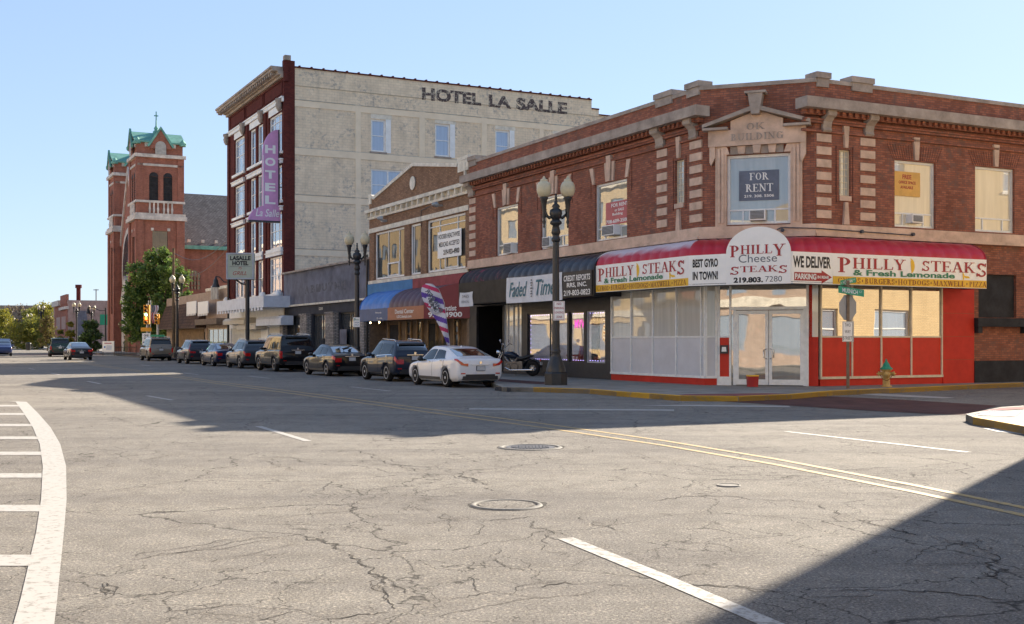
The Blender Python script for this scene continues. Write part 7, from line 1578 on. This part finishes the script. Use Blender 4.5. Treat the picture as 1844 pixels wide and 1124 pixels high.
        b = MB(); n_ = S.n; patch(b, S, ((n_-1.6, 3.7), (n_-.7, 3.6), (n_-.7, 4.7), (n_-1.7, 4.9)), .010, 6, 4, 0, s); mk('headlight', b, 'tail_clear' if front else 'pane_clear_lamp', t)
        for ax in axs: wheel(t, ax, s*(sts[4][4]-.135), r, s, rimm, spokes)
        if rails: p0, p1 = S.pt(3.6, 6.8), S.pt(5.6, 6.8); b = MB(); b.tube([(p0.x, s*p0.y, p0.z), (p0.x+.1, s*p0.y, p0.z+.07), (p1.x-.1, s*p1.y, p1.z+.07), (p1.x, s*p1.y, p1.z)], .018, 6); mk('roof_rail', b, 'chrome', t)
    x = sts[0][0]; zb = sts[0][1]; rz = sts[1][2]
    b = MB(); b.box(x-.03, x+.35, -.66*sc_[1], .66*sc_[1], zb-.14, zb-.01); b.box(x-.02, x+.05, -.55, .55, zb-.01, zb+.05); mk('rear_bumper_lower', b, 'plastic_black', t)
    pz = plate_z if plate_z else (rz-.30 if kind in ('sedan', 'fast') else rz-.16)
    b = MB(); b.box(x-.045, x-.01, -.16, .16, pz-.085, pz+.085); o = mk('licence_plate', b, 'plastic_black', t); b = MB(); b.box(x-.05, x-.046, -.15, .15, pz-.075, pz+.075); mk('plate_face', b, plate_m, o)
    b = MB(); b.box(x-.03, x, -.34, .34, pz+.11, pz+.135); mk('trunk_handle', b, 'chrome' if kind != 'fast' else pm, t)
    b = MB(); p = S.pt(.6 if kind in ('sedan', 'fast') else 1.0, 8); b.lathe([(.05, 0), (.05, .012)], 10, (0, 0, 0), 0, 'x'); b.v = [(x-.03+q, y, z+pz+.19) for q, y, z in b.v]; mk('emblem', b, 'chrome', t)
    if kind in ('suv', 'box'):
        p = S.pt(3.0, 8); b = MB(); b.box(p.x-.16*sc_[0], p.x+.12, -.56*sc_[1], .56*sc_[1], p.z-.06, p.z-.005); mk('spoiler', b, pm, t)
    else:
        b = MB(); p = S.pt(3.25, 8, .0); b.prism([(0, 0), (.14, 0), (.02, .07)], -.012, .012); b.v = [(p.x+q, y, p.z+z-.005) for q, y, z in b.v]; mk('antenna_fin', b, pm, t)
    if roofbox: pass
    b = MB(); b.box(axs[0], axs[1], -.6, .6, .17, .3); mk('underbody', b, 'well_black', t)
    return t
glass('pane_clear_lamp', (.5, .5, .52), .3, .0)
paint('paint_car_white', (.72, .73, .75), 0); paint('paint_car_navy', (.012, .018, .035)); paint('paint_car_black', (.006, .006, .008)); paint('paint_car_black2', (.007, .007, .009)); paint('paint_car_grey', (.045, .05, .06), .5); paint('paint_car_blue', (.015, .02, .06), .4); paint('paint_car_crv', (.035, .036, .045), .4)
paint('paint_car_tan', (.22, .19, .15), .5); paint('paint_car_green', (.02, .045, .04)); paint('paint_car_dark', (.02, .02, .025)); paint('paint_car_royal', (.02, .035, .12))
YAW = math.atan2(D1.y, D1.x)
def park(px, py, wn, axl, half, **kw):
    """place a parked car from where its left rear tyre meets the road (photo column px), wn metres out from the lot line"""
    p = FA.p(FA.u(px, wn), wn); s, n = sn(p); c_ = SN(s-axl, wn-half); kw['pos'] = (c_.x, c_.y, 0); kw['yaw'] = YAW+kw.pop('dy', 0); return car(**kw)
park(806, 698, 6.95, -1.32, .79, name='sedan_car', label='white four door sedan parked first in the kerb row', kind='fast', pm='paint_car_white', lights='claw', rimm='rim', spokes=5, sc_=(1, .985, .985))
park(699, 686, 6.75, -1.22, .78, name='compact_suv', label='dark navy small suv parked behind the white sedan', kind='suv', pm='paint_car_navy', sc_=(.955, .965, .975), cladding=True, spokes=7, rimr=.345, rails=True, plate_z=.93)
park(591, 677, 6.75, -1.42, .78, name='sedan_car', label='glossy black older sedan parked between the navy suv and the large black suv', kind='sedan', pm='paint_car_black', sc_=(1.06, .99, .985), spokes=9, plate_z=.78)
park(497.5, 669, 6.8, -1.48, .83, name='large_suv', label='large black boxy suv parked in front of the white hotel', kind='box', pm='paint_car_black2', sc_=(1.02, 1.02, 1.0), lights='tall', spokes=7, rails=True, plate_z=1.0, rimm='chrome')
park(434, 664, 6.8, -1.33, .79, name='crossover_suv', label='dark grey crossover parked behind the large black suv', kind='suv', pm='paint_car_grey', sc_=(1.06, 1.0, 1.0), spokes=10, rails=True)
park(385.5, 660, 6.85, -1.42, .78, name='sedan_car', label='dark blue sedan parked below the pale green pole sign', kind='sedan', pm='paint_car_blue', sc_=(1.04, .99, 1.0), spokes=10)
park(337, 656.6, 6.85, -1.33, .79, name='crossover_suv', label='charcoal crossover with tall upright red tail lights near the corner lamp', kind='suv', pm='paint_car_crv', sc_=(1.04, .99, 1.0), lights='high', spokes=5)
park(267.5, 652.5, 7.2, -1.42, .80, name='wagon_suv', label='tan and grey older wagon parked at the far end beside the traffic light', kind='box', pm='paint_car_tan', sc_=(.97, .97, .97), lights='tall', spokes=5, cladding=True, rails=True)
p = gp(121, 648.5); car('sedan_car', 'dark sedan driving away in the far lane', 'sedan', 'paint_car_dark', (p.x+.3, p.y+1.5, 0), YAW+.02, (1.02, 1.0, 1.0), group='cars driving on the road', lights='wrap')
p = gp(90, 642.5); car('wagon_suv', 'dark green boxy wagon ahead of the far sedan', 'box', 'paint_car_green', (p.x+.3, p.y+1.5, 0), YAW-.05, (1, 1, .98), lights='tall', group='cars driving on the road')
p = gp(3, 641.5); car('crossover_suv', 'blue suv coming towards us at the left edge', 'box', 'paint_car_royal', (p.x-.6, p.y+1.5, 0), YAW+math.pi-.05, (.95, .97, .93), front=True, group='cars driving on the road')
# ---------------------------------------------------------------- motorcycle
mp = gp(926, 677, .14); s_, n_ = sn(mp); t = thing('motorcycle', 'navy cruiser motorcycle with chrome engine parked behind the white sedan', 'motorcycle', (mp.x, mp.y, .14), math.radians(158))
def ring(b, x, r, w_, z=None):
    rows = []
    for i in range(28):
        a = 2*math.pi*i/28; c_ = Vector((x+math.cos(a)*(r-w_), 0, r+math.sin(a)*(r-w_))); u_ = Vector((math.cos(a), 0, math.sin(a))); rows.append([c_+(u_*math.cos(q)+Vector((0, 1, 0))*math.sin(q))*w_ for q in [2*math.pi*j/8 for j in range(8)]])
    rows.append(rows[0]); b.grid(rows, 0, True, True)
for x, w_ in ((-.82, .095), (.86, .07)):
    b = MB(); ring(b, x, .33, w_); o = mk('wheel', b, 'rubber', t); b = MB()
    for j in range(16): a = 2*math.pi*j/16; b.tube([(x, 0, .33), (x+.24*math.cos(a), 0, .33+.24*math.sin(a))], .005, 4)
    b.lathe([(.06, -.06), (.06, .06)], 12, (x, 0, .33), 0, 'y'); mk('rim', b, 'chrome', o)
def blob(name, prof, m, ax='x', w_=1, cx=0, cz=0, n=12):
    """lofted ellipse sections along x: (x, z, half width, half height)"""
    b = MB(); rows = [[(x+cx, hw*math.cos(a), z+cz+hh*math.sin(a)) for a in [2*math.pi*j/n for j in range(n)]] for x, z, hw, hh in prof]; b.grid(rows, 0, True, True); b.poly(rows[0]); b.poly(rows[-1][::-1]); return mk(name, b, m, t)
blob('fuel_tank', [(-.2, .80, .06, .05), (-.1, .82, .16, .12), (.1, .87, .22, .16), (.3, .89, .19, .14), (.44, .89, .07, .07)], 'paint_car_navy')
blob('seat', [(-.85, .84, .08, .04), (-.7, .83, .15, .08), (-.4, .72, .19, .09), (-.2, .74, .18, .08), (-.1, .8, .08, .04)], 'seat_black')
for x, r0, a0, a1, w_ in ((-.82, .41, .15, 3.1, .15), (.86, .37, .3, 2.2, .10)):
    b = MB(); rows = [[(x+(r0*(1-.06*abs(j-3)/3))*math.cos(a), w_*(j-3)/3, .33+(r0*(1-.10*abs(j-3)/3))*math.sin(a)) for j in range(7)] for a in [a0+(a1-a0)*i/14 for i in range(15)]]; b.grid(rows, 0, True); mk('fender', b, 'paint_car_navy', t)
b = MB()
for s in (-.1, .1): b.tube([(.86, s, .33), (.55, s*1.1, .98)], .028, 8)
mk('fork', b, 'chrome', t)
b = MB(); b.tube([(.26, -.44, 1.30), (.36, -.38, 1.34), (.52, -.14, 1.12), (.53, 0, 1.04), (.52, .14, 1.12), (.36, .38, 1.34), (.26, .44, 1.30)], .016, 8); mk('handlebar', b, 'chrome', t)
for s in (-1, 1):
    b = MB(); b.tube([(.42, s*.33, 1.26), (.44, s*.42, 1.42)], .008, 5); b.lathe([(.07, -.01), (.075, .01)], 10, (.44, s*.44, 1.46), 0, 'x'); mk('mirror', b, 'chrome', t)
b = MB(); b.lathe([(.02, 0), (.09, .04), (.10, .14), (.10, .16)], 12, (.60, 0, .98), 0, 'x'); mk('headlight', b, 'chrome', t)
b = MB(); b.box(-.42, .40, -.15, .15, .20, .60); b.lathe([(.13, -.19), (.15, -.16), (.15, .16), (.13, .19)], 16, (-.1, 0, .38), 0, 'y'); b.lathe([(.11, -.2), (.12, .2)], 16, (.22, 0, .34), 0, 'y')
for a in (-.35, .35): b.tube([(.1, 0, .42), (.1+a*.8, 0, .74)], [.11, .10], 10)
mk('engine', b, 'rim_dark', t)
b = MB(); b.tube([(.25, -.16, .5), (.34, -.2, .35), (.1, -.2, .24), (-.9, -.22, .26)], [.03, .03, .035, .045], 8); b.tube([(.25, .16, .5), (.34, .2, .35), (.1, .2, .24), (-.9, .22, .26)], [.03, .03, .035, .045], 8); mk('exhaust', b, 'chrome', t)
b = MB(); b.lathe([(.05, 0), (.06, -.04), (.03, -.06)], 10, (-1.15, 0, .66), 0, 'x'); mk('tail_light', b, 'tail_red', t)
b = MB(); b.box(-1.23, -1.20, -.1, .1, .46, .58); mk('licence_plate', b, 'plate', t)
b = MB(); b.tube([(.5, 0, .95), (.3, 0, .72), (.35, 0, .3), (-.3, 0, .28), (-.5, 0, .6), (.3, 0, .72)], .022, 6); b.tube([(-.1, .1, .25), (-.2, .3, .02)], .012, 5); mk('frame', b, 'black_metal', t)
